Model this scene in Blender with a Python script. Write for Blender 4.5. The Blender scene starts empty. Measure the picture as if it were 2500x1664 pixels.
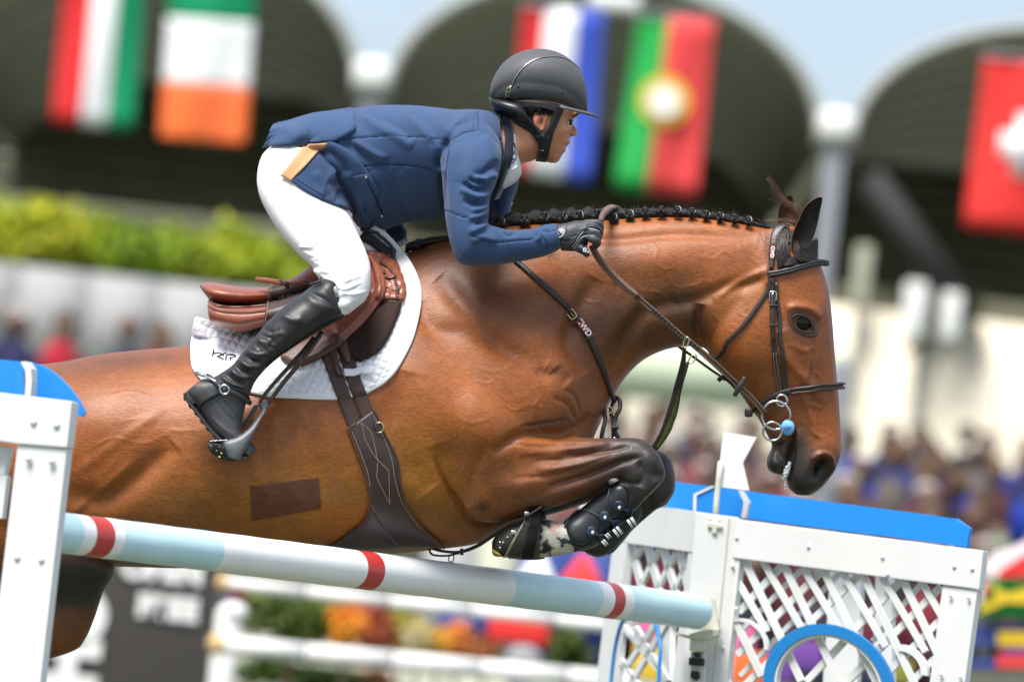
import bpy, bmesh, math, random
import numpy as np
from mathutils import Vector, Matrix
from mathutils.bvhtree import BVHTree
random.seed(7); np.random.seed(7)
S = bpy.context.scene
COL = S.collection
PI = math.pi

# ------------------------------------------------------------------ camera
K = 0.942e-3                       # metres per photo pixel (2500 wide) at the horse
DIST = 13.0
ROLL = math.radians(6.2); PITCH = math.radians(3.1)
CAM = np.array([0.0, -DIST, 1.25])
_f = np.array([0, math.cos(PITCH), math.sin(PITCH)])
_u0 = np.array([0, -math.sin(PITCH), math.cos(PITCH)])
_r0 = np.array([1.0, 0, 0])
FW = _f
RT = math.cos(ROLL)*_r0 + math.sin(ROLL)*_u0
UP = -math.sin(ROLL)*_r0 + math.cos(ROLL)*_u0
cam_d = bpy.data.cameras.new("camera"); cam = bpy.data.objects.new("camera", cam_d); COL.objects.link(cam)
cam_d.sensor_width = 36.0; cam_d.lens = 36.0*DIST/(2500*K)
M = Matrix([[RT[i], UP[i], -FW[i], CAM[i]] for i in range(3)] + [[0, 0, 0, 1]])
cam.matrix_world = M
cam_d.clip_start = 0.5; cam_d.clip_end = 3000
cam_d.dof.use_dof = True; cam_d.dof.focus_distance = DIST-0.25; cam_d.dof.aperture_fstop = 3.0
S.camera = cam

# ------------------------------------------------------------------ world, sun, exposure
SUN_EL, SUN_ROT = math.radians(62), math.radians(200)   # rotation measured as the sky does
W = bpy.data.worlds.new("World"); S.world = W; W.use_nodes = True
nt = W.node_tree; nt.nodes.clear()
sky = nt.nodes.new('ShaderNodeTexSky'); sky.sky_type = 'NISHITA'; sky.sun_disc = False
sky.sun_elevation = SUN_EL; sky.sun_rotation = SUN_ROT; sky.air_density = 1.0; sky.dust_density = 2.0; sky.ozone_density = 1.0
tc = nt.nodes.new('ShaderNodeTexCoord'); nz = nt.nodes.new('ShaderNodeTexNoise'); nz.inputs['Scale'].default_value = 5.0; nz.inputs['Detail'].default_value = 5
mp = nt.nodes.new('ShaderNodeMapping'); mp.inputs['Scale'].default_value = (1, 1, 2.2); mp.inputs['Location'].default_value = (0.3, 1.7, 0.2)
rp = nt.nodes.new('ShaderNodeValToRGB'); rp.color_ramp.elements[0].position = 0.36; rp.color_ramp.elements[1].position = 0.72
rp.color_ramp.elements[0].color = (0.25,)*3+(1,); rp.color_ramp.elements[1].color = (1.0,)*3+(1,)
mx = nt.nodes.new('ShaderNodeMix'); mx.data_type = 'RGBA'; mx.inputs['B'].default_value = (6.2, 7.0, 8.3, 1)
bg = nt.nodes.new('ShaderNodeBackground'); bg.inputs['Strength'].default_value = 0.095
wo = nt.nodes.new('ShaderNodeOutputWorld')
nt.links.new(tc.outputs['Generated'], mp.inputs['Vector']); nt.links.new(mp.outputs['Vector'], nz.inputs['Vector'])
nt.links.new(nz.outputs['Fac'], rp.inputs['Fac']); nt.links.new(rp.outputs['Color'], mx.inputs['Factor'])
nt.links.new(sky.outputs['Color'], mx.inputs['A']); nt.links.new(mx.outputs['Result'], bg.inputs['Color'])
nt.links.new(bg.outputs['Background'], wo.inputs['Surface'])
sd = bpy.data.lights.new("sun", 'SUN'); sd.energy = 3.9; sd.angle = math.radians(26); sd.color = (1.0, 0.965, 0.91)
sun = bpy.data.objects.new("sun", sd); COL.objects.link(sun)
# the sun stands to the left, high, a little to the camera's side of the horse
sdir = Vector((-0.27, -0.38, 0.885)).normalized()
sun.rotation_euler = sdir.to_track_quat('Z', 'Y').to_euler()
sky.sun_elevation = math.asin(sdir.z); sky.sun_rotation = math.atan2(sdir.x, sdir.y)
S.view_settings.view_transform = 'Standard'; S.view_settings.look = 'None'
S.view_settings.exposure = 0.78; S.view_settings.gamma = 1.0; S.view_settings.use_curve_mapping = False
S.render.engine = 'CYCLES'
S.cycles.max_bounces = 6; S.cycles.diffuse_bounces = 3; S.cycles.glossy_bounces = 3

# ------------------------------------------------------------------ pixel geometry
def q(px, py, y=0.0):
    """point at depth DIST+y (along the view axis) seen at photo pixel px,py"""
    s = (DIST+y)/DIST
    return CAM + FW*(DIST+y) + RT*((px-1250)*K*s) + UP*((832-py)*K*s)
def inv(P):
    """photo pixel + depth of world points (n,3)"""
    d = np.asarray(P)-CAM
    z = d@FW; s = DIST/z
    return np.stack([1250+(d@RT)*s/K, 832-(d@UP)*s/K, z-DIST], -1)
def at(px, py, Y):
    """point on the ray through px,py at world y = Y"""
    d = q(px, py, 0)-CAM
    return CAM + d*((Y-CAM[1])/d[1])
def T(x0, y0, s):
    return lambda *p: [(x0+a/s, y0+b/s) for a, b in p]
def F(*p): return [(a/0.9424, b/0.9424) for a, b in p]

# ------------------------------------------------------------------ curves
def cr(P, n, closed=False):
    """Catmull-Rom (centripetal-ish) resample of points P to n samples, arc-length even"""
    P = np.array(P, float)
    if P.ndim == 1: P = P[:, None]
    m = len(P)
    if m == 2:
        t = np.linspace(0, 1, n)[:, None]; return P[0]*(1-t)+P[1]*t
    if closed: Q = np.vstack([P[-1], P, P[0], P[1]]); segs = m
    else: Q = np.vstack([2*P[0]-P[1], P, 2*P[-1]-P[-2]]); segs = m-1
    out = []
    for i in range(segs):
        p0, p1, p2, p3 = Q[i:i+4]
        t = np.linspace(0, 1, 16, endpoint=False)[:, None]
        out.append(0.5*((2*p1)+(-p0+p2)*t+(2*p0-5*p1+4*p2-p3)*t*t+(-p0+3*p1-3*p2+p3)*t**3))
    out = np.vstack(out+[Q[1][None] if closed else Q[-2][None]])
    d = np.r_[0, np.cumsum(np.linalg.norm(np.diff(out, axis=0), axis=1))]
    if closed: s = np.linspace(0, d[-1], n, endpoint=False)
    else: s = np.linspace(0, d[-1], n)
    return np.stack([np.interp(s, d, out[:, k]) for k in range(out.shape[1])], -1)
def crp(P, n):
    """Catmull-Rom by parameter (uniform in key index)"""
    P = np.array(P, float); m = len(P)
    Q = np.vstack([2*P[0]-P[1], P, 2*P[-1]-P[-2]])
    t = np.linspace(0, m-1, n); i = np.minimum(t.astype(int), m-2); u = (t-i)[:, None]
    p0, p1, p2, p3 = Q[i], Q[i+1], Q[i+2], Q[i+3]
    return 0.5*((2*p1)+(-p0+p2)*u+(2*p0-5*p1+4*p2-p3)*u*u+(-p0+3*p1-3*p2+p3)*u**3)
def sstep(a, b, x):
    t = np.clip((x-a)/(b-a), 0, 1); return t*t*(3-2*t)

# ------------------------------------------------------------------ mesh linking
def mk(name, V, Fc, mat=None, parent=None, smooth=True, kind=None, label=None):
    me = bpy.data.meshes.new(name)
    V = np.asarray(V, float)
    if parent is not None: V = V-np.array(parent.matrix_world.translation if parent.parent else parent.location)
    me.from_pydata(V.tolist(), [], Fc if isinstance(Fc, list) else Fc.tolist())
    me.update()
    if smooth: me.shade_smooth()
    if mat: me.materials.append(mat)
    o = bpy.data.objects.new(name, me); COL.objects.link(o)
    if parent is not None: o.parent = parent
    if kind: o['kind'] = kind
    if label: o['label'] = label
    return o
def fixn(o):
    bm = bmesh.new(); bm.from_mesh(o.data); bmesh.ops.recalc_face_normals(bm, faces=bm.faces); bm.to_mesh(o.data); bm.free(); return o
def thing(name, label, cat, loc=(0, 0, 0), group=None, kind=None):
    o = bpy.data.objects.new(name, None); COL.objects.link(o)
    o.location = Vector([float(c) for c in loc]); o.empty_display_size = 0.1
    o['label'] = label; o['category'] = cat
    if group: o['group'] = group
    if kind: o['kind'] = kind
    return o
def tag(o, label=None, cat=None, group=None, kind=None):
    for k, v in (('label', label), ('category', cat), ('group', group), ('kind', kind)):
        if v: o[k] = v
    return o
def woff(parent):
    """world offset of a parented mesh"""
    p = np.zeros(3)
    while parent is not None:
        p = p+np.array(parent.location); parent = parent.parent
    return p
def mkc(name, V, Fc, mat, parent=None, **k):
    """mesh from world coordinates; child objects keep identity transforms"""
    V = np.asarray(V, float)-woff(parent)
    o = mk(name, V, Fc, mat, None, **k)
    if parent is not None: o.parent = parent
    return o

class MB:
    def __init__(s): s.V = []; s.F = []; s.n = 0
    def add(s, V, Fc):
        V = np.asarray(V, float); s.V.append(V)
        s.F += [tuple(i+s.n for i in f) for f in (Fc if isinstance(Fc, list) else Fc.tolist())]; s.n += len(V); return s
    def obj(s, name, mat, parent=None, **k):
        return fixn(mkc(name, np.vstack(s.V), s.F, mat, parent, **k))

def box(c, sx, sy, sz, R=None, bev=0.0):
    """box; R columns = axes"""
    R = np.eye(3) if R is None else np.asarray(R)
    if bev <= 0:
        V = np.array([(x, y, z) for x in (-.5, .5) for y in (-.5, .5) for z in (-.5, .5)])*[sx, sy, sz]
        Fc = [(0, 1, 3, 2), (4, 6, 7, 5), (0, 4, 5, 1), (2, 3, 7, 6), (0, 2, 6, 4), (1, 5, 7, 3)]
        return V@R.T+np.asarray(c), Fc
    bm = bmesh.new(); bmesh.ops.create_cube(bm, size=1)
    for v in bm.verts: v.co = Vector((v.co.x*sx, v.co.y*sy, v.co.z*sz))
    bmesh.ops.bevel(bm, geom=bm.edges[:], offset=bev, segments=2, affect='EDGES', profile=0.6)
    V = np.array([v.co[:] for v in bm.verts]); bm.verts.index_update()
    Fc = [tuple(v.index for v in f.verts) for f in bm.faces]; bm.free()
    return V@R.T+np.asarray(c), Fc
def grid_faces(n, m, closed=False):
    """n rows, m columns"""
    Fc = []
    for i in range(n-1):
        for j in range(m if closed else m-1):
            k = (j+1) % m
            Fc.append((i*m+j, i*m+k, (i+1)*m+k, (i+1)*m+j))
    return Fc
def tube(P, r, n=8, closed=False, flat=None, up=None, caps=True):
    """tube along world pts; r scalar or per point; flat=(a,b) radii multipliers along (side, up)"""
    P = np.asarray(P, float); m = len(P); r = np.broadcast_to(np.asarray(r, float), (m,))
    Tn = np.gradient(P, axis=0)
    if closed: Tn = np.roll(P, -1, 0)-np.roll(P, 1, 0)
    Tn /= np.linalg.norm(Tn, axis=1)[:, None]+1e-12
    V = []
    if up is None:
        a = np.cross(Tn[0], [0, 0, 1.0]); 
        if np.linalg.norm(a) < .1: a = np.cross(Tn[0], [1.0, 0, 0])
        a /= np.linalg.norm(a); A = []
        for t in Tn:
            a = a-t*(a@t); a /= np.linalg.norm(a); A.append(a)
        A = np.array(A); B = np.cross(Tn, A)
    else:
        B = np.broadcast_to(np.asarray(up, float), P.shape); B = B-Tn*np.sum(B*Tn, 1)[:, None]; B /= np.linalg.norm(B, axis=1)[:, None]+1e-12
        A = np.cross(B, Tn)
    fa, fb = flat if flat else (1, 1)
    ang = np.arange(n)*2*PI/n
    e = 1.0
    V = P[:, None]+r[:, None, None]*(A[:, None]*(fa*np.cos(ang))[None, :, None]+B[:, None]*(fb*np.sin(ang))[None, :, None])
    V = V.reshape(-1, 3)
    Fc = grid_faces(m, n, True)
    if closed: Fc += [((m-1)*n+j, (m-1)*n+(j+1) % n, (j+1) % n, j) for j in range(n)]
    elif caps: Fc += [tuple(range(n))[::-1], tuple((m-1)*n+j for j in range(n))]
    return V, Fc
def ribbon(P, w, th, up, round_=True):
    """leather strap: centre line P (world), width w, thickness th, outward direction up"""
    P = np.asarray(P, float); m = len(P)
    Tn = np.gradient(P, axis=0); Tn /= np.linalg.norm(Tn, axis=1)[:, None]+1e-12
    U = np.broadcast_to(np.asarray(up, float), P.shape); U = U-Tn*np.sum(U*Tn, 1)[:, None]; U /= np.linalg.norm(U, axis=1)[:, None]+1e-12
    A = np.cross(U, Tn); w = np.broadcast_to(np.asarray(w, float), (m,))[:, None]/2
    prof = [(-1, 0), (-1, .55), (-.8, .93), (-.3, 1.06), (.3, 1.06), (.8, .93), (1, .55), (1, 0)]
    V = np.stack([P+A*w*a+U*th*b for a, b in prof], 1).reshape(-1, 3); n = len(prof)
    Fc = grid_faces(m, n, True)+[tuple(range(n))[::-1], tuple((m-1)*n+j for j in range(n))]
    return V, Fc
def ball(c, r, n=12, m=8, R=None):
    r = np.broadcast_to(np.asarray(r, float), (3,))
    V = [(0, 0, 1)]
    for i in range(1, m):
        for j in range(n):
            a, b = PI*i/m, 2*PI*j/n; V.append((math.sin(a)*math.cos(b), math.sin(a)*math.sin(b), math.cos(a)))
    V.append((0, 0, -1)); Fc = [(0, 1+j, 1+(j+1) % n) for j in range(n)]
    for i in range(m-2):
        for j in range(n):
            a = 1+i*n; Fc.append((a+j, a+n+j, a+n+(j+1) % n, a+(j+1) % n))
    L = len(V)-1; Fc += [(L, L-n+(j+1) % n, L-n+j) for j in range(n)]
    V = np.array(V)*r
    if R is not None: V = V@np.asarray(R).T
    return V+np.asarray(c), Fc

# ------------------------------------------------------------------ lofts in photo coordinates
def loft(secs, n=None, m=40, exp=2.15, per=7):
    """secs: (pxA,pyA,pxB,pyB,ycentre,halfwidth[,exp[,skew]]) -> closed body V,F (world)"""
    R = []
    for s in secs:
        s = list(s)+[exp, 0.0][len(s)-6:] if len(s) < 8 else list(s)
        R.append(s)
    n = n or (len(R)-1)*per+1
    R = crp(R, n)
    t = np.arange(m)*2*PI/m
    V = []
    for ax, ay, bx, by, yc, w, ex, sk in R:
        ca = np.sign(np.cos(t))*np.abs(np.cos(t))**(2/ex); sa = np.sign(np.sin(t))*np.abs(np.sin(t))**(2/ex)
        px = (ax+bx)/2+(ax-bx)/2*ca; py = (ay+by)/2+(ay-by)/2*ca
        y = w*sa*(1+sk*ca)
        s = (DIST+yc)/DIST
        V.append(CAM+FW*(DIST+yc)+RT*((px-1250)*K*s)[:, None]+UP*((832-py)*K*s)[:, None]+FW*y[:, None])
    V = np.vstack(V)
    Fc = grid_faces(n, m, True)
    c0 = V[:m].mean(0); c1 = V[-m:].mean(0)
    L = len(V); V = np.vstack([V, c0, c1])
    Fc += [(L, (j+1) % m, j) for j in range(m)]+[(L+1, (n-1)*m+j, (n-1)*m+(j+1) % m) for j in range(m)]
    return V, Fc
def remesh(parts, voxel, smooth=4, name="tmp", fac=0.5):
    """union of closed shells by voxel remesh; returns V, F arrays"""
    b = MB()
    for V, Fc in parts: b.add(V, Fc)
    me = bpy.data.meshes.new(name); me.from_pydata(np.vstack(b.V).tolist(), [], b.F); me.update()
    bm = bmesh.new(); bm.from_mesh(me)
    bmesh.ops.recalc_face_normals(bm, faces=bm.faces); bm.to_mesh(me); bm.free()
    o = bpy.data.objects.new(name, me); COL.objects.link(o)
    md = o.modifiers.new('r', 'REMESH'); md.mode = 'VOXEL'; md.voxel_size = voxel; md.adaptivity = 0
    if smooth:
        ms = o.modifiers.new('s', 'SMOOTH'); ms.factor = fac; ms.iterations = smooth
    dg = bpy.context.evaluated_depsgraph_get()
    ev = o.evaluated_get(dg); m2 = ev.to_mesh()
    n = len(m2.vertices); V = np.empty(n*3); m2.vertices.foreach_get('co', V); V = V.reshape(-1, 3)
    k = len(m2.loops); li = np.empty(k, int); m2.loops.foreach_get('vertex_index', li)
    npf = len(m2.polygons); tot = np.empty(npf, int); m2.polygons.foreach_get('loop_total', tot)
    assert (tot == 4).all()
    Fc = li.reshape(-1, 4)
    ev.to_mesh_clear(); bpy.data.objects.remove(o); bpy.data.meshes.remove(me)
    return V, Fc
def normals(V, Fc):
    d1 = V[Fc[:, 2]]-V[Fc[:, 0]]; d2 = V[Fc[:, 3]]-V[Fc[:, 1]]
    fn = np.cross(d1, d2); N = np.zeros_like(V)
    for k in range(4):
        for c in range(3): N[:, c] += np.bincount(Fc[:, k], fn[:, c], len(V))
    return N/(np.linalg.norm(N, axis=1)[:, None]+1e-12)
def fastmesh(name, V, Fc, mat, parent=None, cols=None, **k):
    me = bpy.data.meshes.new(name)
    V = np.asarray(V, float)-woff(parent); Fc = np.asarray(Fc)
    me.vertices.add(len(V)); me.vertices.foreach_set('co', V.ravel())
    me.loops.add(Fc.size); me.loops.foreach_set('vertex_index', Fc.ravel().astype(np.int32))
    me.polygons.add(len(Fc)); me.polygons.foreach_set('loop_start', np.arange(0, Fc.size, Fc.shape[1], dtype=np.int32))
    me.update(calc_edges=True); me.validate()
    me.shade_smooth()
    if mat: me.materials.append(mat)
    if cols is not None:
        for nm, c in cols.items():
            a = me.attributes.new(nm, 'FLOAT_COLOR', 'POINT')
            c4 = np.ones((len(V), 4)); c4[:, :c.shape[1]] = c; a.data.foreach_set('color', c4.ravel())
    o = bpy.data.objects.new(name, me); COL.objects.link(o)
    if parent is not None: o.parent = parent
    for kk, v in k.items(): o[kk] = v
    return o

# displacement features in photo px:  blob (px,py,rx,ry,ang,amp)   line (pts,width,amp[,taper])
def dblob(X, px, py, rx, ry, ang, amp, pw=1.0):
    c, s = math.cos(math.radians(ang)), math.sin(math.radians(ang))
    dx, dy = X[:, 0]-px, X[:, 1]-py
    a = (dx*c+dy*s)/rx; b = (-dx*s+dy*c)/ry
    return amp*np.exp(-(a*a+b*b)**pw)
def dline(X, pts, w, amp, side=0.0):
    P = cr(pts, max(6, 5*len(pts))); out = np.full(len(X), 1e9); sg = np.zeros(len(X)); par = np.zeros(len(X))
    lo = P.min(0)-4*w; hi = P.max(0)+4*w
    idx = np.where((X[:, 0] > lo[0]) & (X[:, 0] < hi[0]) & (X[:, 1] > lo[1]) & (X[:, 1] < hi[1]))[0]
    res = np.zeros(len(X))
    if len(idx) == 0: return res
    x = X[idx, :2]; o = np.full(len(idx), 1e9); sgn = np.zeros(len(idx)); pr = np.zeros(len(idx)); n = len(P)-1
    for i in range(n):
        a, b = P[i], P[i+1]; d = b-a; L = d@d+1e-9
        t = np.clip(((x-a)@d)/L, 0, 1); pt = a+t[:, None]*d; v = x-pt; dd = np.linalg.norm(v, axis=1)
        m = dd < o; o[m] = dd[m]; sgn[m] = np.sign(d[0]*v[m, 1]-d[1]*v[m, 0]); pr[m] = (i+t[m])/n
    tp = np.clip(np.minimum(pr, 1-pr)*5, 0, 1)**.5
    g = np.exp(-(o/w)**2)
    if side: g = g+side*sgn*(o/w)*np.exp(-(o/w)**2*.5)
    res[idx] = amp*g*tp
    return res

# ------------------------------------------------------------------ surface targets for tack & cloth
class Surf:
    def __init__(s, V, Fc):
        s.t = BVHTree.FromPolygons(V.tolist(), Fc.tolist()); s.V = V
    def hit(s, px, py, ymax=None):
        d = q(px, py, 0)-CAM; d = Vector(d/np.linalg.norm(d))
        h = s.t.ray_cast(Vector(CAM), d)
        return h
    def depth(s, px, py):
        h = s.hit(px, py)
        if h[0] is None: return np.nan
        return float((np.array(h[0])-CAM)@FW-DIST)
    def line(s, pts, n, off=0.002, closed=False, fill=True, smooth=2):
        """polyline in photo px laid on the surface -> world points, outward normals"""
        P = cr(pts, n, closed)
        D = np.array([s.depth(x, y) for x, y in P])
        D = fillnan(D)
        for _ in range(smooth):
            D[1:-1] = (D[:-2]+D[1:-1]*2+D[2:])/4
        W_ = np.array([q(x, y, d) for (x, y), d in zip(P, D)])
        N = []
        for w in W_:
            h = s.t.find_nearest(Vector(w)); N.append(np.array(h[1]) if h[0] is not None else -FW)
        N = np.array(N)
        for _ in range(3):
            N[1:-1] = (N[:-2]+N[1:-1]+N[2:])/3
        N /= np.linalg.norm(N, axis=1)[:, None]
        N[(N@FW) > .15] *= -1
        return W_+N*off, N
def fillnan(D):
    D = D.copy(); ok = ~np.isnan(D)
    if ok.any(): D[~ok] = np.interp(np.where(~ok)[0], np.where(ok)[0], D[ok])
    else: D[:] = -0.1
    return D
def coons(top, right, bottom, left, n, m):
    """grid n x m of px points: top/bottom run left->right, left/right run top->bottom"""
    Tp = cr(top, m); B = cr(bottom, m); L = cr(left, n); R_ = cr(right, n)
    u = np.linspace(0, 1, m)[None, :, None]; v = np.linspace(0, 1, n)[:, None, None]
    P = (1-v)*Tp[None]+v*B[None]+(1-u)*L[:, None]+u*R_[:, None]-((1-u)*(1-v)*Tp[0]+u*(1-v)*Tp[-1]+(1-u)*v*B[0]+u*v*B[-1])
    return P
def rows_grid(rows, n, m):
    """rows = list of px polylines (left->right) -> n x m grid"""
    R_ = np.array([cr(r, m) for r in rows])
    return crp(R_.reshape(len(rows), -1), n).reshape(n, m, 2) if len(rows) > 2 else (R_[0][None]*(1-np.linspace(0, 1, n))[:, None, None]+R_[1][None]*np.linspace(0, 1, n)[:, None, None])
def gdepth(G, surf, default=None, sm=3):
    n, m, _ = G.shape
    D = np.array([[surf.depth(*G[i, j]) for j in range(m)] for i in range(n)])
    if np.isnan(D).any():
        if np.isnan(D).all(): D[:] = default or 0
        for _ in range(400):
            bad = np.isnan(D)
            if not bad.any(): break
            P = np.pad(D, 1, constant_values=np.nan)
            st = np.stack([P[:-2, 1:-1], P[2:, 1:-1], P[1:-1, :-2], P[1:-1, 2:]])
            with np.errstate(all='ignore'):
                import warnings; warnings.simplefilter('ignore')
                av = np.nanmean(st, 0)
            D[bad] = av[bad]
    for _ in range(sm):
        P = np.pad(D, 1, mode='edge'); D = (P[:-2, 1:-1]+P[2:, 1:-1]+P[1:-1, :-2]+P[1:-1, 2:]+4*D)/8
    return D
def sheet(G, D, th, lift=0.0, edge=0.0, disp=None):
    """px grid G with depths D -> closed sheet with thickness th towards the camera side normal"""
    n, m, _ = G.shape
    P = np.array([[q(G[i, j, 0], G[i, j, 1], D[i, j]) for j in range(m)] for i in range(n)])
    du = np.gradient(P, axis=1); dv = np.gradient(P, axis=0); N = np.cross(du, dv)
    N /= np.linalg.norm(N, axis=2)[:, :, None]+1e-12
    if (N@FW).mean() > 0: N = -N
    i = np.arange(n)[:, None]; j = np.arange(m)[None]
    e = np.minimum(np.minimum(i, n-1-i), np.minimum(j, m-1-j))
    rnd = np.array([0.45, 0.85, 1.0])[np.minimum(e, 2)]
    T_ = np.broadcast_to(np.asarray(th, float), (n, m))*rnd
    if disp is not None: T_ = T_+disp*np.minimum(e/2.0, 1)
    top = P+N*(lift+T_)[:, :, None]; bot = P+N*lift
    V = np.vstack([top.reshape(-1, 3), bot.reshape(-1, 3)]); o = n*m
    Fc = grid_faces(n, m)+[tuple(x+o for x in f[::-1]) for f in grid_faces(n, m)]
    ring = [(0, j) for j in range(m)]+[(i, m-1) for i in range(1, n)]+[(n-1, j) for j in range(m-2, -1, -1)]+[(i, 0) for i in range(n-2, 0, -1)]
    R_ = [a*m+b for a, b in ring]
    Fc += [(R_[k], R_[(k+1) % len(R_)], R_[(k+1) % len(R_)]+o, R_[k]+o) for k in range(len(R_))]
    return V, Fc, top, N
# ------------------------------------------------------------------ materials
def mat(name, col, rough=0.6, spec=0.5, metal=0.0, bump=None, var=0.0, vscale=8.0, sheen=0.0, coat=0.0, attr=None, sss=0.0, trans=0.0, emit=None):
    """bump = list of (kind, scale, strength, distance)"""
    m = bpy.data.materials.new(name); m.use_nodes = True; n = m.node_tree; L = n.links
    b = n.nodes['Principled BSDF']
    b.inputs['Roughness'].default_value = rough; b.inputs['Specular IOR Level'].default_value = spec; b.inputs['Metallic'].default_value = metal
    b.inputs['Sheen Weight'].default_value = sheen; b.inputs['Coat Weight'].default_value = coat; b.inputs['Coat Roughness'].default_value = 0.25
    if sss: b.inputs['Subsurface Weight'].default_value = sss; b.inputs['Subsurface Radius'].default_value = (0.02, 0.008, 0.004); b.inputs['Subsurface Scale'].default_value = 0.5
    if trans: b.inputs['Transmission Weight'].default_value = trans
    src = None
    tcn = n.nodes.new('ShaderNodeTexCoord')
    if attr:
        a = n.nodes.new('ShaderNodeAttribute'); a.attribute_name = attr; src = a.outputs['Color']
    if var or not attr:
        if var:
            nz = n.nodes.new('ShaderNodeTexNoise'); nz.inputs['Scale'].default_value = vscale; nz.inputs['Detail'].default_value = 6; nz.inputs['Roughness'].default_value = 0.65
            L.new(tcn.outputs['Object'], nz.inputs['Vector'])
            mr = n.nodes.new('ShaderNodeMapRange'); mr.inputs['From Min'].default_value = 0.3; mr.inputs['From Max'].default_value = 0.7
            mr.inputs['To Min'].default_value = 1-var; mr.inputs['To Max'].default_value = 1+var
            L.new(nz.outputs['Fac'], mr.inputs['Value'])
            mm = n.nodes.new('ShaderNodeMix'); mm.data_type = 'RGBA'; mm.blend_type = 'MULTIPLY'; mm.inputs['Factor'].default_value = 1
            if src is not None: L.new(src, mm.inputs['A'])
            else: mm.inputs['A'].default_value = tuple(col)+(1,)
            L.new(mr.outputs['Result'], mm.inputs['B']); src = mm.outputs['Result']
            mr2 = n.nodes.new('ShaderNodeMapRange'); mr2.inputs['To Min'].default_value = max(0, rough-0.08); mr2.inputs['To Max'].default_value = min(1, rough+0.1)
            L.new(nz.outputs['Fac'], mr2.inputs['Value']); L.new(mr2.outputs['Result'], b.inputs['Roughness'])
    if src is not None: L.new(src, b.inputs['Base Color'])
    else: b.inputs['Base Color'].default_value = tuple(col)+(1,)
    prev = None
    for kind, sc, st, dist in (bump or []):
        if kind == 'noise':
            t = n.nodes.new('ShaderNodeTexNoise'); t.inputs['Scale'].default_value = sc; t.inputs['Detail'].default_value = 4; o = t.outputs['Fac']
        elif kind == 'hair':
            t = n.nodes.new('ShaderNodeTexNoise'); t.inputs['Scale'].default_value = sc; t.inputs['Detail'].default_value = 3; o = t.outputs['Fac']
        elif kind == 'cell':
            t = n.nodes.new('ShaderNodeTexVoronoi'); t.inputs['Scale'].default_value = sc; o = t.outputs['Distance']
        elif kind == 'wave':
            t = n.nodes.new('ShaderNodeTexWave'); t.inputs['Scale'].default_value = sc; t.inputs['Distortion'].default_value = 1.5; o = t.outputs['Fac']
        mpn = n.nodes.new('ShaderNodeMapping'); L.new(tcn.outputs['Object'], mpn.inputs['Vector']); L.new(mpn.outputs['Vector'], t.inputs['Vector'])
        if kind == 'hair': mpn.inputs['Scale'].default_value = (0.25, 1, 1); mpn.inputs['Rotation'].default_value = (0, 0.6, 0)
        bp = n.nodes.new('ShaderNodeBump'); bp.inputs['Strength'].default_value = st; bp.inputs['Distance'].default_value = dist
        L.new(o, bp.inputs['Height'])
        if prev is not None: L.new(prev, bp.inputs['Normal'])
        prev = bp.outputs['Normal']
    if prev is not None: L.new(prev, b.inputs['Normal'])
    if emit: b.inputs['Emission Color'].default_value = tuple(emit[:3])+(1,); b.inputs['Emission Strength'].default_value = emit[3]
    return m
MT = {}
MT['coat'] = mat('horse_coat', (.3, .1, .03), 0.45, 0.42, attr='col', var=0.10, vscale=26, bump=[('hair', 420, 0.5, 0.0016), ('noise', 30, 0.06, 0.003)])
def hairtone(m, amt, sc, stretch):
    n = m.node_tree; b = n.nodes['Principled BSDF']; src = b.inputs['Base Color'].links[0].from_socket
    t = n.nodes.new('ShaderNodeTexCoord'); mp_ = n.nodes.new('ShaderNodeMapping'); mp_.inputs['Scale'].default_value = stretch; mp_.inputs['Rotation'].default_value = (0, .7, 0); z = n.nodes.new('ShaderNodeTexNoise'); z.inputs['Scale'].default_value = sc; z.inputs['Detail'].default_value = 4; z.inputs['Roughness'].default_value = .75
    n.links.new(t.outputs['Object'], mp_.inputs['Vector']); n.links.new(mp_.outputs['Vector'], z.inputs['Vector']); r = n.nodes.new('ShaderNodeMapRange'); r.inputs['From Min'].default_value = .3; r.inputs['From Max'].default_value = .7; r.inputs['To Min'].default_value = 1-amt; r.inputs['To Max'].default_value = 1+amt
    n.links.new(z.outputs['Fac'], r.inputs['Value']); x = n.nodes.new('ShaderNodeMix'); x.data_type = 'RGBA'; x.blend_type = 'MULTIPLY'; x.inputs['Factor'].default_value = 1; n.links.new(src, x.inputs['A']); n.links.new(r.outputs['Result'], x.inputs['B']); n.links.new(x.outputs['Result'], b.inputs['Base Color'])
hairtone(MT['coat'], .30, 190, (.35, 1, 1))
MT['hair'] = mat('black_hair', (.012, .011, .011), 0.62, 0.35, bump=[('noise', 300, 0.5, 0.003)], var=.2, vscale=60)
MT['forelock'] = mat('forelock_hair', (.022, .016, .013), 0.48, 0.45)
MT['brownhair'] = mat('brown_hair', (.10, .045, .02), 0.5, 0.5)
MT['eye'] = mat('horse_eye', (.006, .005, .005), 0.05, 0.28)
MT['lid'] = mat('dark_eyelid', (.040, .022, .016), 0.5, 0.4)
MT['lidskin'] = mat('eyelid_skin', (.075, .035, .020), .5, .4, var=.2, vscale=60)
MT['nostril'] = mat('nostril_dark', (.008, .005, .005), 0.6, 0.3)
MT['hoof'] = mat('hoof_horn', (.035, .035, .03), 0.5, 0.5, var=.35, vscale=30, bump=[('noise', 60, 0.3, 0.004)])
MT['hoofy'] = mat('hoof_yellow', (.30, .22, .05), 0.6, 0.4, var=.3, vscale=40)
MT['steel'] = mat('steel', (.62, .62, .63), 0.22, 0.5, metal=1.0)
MT['steel_old'] = mat('worn_steel', (.45, .42, .35), 0.38, 0.5, metal=1.0, var=.2, vscale=50)
MT['brass'] = mat('brass', (.60, .50, .28), 0.3, 0.5, metal=1.0)
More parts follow.
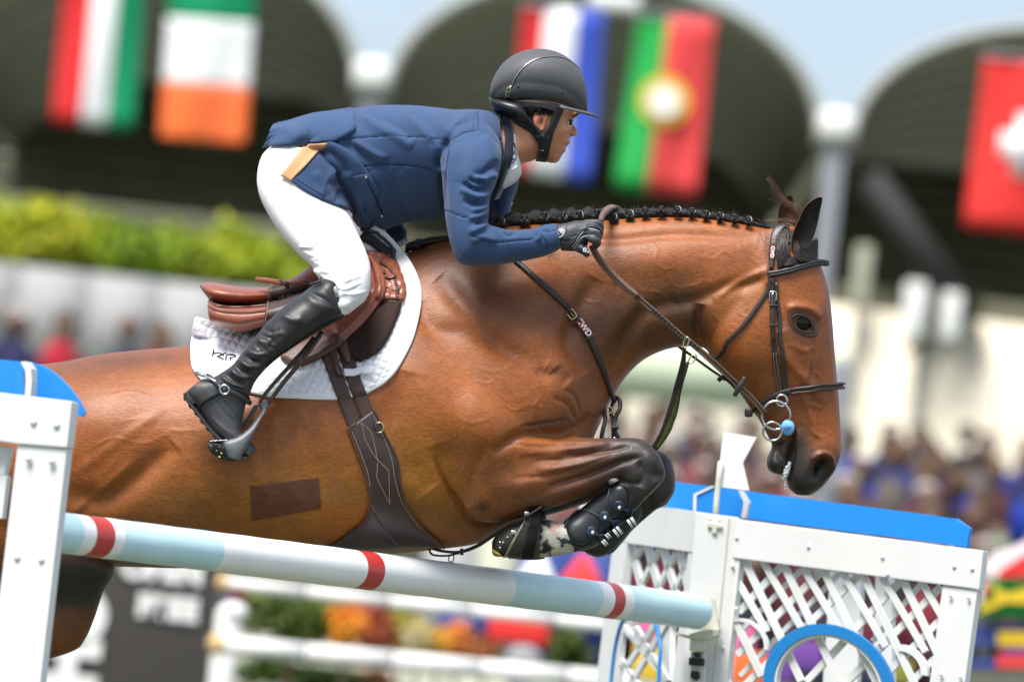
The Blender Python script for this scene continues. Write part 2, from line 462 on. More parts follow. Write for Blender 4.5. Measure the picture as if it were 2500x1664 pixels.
MT['cloth'] = mat('navy_jacket_cloth', (.029, .062, .140), 0.75, 0.25, sheen=0.12, var=0.06, vscale=5, bump=[('noise', 900, 0.15, 0.0008)])
MT['clothdark'] = mat('jacket_collar_cloth', (.012, .016, .03), 0.85, 0.2, sheen=0.3, bump=[('noise', 500, 0.3, 0.001)], var=.3, vscale=30)
MT['seam'] = mat('jacket_seam', (.012, .028, .065), 0.8, 0.2)
MT['tan'] = mat('tan_lining', (.55, .30, .15), 0.75, 0.3, var=.06, vscale=20, bump=[('noise', 300, .2, .001)])
MT['white'] = mat('white_breeches', (.70, .70, .72), 0.75, 0.25, sheen=0.15, var=0.02, vscale=20, bump=[('noise', 1200, 0.1, 0.0006)])
MT['shirt'] = mat('white_shirt', (.74, .76, .78), 0.75, 0.25, bump=[('cell', 260, 0.5, 0.001)])
MT['shirtblue'] = mat('blue_embroidery', (.03, .07, .22), 0.8, 0.2)
MT['boot'] = mat('black_boot_leather', (.020, .0205, .021), 0.46, 0.45, attr='col', var=.15, vscale=14, bump=[('noise', 120, 0.18, 0.0015)])
MT['bootgrey'] = mat('dusty_boot_leather', (.035, .035, .037), 0.42, 0.5, var=.2, vscale=25, bump=[('noise', 200, 0.15, 0.001)])
MT['sole'] = mat('boot_sole', (.03, .03, .031), 0.6, 0.4)
MT['elastic'] = mat('boot_elastic', (.012, .012, .013), 0.8, 0.2, bump=[('wave', 200, .3, .001)])
MT['stirrup'] = mat('grey_stirrup', (.10, .105, .115), 0.42, 0.5, var=.08, vscale=30)
MT['skin'] = mat('skin', (.46, .22, .13), 0.5, 0.42, sss=0.25, attr='col', var=.05, vscale=40, bump=[('noise', 500, .12, .0006)])
MT['lip'] = mat('lip', (.42, .13, .09), 0.45, 0.4)
MT['eyewhite'] = mat('eye_white', (.7, .68, .66), 0.2, 0.5)
MT['helmet'] = mat('matt_grey_helmet', (.075, .076, .080), 0.6, 0.4, var=.03, vscale=10, bump=[('noise', 1500, .08, .0004)])
MT['harness'] = mat('helmet_harness', (.010, .011, .013), 0.38, 0.5, bump=[('noise', 400, .12, .0006)])
MT['glove'] = mat('glove_leather', (.045, .048, .054), 0.5, 0.45, var=.15, vscale=30, bump=[('cell', 300, .35, .0008)])
MT['glovedark'] = mat('glove_dark_panel', (.012, .013, .018), 0.5, 0.45, bump=[('noise', 300, .2, .001)])
MT['print'] = mat('pale_print', (.70, .72, .74), 0.6, 0.3)
MT['brown'] = mat('brown_strap_leather', (.050, .028, .022), 0.45, 0.45, var=.2, vscale=30, bump=[('noise', 260, .2, .001)])
MT['strap'] = mat('dark_strap_leather', (.026, .019, .018), 0.42, 0.5, var=.2, vscale=30, bump=[('noise', 260, .18, .001)])
MT['rubber'] = mat('rubber_rein', (.15, .085, .055), 0.62, 0.4, bump=[('cell', 330, .6, .002)])
MT['saddle'] = mat('chestnut_saddle_leather', (.235, .068, .038), 0.36, 0.5, var=.14, vscale=14, bump=[('noise', 420, .10, .0008)])
MT['saddled'] = mat('dark_saddle_leather', (.085, .034, .022), 0.42, 0.5, var=.2, vscale=18, bump=[('noise', 320, .18, .001)])
MT['suede'] = mat('suede_flap', (.028, .013, .010), 0.8, 0.25, var=.3, vscale=22, bump=[('noise', 400, .3, .001)])
MT['stitch'] = mat('pale_stitching', (.45, .30, .20), 0.8, 0.2)
MT['pad'] = mat('white_quilted_cotton', (.76, .76, .79), 0.85, 0.2, sheen=0.1, bump=[('noise', 900, .15, .0008)])
MT['band'] = mat('black_band', (.018, .018, .020), 0.75, 0.3)
MT['girth'] = mat('girth_leather', (.045, .028, .028), 0.36, 0.5, var=.14, vscale=14, bump=[('cell', 300, .22, .0008)])
MT['girthbelly'] = mat('girth_belly_guard', (.045, .032, .038), 0.38, 0.5, var=.1, vscale=14, bump=[('cell', 300, .2, .0008)])
MT['webbing'] = mat('brown_webbing', (.070, .042, .034), 0.62, 0.35, bump=[('wave', 160, .35, .001)], var=.15, vscale=25)
MT['redlabel'] = mat('red_label', (.30, .045, .03), 0.5, 0.4)
MT['blueball'] = mat('pale_blue_rubber', (.16, .42, .80), 0.35, 0.5)
MT['tboot'] = mat('tendon_boot_shell', (.015, .017, .020), 0.36, 0.5, var=.25, vscale=18, bump=[('noise', 150, .1, .001)])
MT['tboote'] = mat('tendon_boot_edge', (.030, .032, .035), 0.5, 0.4)
MT['tboots'] = mat('tendon_boot_strap', (.016, .034, .060), 0.5, 0.4, var=.2, vscale=40)
MT['fleece'] = mat('grey_fleece', (.25, .26, .25), 0.95, 0.1, bump=[('noise', 700, .8, .002)])
MT['foam'] = mat('white_foam', (.75, .78, .80), 0.5, 0.4, bump=[('noise', 200, .5, .002)])
# ================================================================== HORSE
horse = thing('horse', 'bay horse with braided black mane jumping over the pale blue striped pole', 'horse', q(1250, 900, 0))
def Fs(a, b, y, w, *r):
    """section from coordinates in the 2356-wide view"""
    k = 1/0.9424; return (a[0]*k, a[1]*k, b[0]*k, b[1]*k, y, w)+tuple(r)
trunk = [Fs((-420, 990), (-400, 1180), 0, .10), Fs((-330, 885), (-330, 1290), 0, .21), Fs((-180, 842), (-200, 1340), 0, .275), Fs((-30, 836), (-40, 1330), 0, .295),
         Fs((110, 836), (100, 1318), 0, .290), Fs((250, 812), (240, 1303), 0, .300), Fs((440, 794), (430, 1306), 0, .322), Fs((570, 772), (600, 1298), 0, .335),
         Fs((700, 728), (740, 1283), 0, .335), Fs((820, 664), (870, 1276), 0, .315, 2.1, -.12), Fs((925, 590), (990, 1265), 0, .285, 2.0, -.2), Fs((1005, 548), (1110, 1246), 0, .255, 2.0, -.25),
         Fs((1075, 530), (1215, 1190), 0, .235, 2.0, -.22), Fs((1130, 522), (1310, 1110), 0, .215, 2.0, -.2), Fs((1185, 516), (1362, 1015), 0, .175, 2.0, -.1), Fs((1245, 512), (1392, 945), 0, .130)]
neck = [Fs((1040, 545), (1240, 1180), 0, .17), Fs((1120, 523), (1345, 1010), 0, .150), Fs((1205, 514), (1392, 945), 0, .130), Fs((1300, 507), (1430, 880), 0, .112), Fs((1400, 502), (1475, 832), 0, .100),
        Fs((1500, 497), (1530, 805), 0, .092), Fs((1600, 498), (1585, 797), 0, .088), Fs((1700, 512), (1640, 800), 0, .085), Fs((1785, 530), (1700, 790), 0, .075), Fs((1835, 560), (1760, 770), 0, .055)]
head = [Fs((1745, 530), (1835, 520), 0, .045), Fs((1705, 580), (1868, 560), 0, .070), Fs((1668, 640), (1890, 612), 0, .086), Fs((1637, 700), (1906, 668), 0, .094), Fs((1620, 765), (1914, 725), 0, .100),
        Fs((1634, 820), (1920, 800), 0, .094), Fs((1668, 862), (1925, 860), 0, .080), Fs((1704, 905), (1930, 915), 0, .068), Fs((1735, 950), (1933, 962), 0, .060), Fs((1772, 985), (1935, 1003), 0, .055),
        Fs((1808, 1020), (1935, 1040), 0, .057, 2.2), Fs((1813, 1062), (1926, 1070), 0, .060, 2.3), Fs((1810, 1098), (1910, 1098), 0, .056, 2.3), Fs((1815, 1122), (1890, 1122), 0, .045), Fs((1832, 1138), (1866, 1139), 0, .022)]
jaw = [Fs((1700, 890), (1790, 890), 0, .040), Fs((1738, 950), (1825, 950), 0, .045), Fs((1765, 1000), (1828, 1000), 0, .042), Fs((1776, 1025), (1826, 1028), 0, .038), Fs((1767, 1048), (1818, 1052), 0, .038),
       Fs((1764, 1065), (1810, 1072), 0, .036), Fs((1770, 1083), (1802, 1089), 0, .026), Fs((1782, 1089), (1797, 1093), 0, .010)]
YN, YF = -.165, .12
upper = [Fs((930, 690), (1010, 1000), -.14, .06), Fs((1025, 790), (1015, 1075), -.15, .10), (*F((1130, 870))[0], *F((1045, 1120))[0], -.17, .105), (*F((1225, 960))[0], *F((1050, 1170))[0], YN, .10),
         (*F((1275, 1000))[0], *F((1085, 1198))[0], YN, .085), (*F((1330, 1004))[0], *F((1150, 1192))[0], YN, .072)]
tl = T(1150, 1030, 4.2377)
def L2(sec, tr):
    (ax, ay), (bx, by) = tr(*sec[:2]); return (ax, ay, bx, by)+tuple(sec[2:])
fore = [L2(((430, 80), (60, 1020), YN, .090), tl), L2(((620, 100), (200, 1045), YN, .084), tl), L2(((800, 125), (470, 1000), YN, .076), tl), L2(((1000, 148), (800, 900), YN, .064), tl),
        L2(((1200, 160), (1080, 800), YN, .056), tl), L2(((1450, 165), (1330, 705), YN, .048), tl), L2(((1640, 160), (1530, 615), YN, .047), tl), L2(((1800, 190), (1560, 640), YN, .050), tl),
        L2(((1930, 320), (1590, 720), YN, .050), tl), L2(((1990, 450), (1620, 800), YN, .046), tl), L2(((2000, 580), (1660, 880), YN, .038), tl), L2(((1850, 730), (1700, 900), YN, .025), tl)]
cannon = [L2(((1990, 480), (1560, 560), YN, .040), tl), L2(((1960, 640), (1480, 640), YN, .040), tl), L2(((1800, 800), (1400, 720), YN, .033), tl), L2(((1620, 1000), (1250, 830), YN, .029), tl),
          L2(((1450, 1130), (1120, 950), YN, .030), tl), L2(((1300, 1270), (990, 1030), YN, .034), tl), L2(((1130, 1330), (880, 1030), YN, .036), tl), L2(((960, 1370), (820, 1010), YN, .034), tl),
          L2(((800, 1395), (740, 1000), YN, .034), tl), L2(((700, 1405), (680, 980), YN, .03), tl)]
ff = [Fs((1130, 990), (1060, 1190), .13, .085), Fs((1230, 1010), (1150, 1205), .13, .075), Fs((1330, 1020), (1270, 1182), .12, .065), Fs((1430, 1025), (1390, 1145), .11, .05), Fs((1490, 1030), (1450, 1135), .10, .048),
      Fs((1535, 1045), (1470, 1140), .10, .048), Fs((1551, 1080), (1480, 1150), .10, .046), Fs((1553, 1125), (1490, 1175), .10, .038), Fs((1535, 1160), (1475, 1185), .10, .02)]
fc = [Fs((1551, 1090), (1470, 1100), .10, .04), Fs((1548, 1140), (1450, 1120), .10, .038), Fs((1500, 1180), (1410, 1140), .10, .03), Fs((1460, 1215), (1370, 1175), .10, .028), Fs((1430, 1250), (1330, 1200), .10, .03),
      Fs((1400, 1276), (1290, 1225), .10, .033), Fs((1340, 1268), (1260, 1225), .10, .03), Fs((1300, 1272), (1225, 1215), .10, .03), Fs((1250, 1276), (1200, 1210), .10, .03)]
# hind quarters: thigh and gaskin of the near hind leg, the far one behind it
tg = T(0, 1340, 4.2071)
hind = [Fs((-330, 900), (-60, 900), -.12, .14), Fs((-360, 1050), (10, 1100), -.14, .155), Fs((-310, 1200), (170, 1230), -.13, .14), Fs((-230, 1300), (262, 1300), -.12, .115), Fs((-200, 1380), (238, 1360), -.11, .095), Fs((-190, 1430), (218, 1420), -.11, .082),
        Fs((-200, 1470), (196, 1470), -.11, .07), Fs((-240, 1500), (168, 1497), -.11, .06), Fs((-300, 1560), (60, 1530), -.11, .05), Fs((-420, 1640), (-180, 1600), -.11, .04), Fs((-540, 1740), (-420, 1660), -.11, .035), Fs((-700, 1800), (-620, 1720), -.11, .03)]
hindf = [Fs((-330, 1000), (-60, 1000), .12, .13), Fs((-300, 1200), (90, 1200), .12, .12), Fs((-230, 1330), (190, 1320), .11, .10), Fs((-220, 1430), (150, 1430), .11, .07), Fs((-300, 1520), (60, 1490), .11, .05), Fs((-460, 1620), (-260, 1580), .11, .04), Fs((-700, 1760), (-620, 1690), .11, .03)]
fill = [Fs((1000, 800), (1000, 1060), -.11, .12), Fs((1090, 880), (1060, 1130), -.125, .135), Fs((1170, 950), (1100, 1175), -.14, .12), Fs((1230, 990), (1150, 1180), -.15, .08)]
parts = [loft(trunk, m=56), loft(fill, m=32), loft(neck, m=44), loft(head, m=44), loft(jaw, m=28), loft(upper, m=32), loft(fore, m=32), loft(cannon, m=28), loft(ff, m=28), loft(fc, m=24), loft(hind, m=36), loft(hindf, m=32)]
VOX = 0.0034
HV, HF = remesh(parts, VOX, 10)
# second pass of smoothing only where the shells meet (shoulder, throat, elbow, thigh)
def lap(V, Fc, w, it):
    E = np.vstack([Fc[:, [0, 1]], Fc[:, [1, 2]], Fc[:, [2, 3]], Fc[:, [3, 0]]])
    deg = np.bincount(E[:, 0], minlength=len(V))+np.bincount(E[:, 1], minlength=len(V))
    for _ in range(it):
        A = np.stack([np.bincount(E[:, 0], V[E[:, 1], c], len(V))+np.bincount(E[:, 1], V[E[:, 0], c], len(V)) for c in range(3)], 1)/deg[:, None]
        V = V+(A-V)*w[:, None]
    return V
X = inv(HV)
k = 1/0.9424
def zone(px, py, rx, ry, X=None):
    X = X if X is not None else globals()['X']
    return np.exp(-(((X[:, 0]-px*k)/(rx*k))**2+((X[:, 1]-py*k)/(ry*k))**2))
w = 1.2*zone(1096, 1013, 60, 60)+zone(1120, 930, 160, 120)+zone(1050, 1100, 90, 90)+zone(1180, 760, 130, 170)+.9*zone(1600, 690, 70, 120)+zone(60, 1150, 190, 160)+.6*zone(1290, 960, 60, 60)+.8*zone(1740, 600, 60, 50)
w = np.clip(w, 0, 1)*.9
HV = lap(HV, HF, w, 60)
X = inv(HV); N = normals(HV, HF)
near = X[:, 2] < 0.03
disp = np.zeros(len(HV))
def B(px, py, rx, ry, ang, amp): 
    global disp
    disp += dblob(X, px*k, py*k, rx*k, ry*k, ang, amp*1.25)
def Ln(pts, w, amp, side=0):
    global disp
    disp += dline(X, F(*pts), w*k, amp*(1.25 if w > 5 else 1), side)
# ---- trunk muscles
B(1000, 880, 150, 75, 25, .018)      # triceps mass
B(1090, 980, 95, 60, 20, .018)
B(1180, 900, 110, 60, 50, .012)      # shoulder point
B(1290, 880, 50, 70, 10, .012)
B(1080, 700, 70, 130, -35, .010)     # shoulder blade
Ln([(1010, 640), (1080, 720), (1160, 800), (1250, 850)], 26, -.010)
Ln([(960, 700), (1000, 760), (1100, 770), (1180, 830)], 22, -.006)
Ln([(1370, 640), (1330, 720), (1310, 790), (1340, 860)], 22, -.010)   # neck to shoulder groove
Ln([(930, 860), (905, 960), (930, 1050), (985, 1130)], 36, -.009)      # behind the triceps
Ln([(1010, 1020), (1035, 1090), (1060, 1170)], 30, -.006)
Ln([(1270, 850), (1300, 880)], 16, -.006)
B(1250, 860, 18, 14, 0, -.008)
Ln([(1360, 950), (1330, 985), (1290, 1000), (1200, 1000), (1130, 1040)], 12, -.012)  # fold over the forearm
for i in range(7):                                                     # creases where the forearm folds up
    a = i*9; Ln([(1190+a*1.6, 985-i*3), (1225+a*1.4, 978-i*2), (1270+a, 1000-i*2)], 3.4, -.0045)
Ln([(1325, 970), (1300, 930), (1265, 915)], 5, -.004); Ln([(1335, 955), (1320, 915), (1290, 895)], 4, -.004)
# ribs and flank
for i in range(5):
    x0 = 500+i*62; Ln([(x0, 930), (x0+14, 1040), (x0+60, 1160)], 16, .0025)
Ln([(150, 1130), (230, 1150), (300, 1110), (400, 1020)], 26, -.012)    # flank hollow
Ln([(150, 1190), (230, 1130), (310, 1060)], 10, .0028); Ln([(170, 1090), (300, 1000), (380, 940)], 12, .0022)
B(230, 960, 110, 90, 0, .014); B(330, 1200, 140, 60, 5, .010)
B(560, 1090, 130, 120, 0, .008)
# neck
Ln([(1180, 560), (1300, 545), (1420, 552), (1560, 540), (1740, 548)], 13, -.0055)
B(1500, 600, 130, 45, -4, .010); B(1420, 740, 90, 50, -55, .008)
Ln([(1560, 690), (1480, 720), (1430, 790), (1405, 860)], 20, -.009)   # jugular groove
Ln([(1760, 640), (1680, 660), (1600, 690), (1540, 700)], 16, -.008)
Ln([(1770, 620), (1700, 650), (1640, 690)], 9, .006)
Ln([(1610, 700), (1606, 760), (1620, 800)], 13, -.012)                 # behind the jaw
B(1680, 780, 60, 90, -15, .010)                                         # cheek plate
# ---- head
B(1846, 742, 30, 24, 20, -.006)
Ln([(1808, 712), (1835, 706), (1868, 714), (1884, 735)], 10, .0065)     # brow over the eye
Ln([(1815, 790), (1850, 806), (1875, 796)], 6, .0014)
Ln([(1890, 660), (1900, 720), (1908, 800), (1915, 900)], 7, .002)
Ln([(1790, 800), (1830, 850), (1870, 890), (1900, 930)], 12, .004)      # facial crest
Ln([(1770, 650), (1790, 700), (1800, 760)], 14, -.006)
Ln([(1838, 900), (1868, 960), (1878, 1010)], 5, .004); Ln([(1850, 925), (1895, 940)], 4, .003); Ln([(1862, 945), (1868, 990), (1895, 1010)], 3.5, .003)
Ln([(1855, 800), (1862, 830), (1858, 870)], 4, .003)
B(1893, 1080, 19, 27, 28, -.030)                                        # nostril
Ln([(1870, 1060), (1888, 1045), (1910, 1050), (1918, 1080), (1905, 1105)], 7, .009)
Ln([(1826, 985), (1824, 1030), (1820, 1085)], 5, -.012)                 # mouth line
Ln([(1838, 985), (1838, 1030), (1832, 1085), (1836, 1115)], 8, .005)
Ln([(1800, 1010), (1790, 1040), (1800, 1060)], 7, -.005); B(1784, 1066, 18, 16, 0, .006)
Ln([(1655, 840), (1700, 900), (1745, 960)], 9, .004)
# ---- forelegs
for P_, w_, a_ in (([(1225, 1075), (1300, 1092), (1400, 1090), (1470, 1082)], 5, -.005), ([(1300, 1125), (1380, 1118), (1450, 1098), (1510, 1082)], 5, -.007), ([(1250, 1165), (1350, 1158), (1440, 1130), (1520, 1105)], 6, -.006), ([(1260, 1108), (1360, 1104), (1450, 1092)], 6, .005), ([(1300, 1142), (1400, 1136), (1490, 1110)], 6, .005), ([(1540, 1085), (1570, 1110), (1560, 1150)], 5, -.004), ([(1500, 1160), (1530, 1178), (1570, 1180)], 5, -.004), ([(1590, 1120), (1605, 1150), (1600, 1180)], 5, .004)): disp += dline(X, P_, w_, a_*.6)
Ln([(1290, 1045), (1380, 1038), (1450, 1025)], 6, -.007); Ln([(1260, 1120), (1350, 1095), (1430, 1062), (1480, 1050)], 8, -.009)
Ln([(1190, 1030), (1300, 1028), (1400, 1020)], 12, .005); Ln([(1240, 1085), (1340, 1068), (1430, 1045)], 10, .006)
B(1200, 1110, 60, 26, -12, .010); Ln([(1180, 1165), (1260, 1140), (1360, 1110)], 10, .003)
Ln([(1468, 1060), (1480, 1090), (1470, 1120)], 10, -.006); B(1500, 1050, 22, 20, 0, .006); B(1512, 1092, 12, 12, 0, -.007); B(1527, 1078, 10, 16, 0, .005)
disp += dline(X, [(1062, 1110), (1081, 1164), (1101, 1203), (1129, 1248), (1166, 1279), (1214, 1277), (1269, 1258), (1330, 1235)], 7, -.013)
Ln([(1120, 1015), (1100, 1060), (1085, 1120), (1100, 1180)], 12, -.004)
B(1108, 1160, 26, 26, 0, .006)
# ---- thin skin veins
VE = [[(1100, 850), (1130, 858), (1165, 850), (1190, 836)], [(1165, 850), (1180, 862), (1215, 858)], [(1250, 940), (1215, 930), (1180, 945), (1150, 938)], [(1140, 880), (1110, 886), (1090, 878)],
      [(1230, 960), (1225, 935), (1240, 910)], [(1600, 590), (1640, 596), (1665, 580), (1690, 592)], [(1500, 560), (1512, 580), (1506, 604), (1530, 620), (1560, 612)], [(1530, 620), (1545, 650), (1575, 668)],
      [(1400, 640), (1430, 660), (1420, 690)], [(1455, 640), (1475, 668), (1510, 672), (1540, 690)], [(1620, 640), (1600, 656), (1570, 660)], [(1700, 560), (1720, 590), (1750, 610)],
      [(560, 1010), (600, 1020), (640, 1010), (690, 1030)], [(640, 1010), (660, 985), (700, 975)], [(480, 1050), (520, 1080), (560, 1080), (600, 1100)], [(200, 1040), (260, 1010), (330, 1020), (380, 1000)],
      [(250, 920), (300, 905), (350, 915)], [(1065, 1020), (1080, 1060), (1110, 1085)], [(1080, 1060), (1060, 1090), (1065, 1130)], [(1050, 960), (1090, 975), (1130, 960)], [(720, 950), (760, 985), (770, 1030)],
      [(1330, 660), (1350, 690), (1390, 700), (1410, 730)], [(1300, 740), (1330, 760), (1340, 800)], [(1640, 720), (1660, 745), (1650, 780)], [(1700, 720), (1740, 745), (1760, 790)], [(1870, 850), (1890, 870), (1898, 905)]]
rnd = random.Random(3)
for _ in range(46):
    x, y = rnd.choice([(rnd.uniform(200, 440), rnd.uniform(880, 1150)), (rnd.uniform(500, 860), rnd.uniform(930, 1180)), (rnd.uniform(980, 1330), rnd.uniform(760, 980)), (rnd.uniform(1380, 1700), rnd.uniform(560, 760))])
    a = rnd.uniform(-.5, .7); p = [(x, y)]
    for _ in range(4):
        x += 22*math.cos(a); y += 22*math.sin(a); a += rnd.uniform(-.8, .8); p.append((x, y))
    VE.append(p)
for i, p in enumerate(VE): Ln(p, 3.0, .0011 if i < 26 else .0004)
disp *= np.where(near, 1.0, 0.35)
# keep displacement off the silhouette
fac = np.clip(np.abs(N@FW)*1.6, 0, 1)
HV = HV+N*(disp*fac)[:, None]
# ---- coat colours, with shade painted in under the neck and at the groin
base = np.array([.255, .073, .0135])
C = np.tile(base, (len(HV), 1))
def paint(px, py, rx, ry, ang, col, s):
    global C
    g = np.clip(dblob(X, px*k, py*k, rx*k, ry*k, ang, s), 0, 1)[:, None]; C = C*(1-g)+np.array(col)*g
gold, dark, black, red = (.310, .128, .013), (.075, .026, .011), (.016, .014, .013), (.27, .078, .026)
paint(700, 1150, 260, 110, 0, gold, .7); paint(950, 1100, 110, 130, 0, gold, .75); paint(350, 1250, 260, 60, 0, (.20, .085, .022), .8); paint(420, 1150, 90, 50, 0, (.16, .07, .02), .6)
paint(1000, 590, 95, 50, 0, dark, .95); paint(1060, 640, 150, 62, 12, dark, .72); paint(1150, 705, 130, 40, 22, dark, .5); paint(1555, 690, 75, 32, -5, (.05, .025, .010), .7); paint(1350, 800, 60, 150, 15, (.11, .042, .018), .7); paint(1450, 700, 150, 60, -20, (.11, .042, .018), .65)  # lower neck blobs: darker coat mixed with underside shade painted in
paint(1430, 760, 90, 60, -50, (.060, .028, .010), .75); paint(1330, 700, 60, 70, 0, (.10, .038, .014), .5); paint(1240, 690, 60, 40, 20, (.12, .042, .016), .45); paint(1500, 770, 60, 30, -30, (.05, .026, .010), .7); paint(890, 1150, 30, 110, 12, (.19, .085, .014), .6); paint(1000, 1180, 120, 34, 10, (.16, .07, .015), .6); paint(960, 820, 60, 60, 0, (.15, .05, .018), .5)  # more lower neck darkening, part sooty coat, part painted shade
paint(1400, 600, 120, 50, 0, (.16, .055, .022), .45); paint(1560, 700, 50, 60, 0, (.07, .035, .015), .8); paint(1600, 740, 34, 34, 0, black, .8); paint(1560, 780, 80, 40, -30, (.09, .04, .015), .7)  # throat end of the neck, again dark coat plus painted shade
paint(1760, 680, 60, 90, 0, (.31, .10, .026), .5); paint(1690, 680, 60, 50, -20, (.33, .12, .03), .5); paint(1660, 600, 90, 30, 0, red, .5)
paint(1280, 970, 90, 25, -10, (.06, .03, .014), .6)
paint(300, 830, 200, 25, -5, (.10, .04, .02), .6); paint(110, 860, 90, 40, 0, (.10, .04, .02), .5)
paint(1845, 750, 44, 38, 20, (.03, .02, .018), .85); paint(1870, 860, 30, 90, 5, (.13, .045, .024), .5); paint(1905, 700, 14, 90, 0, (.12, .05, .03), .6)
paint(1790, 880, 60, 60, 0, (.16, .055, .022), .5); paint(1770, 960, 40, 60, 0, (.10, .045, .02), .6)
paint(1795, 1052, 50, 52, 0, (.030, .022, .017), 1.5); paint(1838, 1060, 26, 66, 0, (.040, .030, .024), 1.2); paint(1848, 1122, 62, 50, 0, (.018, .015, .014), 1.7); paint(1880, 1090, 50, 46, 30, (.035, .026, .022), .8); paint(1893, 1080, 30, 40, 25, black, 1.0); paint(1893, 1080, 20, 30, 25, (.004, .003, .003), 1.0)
paint(1845, 1020, 20, 50, 0, (.05, .035, .025), .6)
# black points on the forelegs
tkn = T(0, 0, .9424)
g = np.clip((X[:, 0]-1240)/300, 0, 1)*sstep(1052, 1072, X[:, 1])*(X[:, 1] < 1400)*(X[:, 0] < 1690)
g = sstep(.28, .98, g)[:, None]; C = C*(1-g)+np.array([.030, .027, .026])*g
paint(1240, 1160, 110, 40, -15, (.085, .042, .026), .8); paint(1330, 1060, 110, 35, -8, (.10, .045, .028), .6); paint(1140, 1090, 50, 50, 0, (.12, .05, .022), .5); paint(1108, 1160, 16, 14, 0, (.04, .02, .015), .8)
paint(1190, 1115, 34, 14, -15, (.25, .10, .06), .5)
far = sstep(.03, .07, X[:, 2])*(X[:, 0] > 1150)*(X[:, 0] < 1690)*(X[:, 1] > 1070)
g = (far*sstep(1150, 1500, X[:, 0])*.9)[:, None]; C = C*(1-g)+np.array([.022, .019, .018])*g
can = (X[:, 0] > 1290)*(X[:, 0] < 1560)*(X[:, 1] > 1236)
C[can > 0] = (.02, .019, .019)
# white and black markings on the near pastern
pas = ((X[:, 0] > 1296)*(X[:, 0] < 1400)*(X[:, 1] > 1256+(1340-X[:, 0])*.12)*(X[:, 2] < 0)) > 0
C[pas] = (.50, .46, .40)
def paintp(pts):
    global C
    for (x, y), rx, ry, a, c in pts:
        px, py = tl((x, y))[0]; Xw = X+np.stack([4.5*np.sin(X[:, 1]/3.1+x)+2*np.sin(X[:, 0]/1.7), 4.5*np.sin(X[:, 0]/3.7+y)+2*np.sin(X[:, 1]/1.9), 0*X[:, 0]], 1)
        g = np.clip(dblob(Xw, px, py, rx, ry, a, 1.6, 2.0), 0, 1)*(X[:, 2] < 0); g = g[:, None]; C = C*(1-g)+np.array(c)*g
paintp([((780, 1300), 13, 17, 0, (.015, .014, .013)), ((960, 1230), 15, 9, 30, (.02, .03, .05)), ((790, 1060), 9, 14, -30, (.04, .035, .03)), ((860, 1080), 9, 20, 0, (.52, .32, .24)), ((820, 1000), 12, 8, 0, (.10, .09, .08)), ((700, 1100), 10, 40, 10, (.03, .03, .03))])
# hind leg: groin shade painted near black at the top, brown stifle
paint(150, 1345, 200, 85, 0, (.018, .016, .014), 1.3); paint(170, 1460, 80, 60, 20, (.085, .035, .014), .7); paint(-60, 1520, 160, 90, 0, (.05, .025, .012), .8)
# dapple / individual hairs' tone
rs = np.random.RandomState(5)
nzv = np.zeros(len(HV))
for f_, a_ in ((150, .05), (90, .055), (45, .05), (22, .04)):
    ph = rs.rand(6)*9
    P = X/f_
    nzv += a_*(np.sin(P[:, 0]+ph[0]+1.7*np.sin(P[:, 1]*.9+ph[1]))*np.sin(P[:, 1]*1.2+ph[2]+1.3*np.sin(P[:, 0]*.8+ph[3])))
C = np.clip(C*(1+1.6*nzv)[:, None], 0.002, 1)
# clipped-hair patch on the flank (darker, rectangular, grown out)
tp = T(0, 998, 2.354); quad = tp((1437, 430), (1832, 388), (1848, 570), (1444, 634))
def inquad(X, Q, soft=3.2):
    s = np.full(len(X), 1e9)
    for i in range(4):
        a = np.array(Q[i]); b = np.array(Q[(i+1) % 4]); d = (b-a)/np.linalg.norm(b-a); n_ = np.array([-d[1], d[0]])
        s = np.minimum(s, (X[:, :2]-a)@n_)
    return sstep(-soft, soft, s)
gq = inquad(X, quad)*(X[:, 2] < 0)
gq = gq*(.93+.12*np.sin(X[:, 0]*.7)*np.sin(X[:, 1]*.6)); C = C*(1-gq[:, None]*.93)+np.array([.075, .021, .012])*gq[:, None]*.93
HV = HV+N*(gq*.0015)[:, None]
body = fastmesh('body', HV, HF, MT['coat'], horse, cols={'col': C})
HS = Surf(HV, HF)
HN = N
# ------------------------------------------------------------------ mane, braids, forelock, ears, eye, hooves
t2 = T(1000, 0, 2.354); tH = T(1600, 440, 3.92); tM = T(1650, 820, 3.7333); t5 = T(800, 500, 2.354); t6 = T(1500, 500, 2.354)
tu = T(800, 998, 2.354); ta = T(0, 998, 2.354); R5 = T(600, 230, 2.945); S6 = T(440, 600, 2.8516); H4 = T(1150, 80, 3.92); G9 = T(1340, 500, 9.8)
BR = t2((525, 1280), (660, 1268), (775, 1250), (880, 1250), (975, 1243), (1075, 1235), (1170, 1252), (1265, 1235), (1355, 1222), (1445, 1212), (1540, 1212), (1622, 1222), (1705, 1237), (1785, 1248), (1868, 1258), (1948, 1270))
def crest_y(px):
    """height of the top of the neck skin at px"""
    return np.interp(px, [1090*k, 1120*k, 1205*k, 1300*k, 1400*k, 1500*k, 1600*k, 1700*k, 1785*k], [529*k, 523*k, 514*k, 507*k, 502*k, 497*k, 498*k, 512*k, 530*k])
mb = MB()
n = 240; xs = np.linspace(1165, 1880, n); V = []
bx = np.array([b[0] for b in BR])
